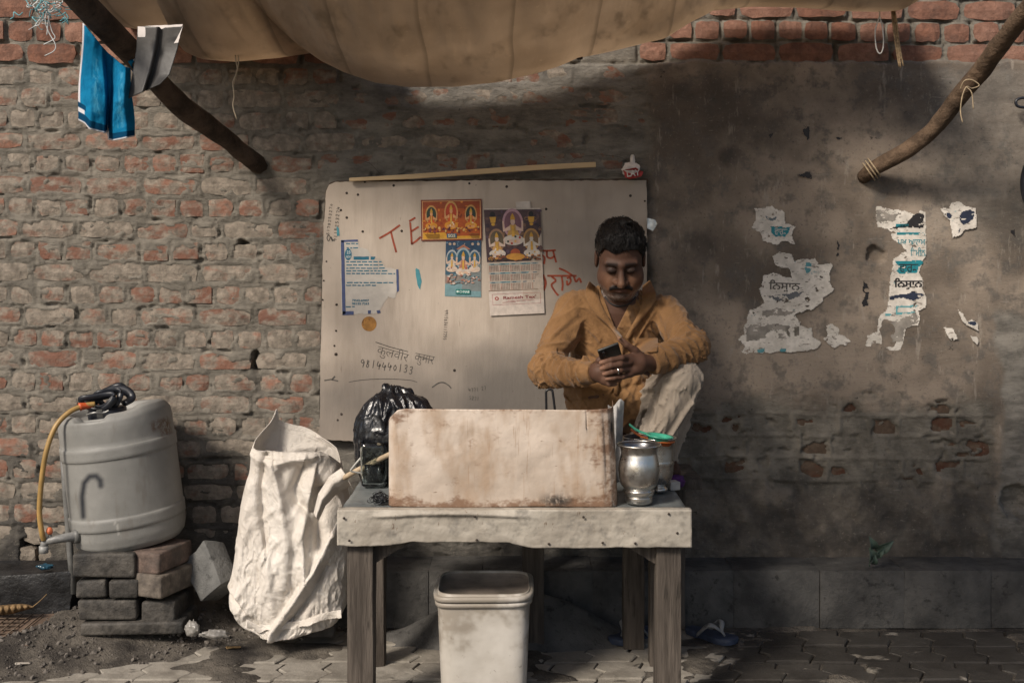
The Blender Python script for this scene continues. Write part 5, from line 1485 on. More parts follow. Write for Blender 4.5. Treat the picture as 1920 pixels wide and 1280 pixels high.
o = m.obj('steel_scrubber', basic('dark steel wool', (0.045, 0.047, 0.052), .4, .4, 60, Metallic=.7), None, True)
tag(o, 'dark steel wool scrubber on the table beside the cream box', 'scrubber')
# ------------------------------------------------------------------ grey drum on bricks
def proj(v):
    d = v[:, 1] + DW
    return 960 + v[:, 0] * F / d, YH - (v[:, 2] - H) * F / d
def seg_dist(px, py, pts):
    best = np.full(px.shape, 1e9)
    for (x1, y1), (x2, y2) in zip(pts[:-1], pts[1:]):
        bx_, by_ = x2 - x1, y2 - y1
        t = np.clip(((px - x1) * bx_ + (py - y1) * by_) / (bx_ * bx_ + by_ * by_), 0, 1)
        best = np.minimum(best, np.hypot(px - x1 - t * bx_, py - y1 - t * by_))
    return best
def m_drum():
    t = NT('grey drum plastic')
    at, black, brown, scr = t.attr('D')
    c = t.mix(t.ramp(t.noise(5, 6, .6), .3, .7), (0.185, 0.184, 0.174), (0.255, 0.252, 0.238))
    c = t.mix(t.ramp(t.noise(16, 8, .75, stretch=(1, 1, .3), off=(1, 1, 4)), .55, .72, 0, .45), c, (0.145, 0.130, 0.112))
    c = t.mix(t.ramp(t.noise(60, 8, .8, off=(6, 1, 4)), .66, .72, 0, .5), c, (0.10, 0.09, 0.08))
    c = t.mix(black, c, (0.012, 0.015, 0.022)); c = t.mix(t.math('MULTIPLY', brown, t.ramp(t.noise(50, 6, .7), .40, .55)), c, (0.10, 0.055, 0.03)); c = t.mix(scr, c, (0.42, 0.41, 0.38))
    t.bump((t.noise(12, 5, .5), .003), (t.noise(120, 5, .7), .0006))
    return t.fin(c, .48, Specular_IOR_Level=.4)
DRD, DRX = 4.41, 247
base = P(DRX, 1024, DRD)
base[2] = 0.340
drum = thing('water_drum', 'tilted grey plastic water drum standing on stacked bricks', 'drum', base)
DZ = 1.13
tilt = Matrix.Rotation(math.radians(-7.2), 3, 'Y') @ Matrix.Rotation(math.radians(1.0), 3, 'X')
prof = [(.150, .0), (.180, .004), (.196, .020), (.2035, .045), (.2045, .075), (.2085, .078), (.2090, .112), (.2050, .116), (.2055, .300), (.2095, .304), (.2095, .340), (.2050, .344), (.2045, .405), (.2015, .425), (.190, .440), (.175, .446), (.158, .445), (.150, .436), (.142, .424), (.125, .420), (.06, .420), (.001, .420)]
pp = []
for i in range(len(prof) - 1):
    nk = 4 if abs(prof[i+1][1] - prof[i][1]) < .1 else 40
    for k in range(nk): pp.append((prof[i][0] + (prof[i+1][0] - prof[i][0]) * k / nk, prof[i][1] + (prof[i+1][1] - prof[i][1]) * k / nk))
pp.append(prof[-1])
v, f = lathe(pp, 180, (True, False))
# moulded shoulders and a notch at the front of the rim
an = np.arctan2(v[:, 1], v[:, 0]); rad = np.hypot(v[:, 0], v[:, 1])
notch = (np.exp(-((an + 1.75) / .32) ** 6)) * sstep(.43, .445, v[:, 2]) * sstep(.13, .16, rad)
v[:, 2] -= .022 * notch
v[:, 2] += .016 * np.exp(-((an + .35) / .5) ** 4) * sstep(.13, .16, rad) * sstep(.40, .44, v[:, 2])
v[:, 2] *= DZ
v, f = xf((v, f), base, mat=tilt)
me = mesh('body', v, f, True)
px_, py_ = proj(v); front = v[:, 1] < base[1]
blk = .95 * np.clip(1.15 - seg_dist(px_, py_, [(156, 968), (154, 930), (158, 905), (168, 893), (180, 892), (188, 900), (189, 910)]) / 7.5, 0, 1) * front
brn = np.clip(1.2 - seg_dist(px_, py_, [(288, 800), (300, 795), (312, 790), (316, 806), (308, 812)]) / 9, 0, 1) * front
scr = ((seg_dist(px_, py_, [(216, 980), (221, 990), (224, 1000)]) < 1.6) & front).astype(float) * .6
col_attr(me, 'D', np.stack([blk, brn, scr], 1))
obj('body', me, m_drum(), drum)
def onDrum(x, y, z): return A(tilt) @ A([x, y, z + .446 * (DZ - 1)]) + base
M_CAP = basic('black rubber', (0.014, 0.016, 0.022), .38, .3, 30)
obj('cap', mesh('cap', *xf(lathe([(.07, .42), (.07, .445), (.066, .452), (.03, .454), (.001, .454)], 36), base + A(tilt) @ A([-.02, -.02, .446 * (DZ - 1)]), mat=tilt), True), M_CAP, drum)
st = thing('black_strap', 'coiled black strap with buckle lying on top of the drum', 'strap', onDrum(-.02, -.05, .455))
m = MB()
for (ox, oz, rx, rz, k) in ((0, 0, .062, .026, 0), (.004, .002, .050, .018, 1), (.03, .006, .045, .030, 2)):
    pts = [onDrum(-.03 + ox + rx * math.cos(t), -.075 + .018 * k + .01 * math.sin(2 * t), .487 + oz + rz * math.sin(t) + .008 * math.cos(2 * t)) for t in np.linspace(0, 6.28, 30)]
    m.add(tube(pts, .0065, 8, False, flat=1.9))
m.obj('coil', M_CAP, st, True)
m = MB()
m.add(tube(smooth_path([onDrum(-.09, -.02, .47), onDrum(-.02, -.0, .508), onDrum(.045, .01, .505), onDrum(.07, .0, .475), onDrum(.05, -.03, .462)], 6), .011, 8, flat=1.7))
m.add(tube(smooth_path([onDrum(-.05, .02, .50), onDrum(.02, .02, .522), onDrum(.04, .03, .50)], 6), .010, 8, flat=1.6))
m.obj('strap_end', M_CAP, st, True)
m = MB(); m.add(xf(rbox((.022, .012, .030), .003), onDrum(-.012, -.118, .446), (0.2, -.1, .1))); m.add(tube(smooth_path([onDrum(-.06, -.12, .447), onDrum(-.03, -.125, .452), onDrum(.0, -.12, .447), onDrum(.02, -.115, .452)], 5), .004, 6)); autosmooth(m.obj('buckle', basic('dull buckle metal', (0.16, 0.16, 0.155), .4, Metallic=.6), st))
hs = thing('yellow_hose', 'yellow hose with orange fitting running from the drum top down to the tap', 'hose', P(80, 1010, 4.2))
hp = smooth_path([P(178, 757, 4.30), P(155, 761, 4.28), P(128, 774, 4.25), P(103, 802, 4.22), P(86, 850, 4.2), P(77, 910, 4.2), P(74, 960, 4.2), P(78, 995, 4.2), P(82, 1012, 4.21)], 8)
obj('tube', mesh('tube', *tube(hp, .0095, 12), True), basic('yellow hose', (0.33, 0.205, 0.068), .45, .2, 12), hs)
cdir = P(150, 764, 4.275) - P(176, 758, 4.30)
obj('fitting', mesh('fitting', *tube([P(176, 758.5, 4.30), P(166, 760, 4.292), P(158, 761, 4.284), P(152, 762, 4.278), P(149, 763, 4.275)], [.008, .011, .013, .0145, .0165], 14), True), basic('orange plastic', (0.62, 0.105, 0.03), .4), hs)
M_PVC = basic('grey pipe', (0.13, 0.13, 0.125), .5, .25, 20)
o = obj('vertical_pipe', mesh('vertical_pipe', *tube([P(117, 836, 4.44), P(124, 930, 4.44), P(132, 1040, 4.44), P(139, 1112, 4.44)], .0125, 12), True), M_PVC)
tag(o, 'thin grey pipe leaning upright beside the drum', 'pipe')
tp = thing('water_tap', 'grey pipe tap with orange valve at the foot of the drum', 'tap', P(88, 1015, 4.22))
obj('spout', mesh('spout', *tube(smooth_path([P(150, 1004, 4.27), P(120, 1008, 4.23), P(98, 1012, 4.22), P(88, 1014, 4.22), P(83, 1020, 4.22), P(82, 1034, 4.22)], 5), [.019, .0155, .0135, .013, .0135, .013], 14), True), basic('grey tap', (0.20, 0.20, 0.195), .45, .3, 30), tp)
obj('collar', mesh('collar', *tube([P(148, 1004, 4.265), P(137, 1005.5, 4.25)], .025, 14), True), M_PVC, tp)
obj('collar', mesh('collar', *tube([P(82, 1023, 4.22), P(82, 1036, 4.22)], .0165, 14), True), basic('pale tap end', (0.26, 0.26, 0.25), .45), tp)
obj('valve_stem', mesh('valve_stem', *tube([P(94, 1012, 4.22), P(93.5, 999, 4.22)], .007, 8), True), M_PVC, tp)
obj('valve_handle', mesh('valve_handle', *crumple(P(93, 995, 4.215), (.012, .010, .014), 3, .2, .002), True), basic('orange valve', (0.50, 0.13, 0.05), .5), tp)

# ------------------------------------------------------------------ bricks under the drum, block, step
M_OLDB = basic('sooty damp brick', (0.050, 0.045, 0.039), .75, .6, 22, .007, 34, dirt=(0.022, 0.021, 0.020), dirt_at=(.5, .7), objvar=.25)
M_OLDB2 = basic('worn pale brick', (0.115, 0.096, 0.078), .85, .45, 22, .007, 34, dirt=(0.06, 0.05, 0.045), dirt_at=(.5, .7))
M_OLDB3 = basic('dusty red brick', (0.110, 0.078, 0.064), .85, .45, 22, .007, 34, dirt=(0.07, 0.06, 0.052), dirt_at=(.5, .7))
def stack_brick(label, x0, x1, yt, yb_, d, depth, mat, yaw=0, seed=0, name='loose_brick'):
    a, b = P(x0, yt, d), P(x1, yb_, d)
    v, f = rbox((b[0] - a[0], depth, a[2] - b[2]), .011, 3, .0035, seed, cuts=0)
    c = A([(a[0] + b[0]) / 2, d - DW + depth / 2, (a[2] + b[2]) / 2])
    o = MB().add(xf((v, f), (0, 0, 0))).obj(name, mat)
    o.location = tuple(c); o.rotation_euler = (rng.uniform(-.02, .02), rng.uniform(-.02, .02), yaw)
    autosmooth(o, 50)
    return tag(o, label, 'brick', 'bricks stacked under the drum')
stack_brick('long brick at the top of the stack, right under the drum, with rounded worn edge', 136, 252, 1038, 1083, 4.20, .115, M_OLDB, 0, 1)
stack_brick('reddish brick set askew at the top of the stack beneath the drum', 258, 318, 1036, 1076, 4.20, .22, M_OLDB3, -.30, 2)
stack_brick('dark brick end in the middle course of the stack, nearest the grey pipe', 142, 199, 1088, 1121, 4.205, .22, M_OLDB, 0, 3)
stack_brick('dark brick end in the middle course of the stack, between two others', 204, 258, 1087, 1120, 4.20, .22, M_OLDB, .02, 4)
stack_brick('pale worn brick jutting askew from the middle course of the stack', 263, 326, 1079, 1123, 4.185, .22, M_OLDB2, -.34, 5)
stack_brick('long black brick in the bottom course of the stack', 146, 255, 1125, 1163, 4.21, .115, M_OLDB, 0, 6)
stack_brick('dark brick end in the bottom course of the stack, on the sack side', 268, 332, 1128, 1168, 4.215, .22, M_OLDB, -.05, 7)
stack_brick('half-buried dark brick under the stack', 150, 345, 1166, 1190, 4.20, .2, M_OLDB, 0, 8)
stack_brick('dark stone block wedged under the bottom of the white sack', 536, 624, 1150, 1196, 4.22, .16, basic('dark stone', (0.045, 0.042, 0.04), .8, .4, 18, .003, 50), .06, 9, 'stone_block')
# leaning concrete block
v, f = rbox((.128, .095, .178), .009, 2, .006, 12, cuts=1)
o = MB().add((v, f)).obj('concrete_block', m_concrete('pale concrete', (0.080, 0.081, 0.080), (0.150, 0.150, 0.145)))
o.location = tuple(P(397, 1070, 4.36)); o.rotation_euler = (math.radians(-14), math.radians(-41), math.radians(-24))
autosmooth(o, 40); tag(o, 'pale concrete block tipped on its corner between the drum and the sack', 'block')
o = MB().add(xf(rbox((.40, .20, .19), .018, 2, .010, 4, cuts=2), P(55, 1105, 4.52))).obj('stone_step', basic('wet black stone', (0.016, 0.016, 0.017), .4, .5, 12, .006, 30))
autosmooth(o, 50); tag(o, 'wet black stone step below the tap', 'step')
m = obj('blue_plastic', mesh('blue_plastic', *crumple(P(86, 1062, 4.43), (.030, .02, .012), 8, .5, .004), True), basic('blue plastic film', (0.02, 0.07, 0.11), .2, .5, 30))
tag(m, 'crumpled blue plastic scrap below the tap spout', 'plastic scrap')
# rusty drain plate
dr = thing('drain_plate', 'rusty brown metal drain plate with grid pattern on the ground', 'drain cover', P(30, 1180, 4.3))
def dp(u, v):
    xr = np.interp(v, [0, 1], [P(52, 1210, 4.12)[0], P(139, 1140, 4.5)[0]]); xl = xr * 0 - 2.15
    d = 4.12 + .38 * v
    z = .045 + .025 * v
    return xl + (xr - xl) * u, d - DW, z + .003 * np.sin(u * 7)
v, f = grid(dp, 20, 20)
M_RUST = basic('rust', (0.115, 0.078, 0.055), .8, .4, 20, .002, 60, dirt=(0.05, 0.036, 0.028))
solidify(obj('plate', mesh('plate', v, f, True), M_RUST, dr), .012, -1)
m = MB()
for k in range(9):
    a = .02 + k * .045
    m.add(tube([A([-2.14, 4.13 + a * .8 - DW, .050 + a * .052]), A([-1.80 + .02 * 0, 4.13 + a * .8 - DW, .050 + a * .052])], .0028, 5))
for k in range(10):
    x = -2.12 + k * .038
    m.add(tube([A([x, 4.13 - DW, .051]), A([x + .02, 4.40 - DW, .070])], .0028, 5))
m.obj('grid_ribs', basic('worn rust ribs', (0.19, 0.14, 0.10), .7), dr, True)['kind'] = 'stuff'
# dry leaf
lf = thing('dry_leaf', 'curled brown dry leaf with thin stem on the drain plate', 'leaf', P(40, 1145, 4.35))
def leaf(u, v):
    px = -30 + 94 * u; half = 9 * np.sin(np.clip(u * .9 + .1, 0, 1) * math.pi) ** .7
    py = 1140 + (v - .5) * 2 * half + 3 * np.sin(u * 5); d = 4.33 + .03 * (v - .5) ** 2 * 4 + .006 * np.sin(u * 50)
    return (px - 960) * d / F, d - DW, H - (py - YH) * d / F
v, f = grid(leaf, 70, 8)
M_LEAF = basic('dry leaf', (0.17, 0.105, 0.045), .75, .4, 40)
solidify(obj('blade', mesh('blade', v, f, True), M_LEAF, lf), .0015)
obj('stem', mesh('stem', *tube(smooth_path([P(60, 1138, 4.33), P(75, 1126, 4.33), P(88, 1113, 4.33)], 5), .0022, 5), True), M_LEAF, lf)
# litter
M_CLR = basic('dirty clear film', (0.20, 0.19, 0.175), .3, .4, 30, .003, 25)
tag(obj('plastic_scrap', mesh('plastic_scrap', *crumple(P(362, 1178, 4.16) + A([0, 0, .0]), (.026, .02, .026), 12, .55, .004), True), M_CLR), 'crumpled greyish film scrap on the dirt, nearer the drum', 'plastic scrap')
tag(obj('plastic_scrap', mesh('plastic_scrap', *crumple(P(402, 1187, 4.13), (.050, .02, .016), 15, .6, .004), True), M_CLR), 'flattened film scrap on the dirt just before the white sack', 'plastic scrap')
for nm, x, y, d, L, mt in (('small yellow dry leaf lying at the edge of the paving', 437, 1211, 4.20, .05, basic('yellow leaf', (0.36, 0.23, 0.10), .8)), ('pale splinter of wood lying in the dirt near the drain plate', 42, 1246, 4.02, .045, basic('pale splinter', (0.40, 0.36, 0.31), .8))):
    q = P(x, y, d); g = gz_at(q[0], d)
    tag(MB().add(xf(rbox((L, .012, .004), .0015, 1, .002, 3, cuts=1), (q[0], q[1], max(g, 0) + .006), (0.1, .15, .5))).obj('debris_chip', mt), nm, 'debris')

# ------------------------------------------------------------------ white woven sack
def m_sack():
    t = NT('woven white sack')
    c = t.mix(t.ramp(t.noise(4, 6, .6), .3, .7), (0.72, 0.665, 0.60), (0.82, 0.775, 0.715))
    c = t.mix(t.ramp(t.noise(15, 8, .7, off=(4, 1, 1)), .58, .75, 0, .5), c, (0.42, 0.34, 0.26))
    w1 = t.n('ShaderNodeTexWave', {'wave_type': 'BANDS', 'bands_direction': 'Z'}, Vector=t.pos, Scale=85.0, Distortion=.6).outputs['Fac']
    w2 = t.n('ShaderNodeTexWave', {'wave_type': 'BANDS', 'bands_direction': 'X'}, Vector=t.pos, Scale=85.0, Distortion=.6).outputs['Fac']
    t.bump((t.noise(26, 6, .7, dist=.8), .007), (t.math('ADD', w1, w2), .0006))
    t.fin(c, .55, Specular_IOR_Level=.3)
    tr = t.n('ShaderNodeBsdfTranslucent'); t.set(tr, 'Color', c)
    mx = t.n('ShaderNodeMixShader'); mx.inputs[0].default_value = .18
    t.t.links.new(t.b.outputs[0], mx.inputs[1]); t.t.links.new(tr.outputs[0], mx.inputs[2]); t.t.links.new(mx.outputs[0], t.out.inputs[0])
    return t.m
M_SACK = m_sack()
sk = thing('woven_sack', 'tall white woven sack with its mouth open, leaning beside the table', 'sack', P(540, 1165, 4.27))
SD = 4.28
yy = A([1172, 1160, 1129, 1094, 1027, 943, 876, 845, 828])
lx = A([474, 455, 437, 434, 448, 456, 473, 477, 479]); rx_ = A([600, 634, 650, 654, 658, 656, 640, 630, 612])
NA, NT_ = 400, 300
def sackf(u, v):
    th = u * 2 * math.pi
    cx, sy = np.cos(th), np.sin(th)                     # sy < 0: toward the camera
    # the rim climbs to a point at the back left
    rim = np.interp(u, [0, .08, .25, .40, .48, .56, .62, .75, .88, 1], [868, 838, 808, 790, 812, 834, 836, 836, 838, 868])
    tip = 18 * np.exp(-((u - .405) / .022) ** 2)
    py = 1172 + (rim - tip - 1172) * v
    l = np.interp(-py, -yy, lx); r = np.interp(-py, -yy, rx_)
    hi = sstep(838, 776, py); l = l + 24 * hi; 
    mid_, hw = (l + r) / 2, (r - l) / 2
    e = .72
    X = mid_ + hw * np.sign(cx) * np.abs(cx) ** e
    dep = SD + (.150 - .03 * v) * np.sign(sy) * np.abs(sy) ** e
    # folds, as pushes toward or from the camera
    fr = sstep(.15, -.35, sy)
    def ridge(pts, w, a, skew=0.0):
        dmin = np.full(X.shape, 1e9); side = np.zeros(X.shape)
        for (x1, y1), (x2, y2) in zip(pts[:-1], pts[1:]):
            bx_, by_ = x2 - x1, y2 - y1
            t = np.clip(((X - x1) * bx_ + (py - y1) * by_) / (bx_ * bx_ + by_ * by_), 0, 1)
            dd = np.hypot(X - x1 - t * bx_, py - y1 - t * by_)
            s_ = np.sign((X - x1) * by_ - (py - y1) * bx_)
            side = np.where(dd < dmin, s_, side); dmin = np.minimum(dmin, dd)
        ww = w * (1 + skew * side)
        return a * np.exp(-(dmin / ww) ** 1.6)
    push = ridge([(508, 845), (500, 900), (504, 960), (512, 1010)], 10, -.030, .5) + ridge([(530, 870), (545, 935), (556, 1010), (548, 1080)], 13, .030, -.5) + ridge([(575, 870), (560, 905), (568, 930), (590, 945)], 12, -.040, .4)
    push += ridge([(520, 1165), (560, 1110), (600, 1050), (628, 990)], 9, .045, -.6) + ridge([(545, 1160), (590, 1105), (622, 1045)], 8, -.035, .3) + ridge([(440, 1100), (470, 1120), (490, 1150)], 9, -.030, .4) + ridge([(436, 1090), (460, 1100), (480, 1128)], 9, .030, 0)
    push += ridge([(600, 880), (590, 930), (582, 990), (586, 1060)], 9, .032, -.5) + ridge([(610, 905), (605, 960), (606, 1010)], 8, -.035, 0) + ridge([(478, 900), (472, 980), (462, 1060)], 12, .014, 0) + ridge([(480, 845), (520, 860), (560, 850), (600, 845)], 8, .020, 0) + ridge([(520, 1000), (522, 1060), (530, 1120)], 14, .020, -.3)
    cr = np.abs(fbm(X * .035 + py * .008, py * .014, None, 7, 3) - .5); cr2 = np.abs(fbm(X * .10, py * .05, None, 27, 3) - .5)
    push += .016 * (.2 - cr) + .012 * (.2 - cr2) * sstep(980, 1060, py)
    def cl(n_, k): return (1 - np.clip(np.abs(n_ - .5) * k, 0, 1)) ** 1.2
    push += .008 * cl(fbm(X * .022 + py * .010, py * .010 + 4, None, 51, 2), 7) + .004 * cl(fbm(X * .05 - py * .02, py * .025, None, 55, 2), 7) + .005 * cl(fbm(X * .09, py * .03 + X * .03, None, 58, 2), 6) * sstep(930, 1040, py)
    dep = dep - push * (.35 + .65 * fr)
    X = X + push * 120 * cx * .8
    bot = (1 - sstep(0, .05, v)); X = mid_ + (X - mid_) * (1 - .25 * bot)
    return (X - 960) * SD / F, dep - DW, H - (py - YH) * SD / F
v, f = grid(sackf, NA, NT_)
o = obj('sack_cloth', mesh('sack_cloth', v, f[:, ::-1], True), M_SACK, sk); solidify(o, .0015, 0)
# hem band along the mouth
rimv = v.reshape(NA, NT_, 3)[:, -1]
m = MB()
for k in (0, 6, 12):
    m.add(tube(v.reshape(NA, NT_, 3)[:, -1 - k], .0018, 5, False))
m.obj('hem_stitching', M_SACK, sk, True)['kind'] = 'stuff'
# folded-out cuff toward the table and ragged bottom edge
def cuff(u, v):
    t = u
    cx_ = np.interp(t, [0, .25, .5, .75, 1], [588, 597, 618, 640, 652]); cy_ = np.interp(t, [0, .25, .5, .75, 1], [962, 925, 892, 877, 900])
    wd = np.interp(t, [0, .3, .6, 1], [16, 26, 34, 36])
    px = cx_ + wd * v * .55; py = cy_ + wd * v * .9
    d = 4.10 - .035 * np.sin(v * math.pi) + .05 * v * t + .012 * (fbm(u * 6, v * 3, None, 4, 3) - .5)
    return (px - 960) * d / F, d - DW, H - (py - YH) * d / F
v, f = grid(cuff, 60, 24)
solidify(obj('cuff', mesh('cuff', v, f, True), M_SACK, sk), .0015)
def hemb(u, v):
    px = 462 + (640 - 462) * u; py = np.interp(px, [462, 485, 530, 560, 600, 640], [1160, 1172, 1166, 1164, 1150, 1142]) + 13 * v + 5 * v * (fbm(u * 14, v, None, 3, 3) - .5) * 2
    d = 4.125 + .02 * np.sin(u * 16) * v - .012 * v
    return (px - 960) * d / F, d - DW, H - (py - YH) * d / F
v, f = grid(hemb, 90, 10)
solidify(obj('bottom_edge', mesh('bottom_edge', v, f, True), M_SACK, sk), .0015)

# ------------------------------------------------------------------ bucket
def m_bucket():
    t = NT('dirty white plastic')
    z = t.xyz()[2]
    c = t.mix(t.ramp(t.noise(5, 6, .6), .3, .7), (0.42, 0.39, 0.345), (0.58, 0.55, 0.505))
    g = t.math('ADD', t.noise(8, 8, .68, off=(2, 7, 1)), t.ramp(z, .10, .36, -.08, .16))
    c = t.mix(t.ramp(g, .46, .66, 0, .7), c, (0.22, 0.185, 0.145))
    c = t.mix(t.ramp(t.noise(40, 8, .8, off=(2, 1, 1)), .63, .72, 0, .6), c, (0.15, 0.12, 0.09))
    t.bump((t.noise(20, 5, .6), .002))
    return t.fin(c, .45, Specular_IOR_Level=.4)
M_BUCK = m_bucket()
bcx = (908 - 960) * 3.86 / F
bk = thing('plastic_bucket', 'dirty white square plastic bucket under the front of the table', 'bucket', (bcx, 3.86 - DW, 0))
def squircle(hx, hy, z, n=72, e=5.5, tz=0.0):
    return [(math.copysign(abs(math.cos(a)) ** (2 / e), math.cos(a)) * hx, math.copysign(abs(math.sin(a)) ** (2 / e), math.sin(a)) * hy, z + tz * math.cos(a)) for a in np.linspace(0, 2 * math.pi, n, endpoint=False)]
def ringmesh(rings, n=72, cap0=False):
    vv = [q for r in rings for q in r]
    ff = [(i * n + k, i * n + (k + 1) % n, (i + 1) * n + (k + 1) % n, (i + 1) * n + k) for i in range(len(rings) - 1) for k in range(n)]
    if cap0: ff.append(tuple(range(n))[::-1])
    return vv, ff
bo = (bcx, 3.86 - DW, .0)
rg = [squircle(.132, .122, .004), squircle(.138, .128, .012)] + [squircle(.138 + .012 * t, .128 + .012 * t, .012 + .285 * t) for t in np.linspace(.1, 1, 8)] + [squircle(.150, .140, .340), squircle(.1465, .1365, .342), squircle(.1460, .136, .33), squircle(.1345, .125, .02), squircle(.01, .01, .016)]
obj('body', mesh('body', *xf(ringmesh(rg, cap0=True), bo), True), M_BUCK, bk)
obj('sunken_lid', mesh('sunken_lid', *xf(ringmesh([squircle(.146, .136, .334), squircle(.143, .133, .322), squircle(.05, .05, .319), squircle(.001, .001, .319)]), bo), True), basic('brown dusty lid', (0.20, 0.165, 0.135), .8, .3, 12, .002, 40), bk)
for k, (z0, hx, th) in enumerate(((.300, .1545, .012), (.318, .1585, .014))):
    rg = [squircle(hx - .005, hx - .015, z0 - .002, tz=.004), squircle(hx + .003, hx - .007, z0, tz=.004), squircle(hx + .004, hx - .006, z0 + th, tz=.004), squircle(hx - .001, hx - .011, z0 + th + .003, tz=.004), squircle(hx - .008, hx - .018, z0 + th + .002, tz=.004)]
    obj('rim_band', mesh('rim_band', *xf(ringmesh(rg), bo), True), M_BUCK, bk)

# ------------------------------------------------------------------ flip-flops, mound, plant, tyre
M_SOLE = basic('navy rubber sole', (0.030, 0.042, 0.075), .6, .3, 30); M_STRAP = basic('grey rubber strap', (0.20, 0.20, 0.20), .55, .2, 30)
def flipflop(label, heel, toe, side):
    heel, toe = A(heel, dtype=float), A(toe, dtype=float)
    L = np.linalg.norm(toe - heel); ax = (toe - heel) / L; nr_ = A([-ax[1], ax[0], 0])
    t = thing('flip_flop', label, 'sandal', heel, 'pair of flip-flops')
    outl = []
    for s_ in np.linspace(0, 1, 26): outl.append((s_, .5 * (np.interp(s_, [0, .06, .2, .45, .72, .9, .97, 1], [.012, .052, .066, .062, .094, .080, .05, .0]))))
    ring = [(s_, w) for s_, w in outl] + [(s_, -w) for s_, w in outl[::-1][1:-1]]
    n = len(ring); v = []
    for z, k in ((0.0, .97), (.010, 1.0), (.020, 1.0), (.023, .95)):
        for s_, w in ring: v.append(heel + ax * L * (.5 + (s_ - .5) * k) + nr_ * w * k * (L / .25) + A([0, 0, z + .006 * max(0, s_ - .8) / .2]))
    f = [(i * n + k, i * n + (k + 1) % n, (i + 1) * n + (k + 1) % n, (i + 1) * n + k) for i in range(3) for k in range(n)] + [tuple(range(n))[::-1], tuple(3 * n + k for k in range(n))]
    bm = bmesh.new(); me_ = mesh('sole', v, f); bm.from_mesh(me_); bmesh.ops.recalc_face_normals(bm, faces=bm.faces[:]); bm.to_mesh(me_); bm.free()
    autosmooth(obj('sole', me_, M_SOLE, t), 50)
    post = heel + ax * L * .78 + A([0, 0, .022])
    for sg in (-1, 1):
        e = heel + ax * L * .34 + nr_ * sg * .036 + A([0, 0, .015])
        mid_ = heel + ax * L * .58 + nr_ * sg * .036 + A([0, 0, .062])
        m = MB().add(tube(smooth_path([post, post + A([0, 0, .02]) - ax * .02 + nr_ * sg * .006, mid_, e], 7), [.004, .005, .011, .012, .010], 8, flat=.45))
        m.obj('strap', M_STRAP, t, True)
flipflop('navy flip-flop under the table, toe toward the bucket', (P(1228, 1168, 4.40)[0], 4.40 - DW, .003), (P(1146, 1196, 4.23)[0], 4.24 - DW, .003), -1)
flipflop('navy flip-flop lying in the open past the table leg', (P(1286, 1172, 4.40)[0], 4.40 - DW, .003), (P(1384, 1200, 4.22)[0], 4.24 - DW, .003), 1)
def mound(u, v):
    x = -.53 + 1.02 * u; d = 4.15 + .38 * v
    r = np.hypot((u - .52) / .5, (v - .55) / .48) + .14 * (fbm(u * 5, v * 4, None, 8, 3) - .5)
    z = .005 + .150 * (1 - sstep(.15, 1.0, r)) + .015 * (fbm(u * 9, v * 6, None, 12, 4) - .5) - .02 * sstep(.9, 1.1, r)
    return x, d - DW, z
v, f = grid(mound, 110, 60)
tag(obj('cement_mound', mesh('cement_mound', v, f, True), M_CONC), 'low grey heap of hardened cement under the table', 'mound')
pln = thing('small_plant', 'small dusty green seedling growing on the ledge at the foot of the wall', 'plant', P(1632, 1062, 4.56))
M_GRN = basic('dusty green leaf', (0.055, 0.085, 0.065), .6, .3, 40)
def leafm(a, b, wd, cup):
    a, b = A(a), A(b); ax = b - a; L = np.linalg.norm(ax); ax /= L
    sd = np.cross(ax, [0.2, -1, .1]); sd /= np.linalg.norm(sd); nn = np.cross(sd, ax)
    def fn(u, v):
        w = wd * np.sin(np.clip(u, 0, 1) ** .8 * math.pi)
        q = a + ax * (u * L)[..., None] + sd * ((v - .5) * 2 * w)[..., None] + nn * (cup * ((v - .5) * 2) ** 2 * w + .02 * np.sin(u * 3))[..., None]
        return q[..., 0], q[..., 1], q[..., 2]
    return grid(fn, 14, 7)
for (a, b, wd) in (((1634, 1030), (1628, 1003), .018), ((1634, 1050), (1628, 1024), .022), ((1640, 1030), (1676, 1012), .020), ((1636, 1040), (1660, 1024), .014), ((1630, 1056), (1640, 1034), .014)):
    v, f = leafm(P(*a, 4.50), P(*b, 4.47), wd, .5); solidify(obj('leaf', mesh('leaf', v, f, True), M_GRN, pln), .0008)
obj('stem', mesh('stem', *tube(smooth_path([P(1630, 1066, 4.52), P(1631, 1050, 4.5), P(1636, 1034, 4.49)], 5), .002, 5), True), M_GRN, pln)
# black tyre and cable at the frame's edge
tc = P(2009, 345, 4.5)
m = MB().add(tube([tc + A([.170 * math.cos(a), .0, .170 * math.sin(a)]) for a in np.linspace(0, 6.2832, 48)], .026, 12, False))
m.add(tube([tc + A([.168 * math.cos(a), .0, .168 * math.sin(a)]) for a in np.linspace(0, 6.2832, 48)], .029, 8, False, flat=.5))
tag(m.obj('rubber_ring', M_CAP, None, True), 'black rubber ring hung on the wall, only its edge in view', 'ring')
hang_string('cable_loop', 'small black cable loop at the plaster edge above the rubber ring', [[P(1935, 184, 4.6), P(1915, 184, 4.6), P(1905, 190, 4.6), P(1910, 200, 4.6), P(1935, 202, 4.6)]], .006, M_CAP, 'cable')
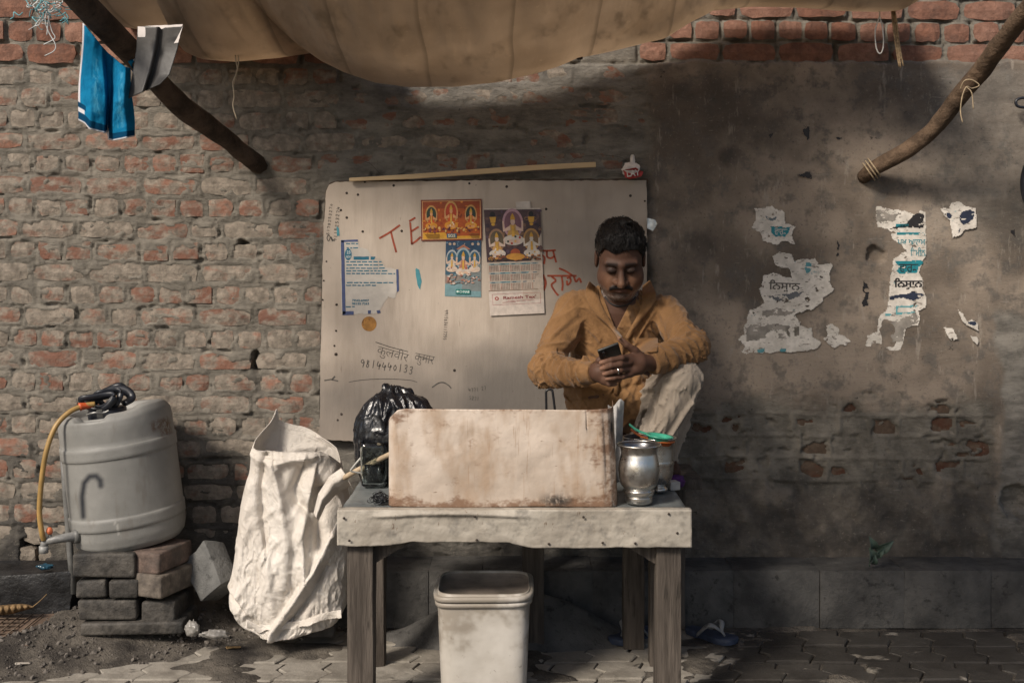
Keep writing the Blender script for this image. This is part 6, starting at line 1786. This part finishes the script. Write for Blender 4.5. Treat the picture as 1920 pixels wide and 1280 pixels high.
# ------------------------------------------------------------------ the man
man = thing('person', 'man in mustard shirt and beige trousers sitting bent over a phone', 'person', (.38, 4.33 - DW, .615))
HS = 1.06
hc = P(1163, 485, 4.17)
pit_ = math.radians(27); yaw_ = math.radians(-3)
Rh = A(Matrix.Rotation(yaw_, 3, 'Z') @ Matrix.Rotation(pit_, 3, 'X'))     # world = Rh @ (x, -y_forward, z)
def hl(p):
    """world -> head local (x across, y forward out of the face, z up), in head units"""
    q = (p - hc) @ Rh / HS
    return np.stack([q[..., 0], -q[..., 1], q[..., 2]], -1)
def hw(x, y, z): return hc + Rh @ A([x, -y, z]) * HS

def head_sd(p):
    q = hl(p); ax = np.abs(q[..., 0]); m = np.stack([ax, q[..., 1], q[..., 2]], -1)
    d = sd_ell(q, (0, -.015, .042), (.0755, .095, .080))
    d = smin(d, sd_ell(q, (0, .028, -.030), (.071, .060, .086)), .03)
    d = smin(d, sd_ell(q, (0, .030, -.072), (.065, .054, .046)), .03)
    d = smin(d, sd_ell(m, (.044, .046, -.044), (.031, .031, .038)), .02)          # cheeks
    d = smin(d, sd_ell(q, (0, .070, -.098), (.026, .020, .018)), .02)             # chin
    d = smin(d, sd_ell(q, (0, .025, -.108), (.046, .045, .022)), .025)            # soft throat
    d = smin(d, sd_cap(m, (.0, .086, .020), (.046, .072, .021), .011, .010), .014)  # brows
    d = smax(d, -sd_ell(m, (.031, .100, .001), (.021, .018, .013)), .012)         # sockets
    d = smin(d, sd_ell(m, (.031, .0775, -.001), (.0175, .0140, .0120)), .004)     # lids
    d = smin(d, sd_cap(q, (0, .086, .010), (0, .112, -.036), .0085, .0135), .010) # nose
    d = smin(d, sd_ell(m, (.0145, .096, -.039), (.0095, .012, .0085)), .006)
    d = smax(d, -sd_cap(q, (-.024, .101, -.0665), (.024, .101, -.0665), .0016, .0016), .004)
    d = smin(d, sd_ell(q, (0, .0905, -.0605), (.024, .0095, .0058)), .006)
    d = smin(d, sd_ell(q, (0, .0885, -.0730), (.021, .0105, .0072)), .006)
    d = smin(d, sd_ell(m, (.034, .080, -.058), (.010, .008, .020)), .02)
    e = sd_ell(m, (.0790, -.016, -.008), (.0085, .020, .032)); e = smax(e, -sd_ell(m, (.0870, -.010, -.004), (.006, .011, .020)), .004)
    d = smin(d, e, .006)
    mous = np.maximum(np.abs(q[..., 2] + .0515 + ax * ax * 10.0) - .0088 + ax * .07, ax - .040)
    mous_s = smin(np.maximum(mous, np.abs(d) - .0035), d, .002)
    return np.where(q[..., 1] > .06, mous_s, d) * HS

S1, E1, W1 = P(1074, 584, 4.28), P(1022, 694, 4.13), P(1114, 697, 3.965)
S2, E2, W2 = P(1250, 588, 4.28), P(1296, 650, 4.06), P(1222, 680, 3.96)
NB, CH, BL, PV_ = P(1161, 560, 4.26), P(1158, 625, 4.31), P(1150, 735, 4.28), P(1150, 815, 4.36)
H1, K1, A1 = P(1118, 818, 4.34), P(1080, 838, 4.02), P(1150, 884, 4.10)
H2, K2, A2 = P(1192, 806, 4.34), P(1278, 712, 4.03), P(1207, 884, 4.06)
def FG(ch, rr_):        # finger chain: pixel, pixel, depth
    pts = [P(*q) for q in ch]; return [(pts[i], pts[i + 1], rr_[i], rr_[i + 1]) for i in range(len(pts) - 1)]
LH = [FG([(1180, 670, 3.905), (1166, 671, 3.872), (1146, 675, 3.862), (1127, 680, 3.880)], [.0115, .0105, .0095, .0080]),
      FG([(1178, 681, 3.900), (1163, 683, 3.866), (1145, 686, 3.858), (1128, 691, 3.876)], [.0115, .0105, .0095, .0080]),
      FG([(1178, 692, 3.900), (1164, 694, 3.870), (1148, 697, 3.862), (1133, 701, 3.880)], [.0110, .0100, .0090, .0078]),
      FG([(1182, 702, 3.908), (1168, 706, 3.880), (1153, 708, 3.872), (1138, 710, 3.886)], [.0100, .0090, .0082, .0070])]
LT = FG([(1206, 672, 3.94), (1190, 657, 3.920), (1174, 646, 3.908), (1162, 635, 3.900)], [.0150, .0135, .0110, .0085])
RHF = [FG([(1134, 690, 3.915), (1150, 693, 3.905), (1160, 690, 3.915)], [.0110, .0100, .0085]), FG([(1136, 700, 3.915), (1152, 703, 3.905), (1164, 702, 3.915)], [.0110, .0100, .0085]),
       FG([(1135, 709, 3.918), (1149, 713, 3.905), (1162, 712, 3.915)], [.0105, .0095, .008]), FG([(1131, 716, 3.922), (1143, 720, 3.912), (1154, 720, 3.918)], [.0095, .0085, .0072])]
RT = FG([(1120, 688, 3.95), (1124, 676, 3.93), (1134, 668, 3.925), (1146, 664, 3.928)], [.0145, .0125, .0110, .0085])
def hands_sd(p):
    d = sd_cap(p, W2, P(1200, 680, 3.925), .026, .029)
    d = smin(d, sd_cap(p, P(1196, 676, 3.925), P(1181, 674, 3.906), .026, .0185), .012)
    d = smin(d, sd_cap(p, P(1198, 690, 3.925), P(1182, 697, 3.908), .023, .0160), .012)
    out = d
    for ch in LH:
        c = None
        for a, b, r1, r2 in ch:
            e = sd_cap(p, a, b, r1, r2); c = e if c is None else smin(c, e, .004)
        out = np.minimum(smin(d, c, .008), np.minimum(out, c))
    c = None
    for a, b, r1, r2 in LT:
        e = sd_cap(p, a, b, r1, r2); c = e if c is None else smin(c, e, .005)
    out = smin(out, c, .007)
    r = sd_cap(p, W1, P(1124, 698, 3.935), .026, .028); r = smin(r, sd_cap(p, P(1122, 694, 3.94), P(1136, 695, 3.918), .024, .017), .012); r = smin(r, sd_cap(p, P(1122, 704, 3.94), P(1133, 711, 3.920), .022, .0155), .012)
    ro = r
    for ch in RHF:
        c = None
        for a, b, r1, r2 in ch:
            e = sd_cap(p, a, b, r1, r2); c = e if c is None else smin(c, e, .004)
        ro = np.minimum(smin(r, c, .008), np.minimum(ro, c))
    c = None
    for a, b, r1, r2 in RT:
        e = sd_cap(p, a, b, r1, r2); c = e if c is None else smin(c, e, .005)
    ro = smin(ro, c, .007)
    return np.minimum(out, ro)
def torso_sd(p, g):
    """g: how far clothing stands off the body"""
    d = sd_ell(p, CH, (.168 + g, .110 + g, .165 + g))
    d = smin(d, sd_ell(p, BL, (.165 + g, .138 + g, .150 + g)), .06)
    d = smin(d, sd_ell(p, PV_, (.165 + g, .125 + g, .115 + g)), .05)
    d = smin(d, sd_cap(p, S1 + A([.015, 0, 0]), S2 + A([-.015, 0, 0]), .056 + g, .056 + g), .05)
    d = smin(d, sd_cap(p, NB + A([0, .01, -.02]), NB + A([0, -.01, .03]), .075 + g * .5, .052 + g * .5), .05)
    return d
def body_sd(p):
    d = torso_sd(p, -.004)
    for a, b, c, r in ((S1, E1, W1, (.048, .040, .038, .026)), (S2, E2, W2, (.048, .040, .038, .026))):
        d = smin(d, sd_cap(p, a, b, r[0], r[1]), .02); d = smin(d, sd_cap(p, b, c, r[2], r[3]), .012)
    d = smin(d, sd_cap(p, H1, K1, .070, .052), .03); d = smin(d, sd_cap(p, K1, A1, .048, .034), .02)
    d = smin(d, sd_cap(p, H2, K2, .070, .052), .03); d = smin(d, sd_cap(p, K2, A2, .048, .034), .02)
    for an_, toe in ((A1, P(1100, 895, 3.96)), (A2, P(1190, 912, 3.94))):
        an2 = an_ + A([0, 0, -.02]); toe = A([toe[0], toe[1], .648]); an2[2] = max(an2[2], .66)
        d = smin(d, sd_cap(p, an2, toe, .032, .020), .02)
    neck = sd_cap(p, hw(0, -.020, -.070), NB + A([0, .0, -.01]), .056, .062)
    d = smin(d, neck, .03)
    d = np.array(d)
    for c_, r_, fn_, k_ in ((hc, .24, head_sd, .014), (P(1160, 685, 3.93), .20, hands_sd, .010)):
        m_ = np.linalg.norm(p - c_, axis=-1) < r_
        if m_.any(): d[m_] = smin(d[m_], fn_(p[m_]), k_)
    return d
v, f = surface_nets(body_sd, (-.02, 3.80 - DW, .60), (.76, 4.56 - DW, 1.56), .0032)
me = mesh('body', v, f, True)
q = hl(v); ax_ = np.abs(q[:, 0]); isf = (q[:, 1] > .02) & (q[:, 2] > -.13) & (q[:, 2] < .11) & (ax_ < .085)
base_c = A([.084, .043, .029])
cols = np.tile(base_c, (len(v), 1)) * (0.9 + .25 * fbm(v[:, 0] * 30, v[:, 1] * 30, v[:, 2] * 30, 3, 3))[:, None]
def blend(mask, c):
    global cols
    m_ = np.clip(mask, 0, 1)[:, None]; cols = cols * (1 - m_) + A(c) * m_
blend(isf * sstep(-.002, -.02, q[:, 2]) * np.exp(-((ax_ - .040) / .022) ** 2) * .5, (.23, .115, .065))             # warm cheeks
blend(isf * np.exp(-(q[:, 0] / .012) ** 2 - ((q[:, 2] + .03) / .022) ** 2) * (q[:, 1] > .10) * .5, (.22, .12, .075))      # nose
blend(isf * np.exp(-((ax_ - .031) / .026) ** 2 - ((q[:, 2] - .001) / .018) ** 2) * 1.0, (.030, .019, .016))             # lids and sockets painted dark as eye shading
lash = np.exp(-((q[:, 2] + .0085) / .0028) ** 2) * np.exp(-((ax_ - .031) / .014) ** 4); blend(isf * lash * .9, (.010, .008, .008))
brow = np.exp(-((q[:, 2] - .0245 + .0035 * (ax_ / .05) ** 2) / .0066) ** 2) * sstep(.009, .014, ax_) * (1 - sstep(.044, .054, ax_)); blend(isf * brow * .95, (.013, .010, .009))
blend(isf * (q[:, 1] > .06) * np.exp(-((q[:, 2] + .067) / .0085) ** 2) * (1 - sstep(.018, .026, ax_)) * .75, (.115, .055, .045))
mo = np.exp(-((q[:, 2] + .0515 + ax_ * ax_ * 10.0) / .0092) ** 4) * (1 - sstep(.037, .042, ax_)); blend(isf * (q[:, 1] > .055) * mo * 1.1, (.012, .010, .010))
jaw = sstep(-.072, -.098, q[:, 2] + .35 * (.066 - ax_) * 0 - .55 * np.maximum(ax_ - .03, 0)) * (q[:, 1] > -.005) * (q[:, 2] > -.135)
spk = sstep(.42, .62, vn(v[:, 0] * 420, v[:, 1] * 420, v[:, 2] * 420, 5))
inhead = (np.linalg.norm(q, axis=1) < .16)
blend(inhead * jaw * (1 - sstep(.035, .015, ax_) * .45) * (.12 + .55 * spk), (.36, .34, .32))
blend(isf * (q[:, 1] > .05) * np.exp(-((q[:, 2] + .088) / .012) ** 2) * (1 - sstep(.020, .034, ax_)) * .55, (.035, .028, .026))
tipc = np.zeros(len(v))
for ch in LH + RHF + [LT, RT]:
    b_ = ch[-1][1]; tipc = np.maximum(tipc, np.exp(-(np.linalg.norm(v - b_, axis=1) / .020) ** 2))
blend(tipc * .7, (.30, .165, .110))
col_attr(me, 'skin', cols)
def m_skin():
    t = NT('brown skin')
    c, r_, g_, b_ = t.attr('skin')
    t.bump((t.noise(260, 4, .6), .0006))
    return t.fin(c, .58, Subsurface_Weight=.08, Subsurface_Radius=(.6, .25, .15), Subsurface_Scale=.006, Specular_IOR_Level=.25)
bodyo = obj('body', me, m_skin(), man)

# hair: a cap over the skull, cut along the hairline
def hair_sd(p):
    q = hl(p); x, y, z = q[..., 0], q[..., 1], q[..., 2]; ax = np.abs(x)
    st = fbm(x * 95 + 20, y * 16 + 5, z * 22 + 2, 5, 3) - .5
    side = (x < 0) * 0.0
    d = sd_ell(q, (0, -.017, .048), (.0835, .102, .089)) - .006 * np.exp(-((z - .12) / .03) ** 2) * sstep(0, .06, y)
    d = d - .011 * st - .004 * (fbm(x * 30, y * 30, z * 30, 8, 2) - .5)
    tuft = sd_cap(q, (.008, -.01, .128), (.030, .02, .146), .018, .006); d = smin(d, tuft - .006 * st, .014)
    hl_z = .064 + .010 * (x / .05) ** 2 * 0 + .006 * np.sin(x * 70) - .5 * np.maximum(ax - .056, 0) / .02 * .09
    cut = np.maximum(z * -1 + hl_z, -(y - .012 - .010 * sstep(.0, .05, -z)))     # below the hairline and in front of the temples
    cut_in = np.minimum(hl_z - z, y - .022 + .25 * np.maximum(-.01 - z, 0))
    d = smax(d, cut_in, .004)
    low = -.030 - z + .35 * np.maximum(y + .02, 0) * 0 - .03 * sstep(.0, -.07, y)
    d = smax(d, low, .008)
    ear = sd_ell(np.stack([ax, y, z], -1), (.084, -.012, -.010), (.022, .024, .034)); d = smax(d, -ear, .004)
    return d * HS
v, f = surface_nets(hair_sd, hc - A([.14, .16, .13]), hc + A([.14, .15, .20]), .0024)
def m_hair():
    t = NT('black hair')
    t.bump((t.noise(60, 5, .6, stretch=(6, 1, 1.2)), .006))
    return t.fin((0.006, 0.005, 0.005), .42, Specular_IOR_Level=.25)
M_HAIR = m_hair()
hair = obj('hair', mesh('hair', v, f, True), M_HAIR, man)
# loose locks combed over the cap
mb = MB(); r4 = random.Random(21); hv = hl(v)
ok = np.nonzero((hv[:, 2] > -.02) & (np.abs(hair_sd(v)) < .003))[0]
for k in range(620):
    i = ok[r4.randrange(len(ok))]; q0 = hv[i]
    rad_ = q0 - A([0, -.017, .045]); rad_ /= np.linalg.norm(rad_)
    fl = A([q0[0] * 6 + r4.gauss(0, .25), .55 + r4.gauss(0, .25), -.55 if q0[2] < .09 else .05]) if q0[1] > -.02 else A([q0[0] * 3, -.4, -.8 + r4.gauss(0, .2)])
    fl = fl - rad_ * (fl @ rad_); fl /= np.linalg.norm(fl) + 1e-9
    L = r4.uniform(.012, .028); pts = [q0 + fl * L * t + rad_ * (.0025 * math.sin(t * 3) + .0008 - .002 * t * t) for t in (0, .35, .7, 1.0)]
    if pts[-1][1] > .05 and pts[-1][2] < .060: continue
    mb.add(tube([hw(*p_) for p_ in pts], [.0009, .0011, .0003], 4))
o = mb.obj('hair_locks', M_HAIR, hair, True); o['kind'] = 'stuff'

# ---- shirt
def along(p, a, b):
    ba = b - a; L = np.linalg.norm(ba); t = ((p - a) @ ba) / (L * L); return t, L
def crs(n_, k=7.0): return (1 - np.clip(np.abs(n_ - .5) * k, 0, 1)) ** 1.3      # thin raised lines along the noise's middle level
def limb(p, a, b):
    """position along a limb (0..1), its length, and the angle round it"""
    ba = b - a; L = np.linalg.norm(ba); w = ba / L; e1 = np.cross(w, [0.3, 1, .2]); e1 /= np.linalg.norm(e1); e2 = np.cross(w, e1)
    q = p - a
    return (q @ w) / L, L, np.arctan2(q @ e1, q @ e2)
def shirt_sd(p):
    d = torso_sd(p, .012)
    x, y, z = p[..., 0], p[..., 1], p[..., 2]
    n1 = fbm((x + .30 * (z - 1.0)) * 11 + 3, z * 2.6 + 7, y * 2, 11, 2); n2 = fbm((x - .55 * (z - 1.0)) * 17 + 9, z * 4, y * 2, 15, 2); n3 = fbm(x * 30 + z * 16, z * 15, y * 9, 18, 2)
    n4 = fbm((x + .9 * (z - 1.0)) * 26 + 2, (z - .5 * x) * 8, y * 6, 24, 2)
    d = d - .014 * crs(n1, 7) - .009 * crs(n2, 8) - .005 * crs(n3, 8) - .005 * crs(n4, 9) + .010
    for a, b, rr_, seed in ((S1, E1, (.063, .056), 31), (S2, E2, (.062, .056), 35)):
        t, L, an = limb(p, a, b)
        w = fbm(an * 1.3 + t * 2.2 + 5, t * 1.7 + 3, None, seed, 2); w2 = fbm(t * 6.5 + np.sin(an) * .9, np.cos(an) * 1.2 + 4, None, seed + 2, 2)
        s_ = sd_cap(p, a, b, rr_[0], rr_[1]) - .012 * crs(w, 6) - .013 * crs(w2, 6) * sstep(.35, .95, t) + .006
        d = smin(d, s_, .020)
    for a, b, rr_, seed, am, fq in ((E1, W1, (.054, .038), 41, .014, 11), (E2, W2, (.058, .042), 47, .009, 7)):
        t, L, an = limb(p, a, b)
        w = fbm(t * fq + .55 * np.sin(an + 1), np.cos(an * 1.0) * .7 + 3, None, seed, 2); w2 = fbm(an * 1.2 + t * 4, t * 2.2, None, seed + 3, 2)
        s_ = sd_cap(p, a, b, rr_[0], rr_[1]) - am * crs(w, 5) * (1 - sstep(.80, .90, t)) - .006 * crs(w2, 6) * (1 - sstep(.80, .90, t)) + .004 - .006 * sstep(.80, .83, t)
        s_ = smax(s_, (t - 1.02) * L, .003)
        d = smin(d, s_, .012)
    # belly creases where he bends
    cr = np.exp(-((z - .985 - .22 * (x - .37) - .02 * np.sin(x * 22)) / .012) ** 2) + .8 * np.exp(-((z - .935 - .30 * (x - .37)) / .011) ** 2) + .7 * np.exp(-((z - 1.035 + .25 * (x - .33)) / .010) ** 2)
    d = d + .011 * cr * sstep(.02, -.05, y - BL[1]) * (np.abs(x - .36) < .2)
    # open neck
    xc = .375 + .06 * (z - 1.2)
    vz = (z - 1.135) / .13
    wv = np.interp(vz, [0, .35, .8, 1.3], [-.004, .016, .040, .062])
    cutv = np.maximum(np.abs(x - xc) - wv, y - (NB[1] + .015))
    cutv = np.maximum(cutv, 1.130 - z)
    d = smax(d, -cutv, .006)
    hole = sd_cap(p, NB + A([0, .0, -.03]), NB + A([0, -.02, .12]), .066, .074); d = smax(d, -hole, .006)
    hemz = .80 + .05 * np.sin(x * 9)
    d = np.maximum(d, (hemz - z) * .8)
    return d
v, f = surface_nets(shirt_sd, (-.02, 3.86 - DW, .76), (.76, 4.54 - DW, 1.34), .0034, .012)
def m_shirt():
    t = NT('mustard cotton')
    c = t.mix(t.ramp(t.noise(7, 6, .6), .3, .7), (0.168, 0.088, 0.036), (0.232, 0.127, 0.055))
    c = t.mix(t.ramp(t.noise(40, 6, .7), .55, .75, 0, .35), c, (0.145, 0.070, 0.024))
    t.bump((t.noise(70, 4, .65, dist=.8), .0035))
    return t.fin(c, .85, Specular_IOR_Level=.2, Sheen_Weight=.15)
M_SHIRT = m_shirt()
shirt = obj('shirt', mesh('shirt', v, f, True), M_SHIRT, man)
from mathutils.bvhtree import BVHTree
def bvh(o): return BVHTree.FromPolygons([tuple(q.co) for q in o.data.vertices], [tuple(q.vertices) for q in o.data.polygons])
T_SHIRT, T_BODY = bvh(shirt), bvh(bodyo)
def on_shirt(px, py, lift, trees=(T_SHIRT, T_BODY)):
    """the point of the clothed figure seen at a photo pixel, lifted toward the street"""
    for r in range(0, 9):
        for (dx, dy) in ((0, 0), (r * 3, 0), (-r * 3, 0), (0, r * 3)):
            o_ = Vector((0, -DW, H)); dr_ = (Vector(P(px + dx, py + dy, 4.0)) - o_).normalized()
            hs_ = [t_.ray_cast(o_, dr_)[0] for t_ in trees]; ds_ = [h_.y + DW for h_ in hs_ if h_ is not None]
            if ds_: return P(px, py, min(ds_) - lift)
    return P(px, py, 4.2)
def flap(name, e1, e2, lift, nv_=7, trees=None):
    """a strip of cloth between two edges drawn on the shirt"""
    n = 16
    a = smooth_path([(x, y, 0) for x, y in e1], 5)[:, :2]; b = smooth_path([(x, y, 0) for x, y in e2], 5)[:, :2]
    n = min(len(a), len(b)); vv = []
    dep = np.zeros((n, nv_))
    for i in range(n):
        for j in range(nv_):
            t = j / (nv_ - 1); q = a[i] * (1 - t) + b[i] * t
            p3 = on_shirt(q[0], q[1], 0, trees or (T_SHIRT, T_BODY)); dep[i, j] = p3[1] + DW
    for _ in range(6):     # cloth bridges small hollows
        k = np.pad(dep, 1, mode='edge'); dep = np.minimum(dep, (k[:-2, 1:-1] + k[2:, 1:-1] + k[1:-1, :-2] + k[1:-1, 2:]) / 4)
    for i in range(n):
        for j in range(nv_):
            t = j / (nv_ - 1); q = a[i] * (1 - t) + b[i] * t
            vv.append(P(q[0], q[1], dep[i, j] - lift - .008 * math.sin(t * math.pi) - .004 * t))
    ff = [(i * nv_ + j, (i + 1) * nv_ + j, (i + 1) * nv_ + j + 1, i * nv_ + j + 1) for i in range(n - 1) for j in range(nv_ - 1)]
    o = obj(name, mesh(name, vv, ff, True), M_SHIRT, shirt); solidify(o, .003, 0)
    m = o.modifiers.new('soften', 'SUBSURF'); m.levels = m.render_levels = 1
    return o
flap('collar', [(1121, 540), (1126, 566), (1140, 594), (1160, 622), (1168, 632)], [(1104, 526), (1097, 552), (1114, 586), (1142, 612), (1160, 636)], .006)
flap('collar', [(1204, 536), (1203, 562), (1196, 588), (1184, 610), (1172, 632)], [(1219, 524), (1231, 556), (1217, 582), (1200, 604), (1178, 638)], .006)
flap('placket', [(1163, 634), (1160, 660), (1154, 700), (1150, 740)], [(1172, 634), (1169, 660), (1163, 700), (1159, 740)], .002, 4, (T_SHIRT,))
flap('pocket', [(1192, 634), (1193, 646), (1194, 660)], [(1234, 633), (1234, 646), (1233, 660)], .003, 8, (T_SHIRT,))
# trousers
def trous_sd(p):
    x, y, z = p[..., 0], p[..., 1], p[..., 2]
    d = sd_ell(p, PV_ + A([0, 0, -.01]), (.178, .135, .105))
    k2 = np.linalg.norm(p - K2, axis=-1)
    for a, b, r1, r2, seed in ((H1, K1, .092, .072, 1), (K1, A1, .070, .062, 2), (H2, K2, .094, .072, 3), (K2, A2 + A([.012, 0, -.02]), .073, .064, 4)):
        t, L, an = limb(p, a, b)
        w = fbm(an * 1.5 + t * 1.6 + 6, t * 1.5 + seed, None, 60 + seed, 2); w2 = fbm(an * 2.6 - t * 2.4 + 9, t * 2.6, None, 70 + seed, 2)
        g_ = sstep(.045, .11, k2)
        s_ = sd_cap(p, a, b, r1, r2) - g_ * (.015 * crs(w, 8) + .009 * crs(w2, 9)) + .004
        d = smin(d, s_, .008)
    # sharp crease behind the bent knee
    mid_k = P(1238, 770, 4.0)
    d = np.maximum(d, (.668 - z) * .8)
    return d
v, f = surface_nets(trous_sd, (.06, 3.88 - DW, .62), (.76, 4.56 - DW, 1.12), .0042, .02)
def m_trous():
    t = NT('beige trouser cloth')
    c = t.mix(t.ramp(t.noise(6, 6, .6), .3, .7), (0.245, 0.205, 0.165), (0.335, 0.288, 0.238))
    t.bump((t.noise(110, 4, .65), .0015))
    return t.fin(c, .85, Specular_IOR_Level=.2)
obj('trousers', mesh('trousers', v, f, True), m_trous(), man)
# cord and ring
pts = [on_shirt(x, y, .004, (T_BODY,)) for x, y in ((1134, 556), (1142, 566), (1152, 572), (1163, 574), (1174, 572), (1184, 566), (1192, 556))]
obj('neck_cord', mesh('neck_cord', *tube(smooth_path(pts, 5), .0028, 6), True), basic('black cord', (0.012, 0.011, 0.011), .6), man)
rc = (LH[2][1][0] + LH[2][1][1]) / 2 + (LH[2][1][0] - LH[2][1][1]) * .1; rd = LH[2][1][1] - LH[2][1][0]; rd /= np.linalg.norm(rd); u_ = np.cross(rd, [0, 0, 1.]); u_ /= np.linalg.norm(u_); w_ = np.cross(rd, u_)
obj('finger_ring', mesh('finger_ring', *tube([rc + (u_ * math.cos(a) + w_ * math.sin(a)) * .0108 for a in np.linspace(0, 6.2832, 28)], .0022, 6, False, flat=1.4), True), basic('silver', (0.75, 0.73, 0.70), .2, .05, Metallic=1.0), man)

# phone in his hands
ph = thing('mobile_phone', 'dark grey mobile phone held in his hands, back toward the street', 'phone', P(1148, 665, 3.92))
uu_ = A([math.cos(.36), .0, math.sin(.36)]); nn_ = A([.0, .62, .78]); nn_ = nn_ - uu_ * (nn_ @ uu_); nn_ /= np.linalg.norm(nn_)
vv3 = np.cross(nn_, uu_)
if vv3[2] > 0: vv3 = -vv3
RM = np.stack([uu_, vv3, np.cross(uu_, vv3)], 1)
tc_ = P(1140, 651, 3.885); pcn = tc_ + vv3 * .070
back = np.sign((np.cross(uu_, vv3) @ A([0, -1., 0])))
v, f = rbox((.074, .150, .009), .004, 3)
autosmooth(MB().add(xf((v, f), pcn, mat=RM)).obj('case', basic('dark phone case', (0.022, 0.024, 0.024), .35), ph), 40)
MB().add(xf(rbox((.068, .142, .002), .0008, 1), pcn - RM[:, 2] * back * .0048, mat=RM)).obj('screen', basic('phone screen glass', (0.01, 0.012, 0.016), .08), ph)
MB().add(xf(rbox((.022, .034, .0022), .002, 2), pcn + RM[:, 2] * back * .0052 - uu_ * .020 - vv3 * .052, mat=RM)).obj('camera_bump', basic('phone camera plate', (0.006, 0.006, 0.007), .2), ph)
for k in (0, 1):
    c_ = pcn + RM[:, 2] * back * .0066 - uu_ * .020 - vv3 * (.060 - .016 * k)
    obj('lens', mesh('lens', *xf(lathe([(.0055, 0), (.0055, .0016 * back), (.0001, .0016 * back)], 14), c_, mat=RM), True), basic('lens glass', (0.02, 0.022, 0.03), .05), ph)
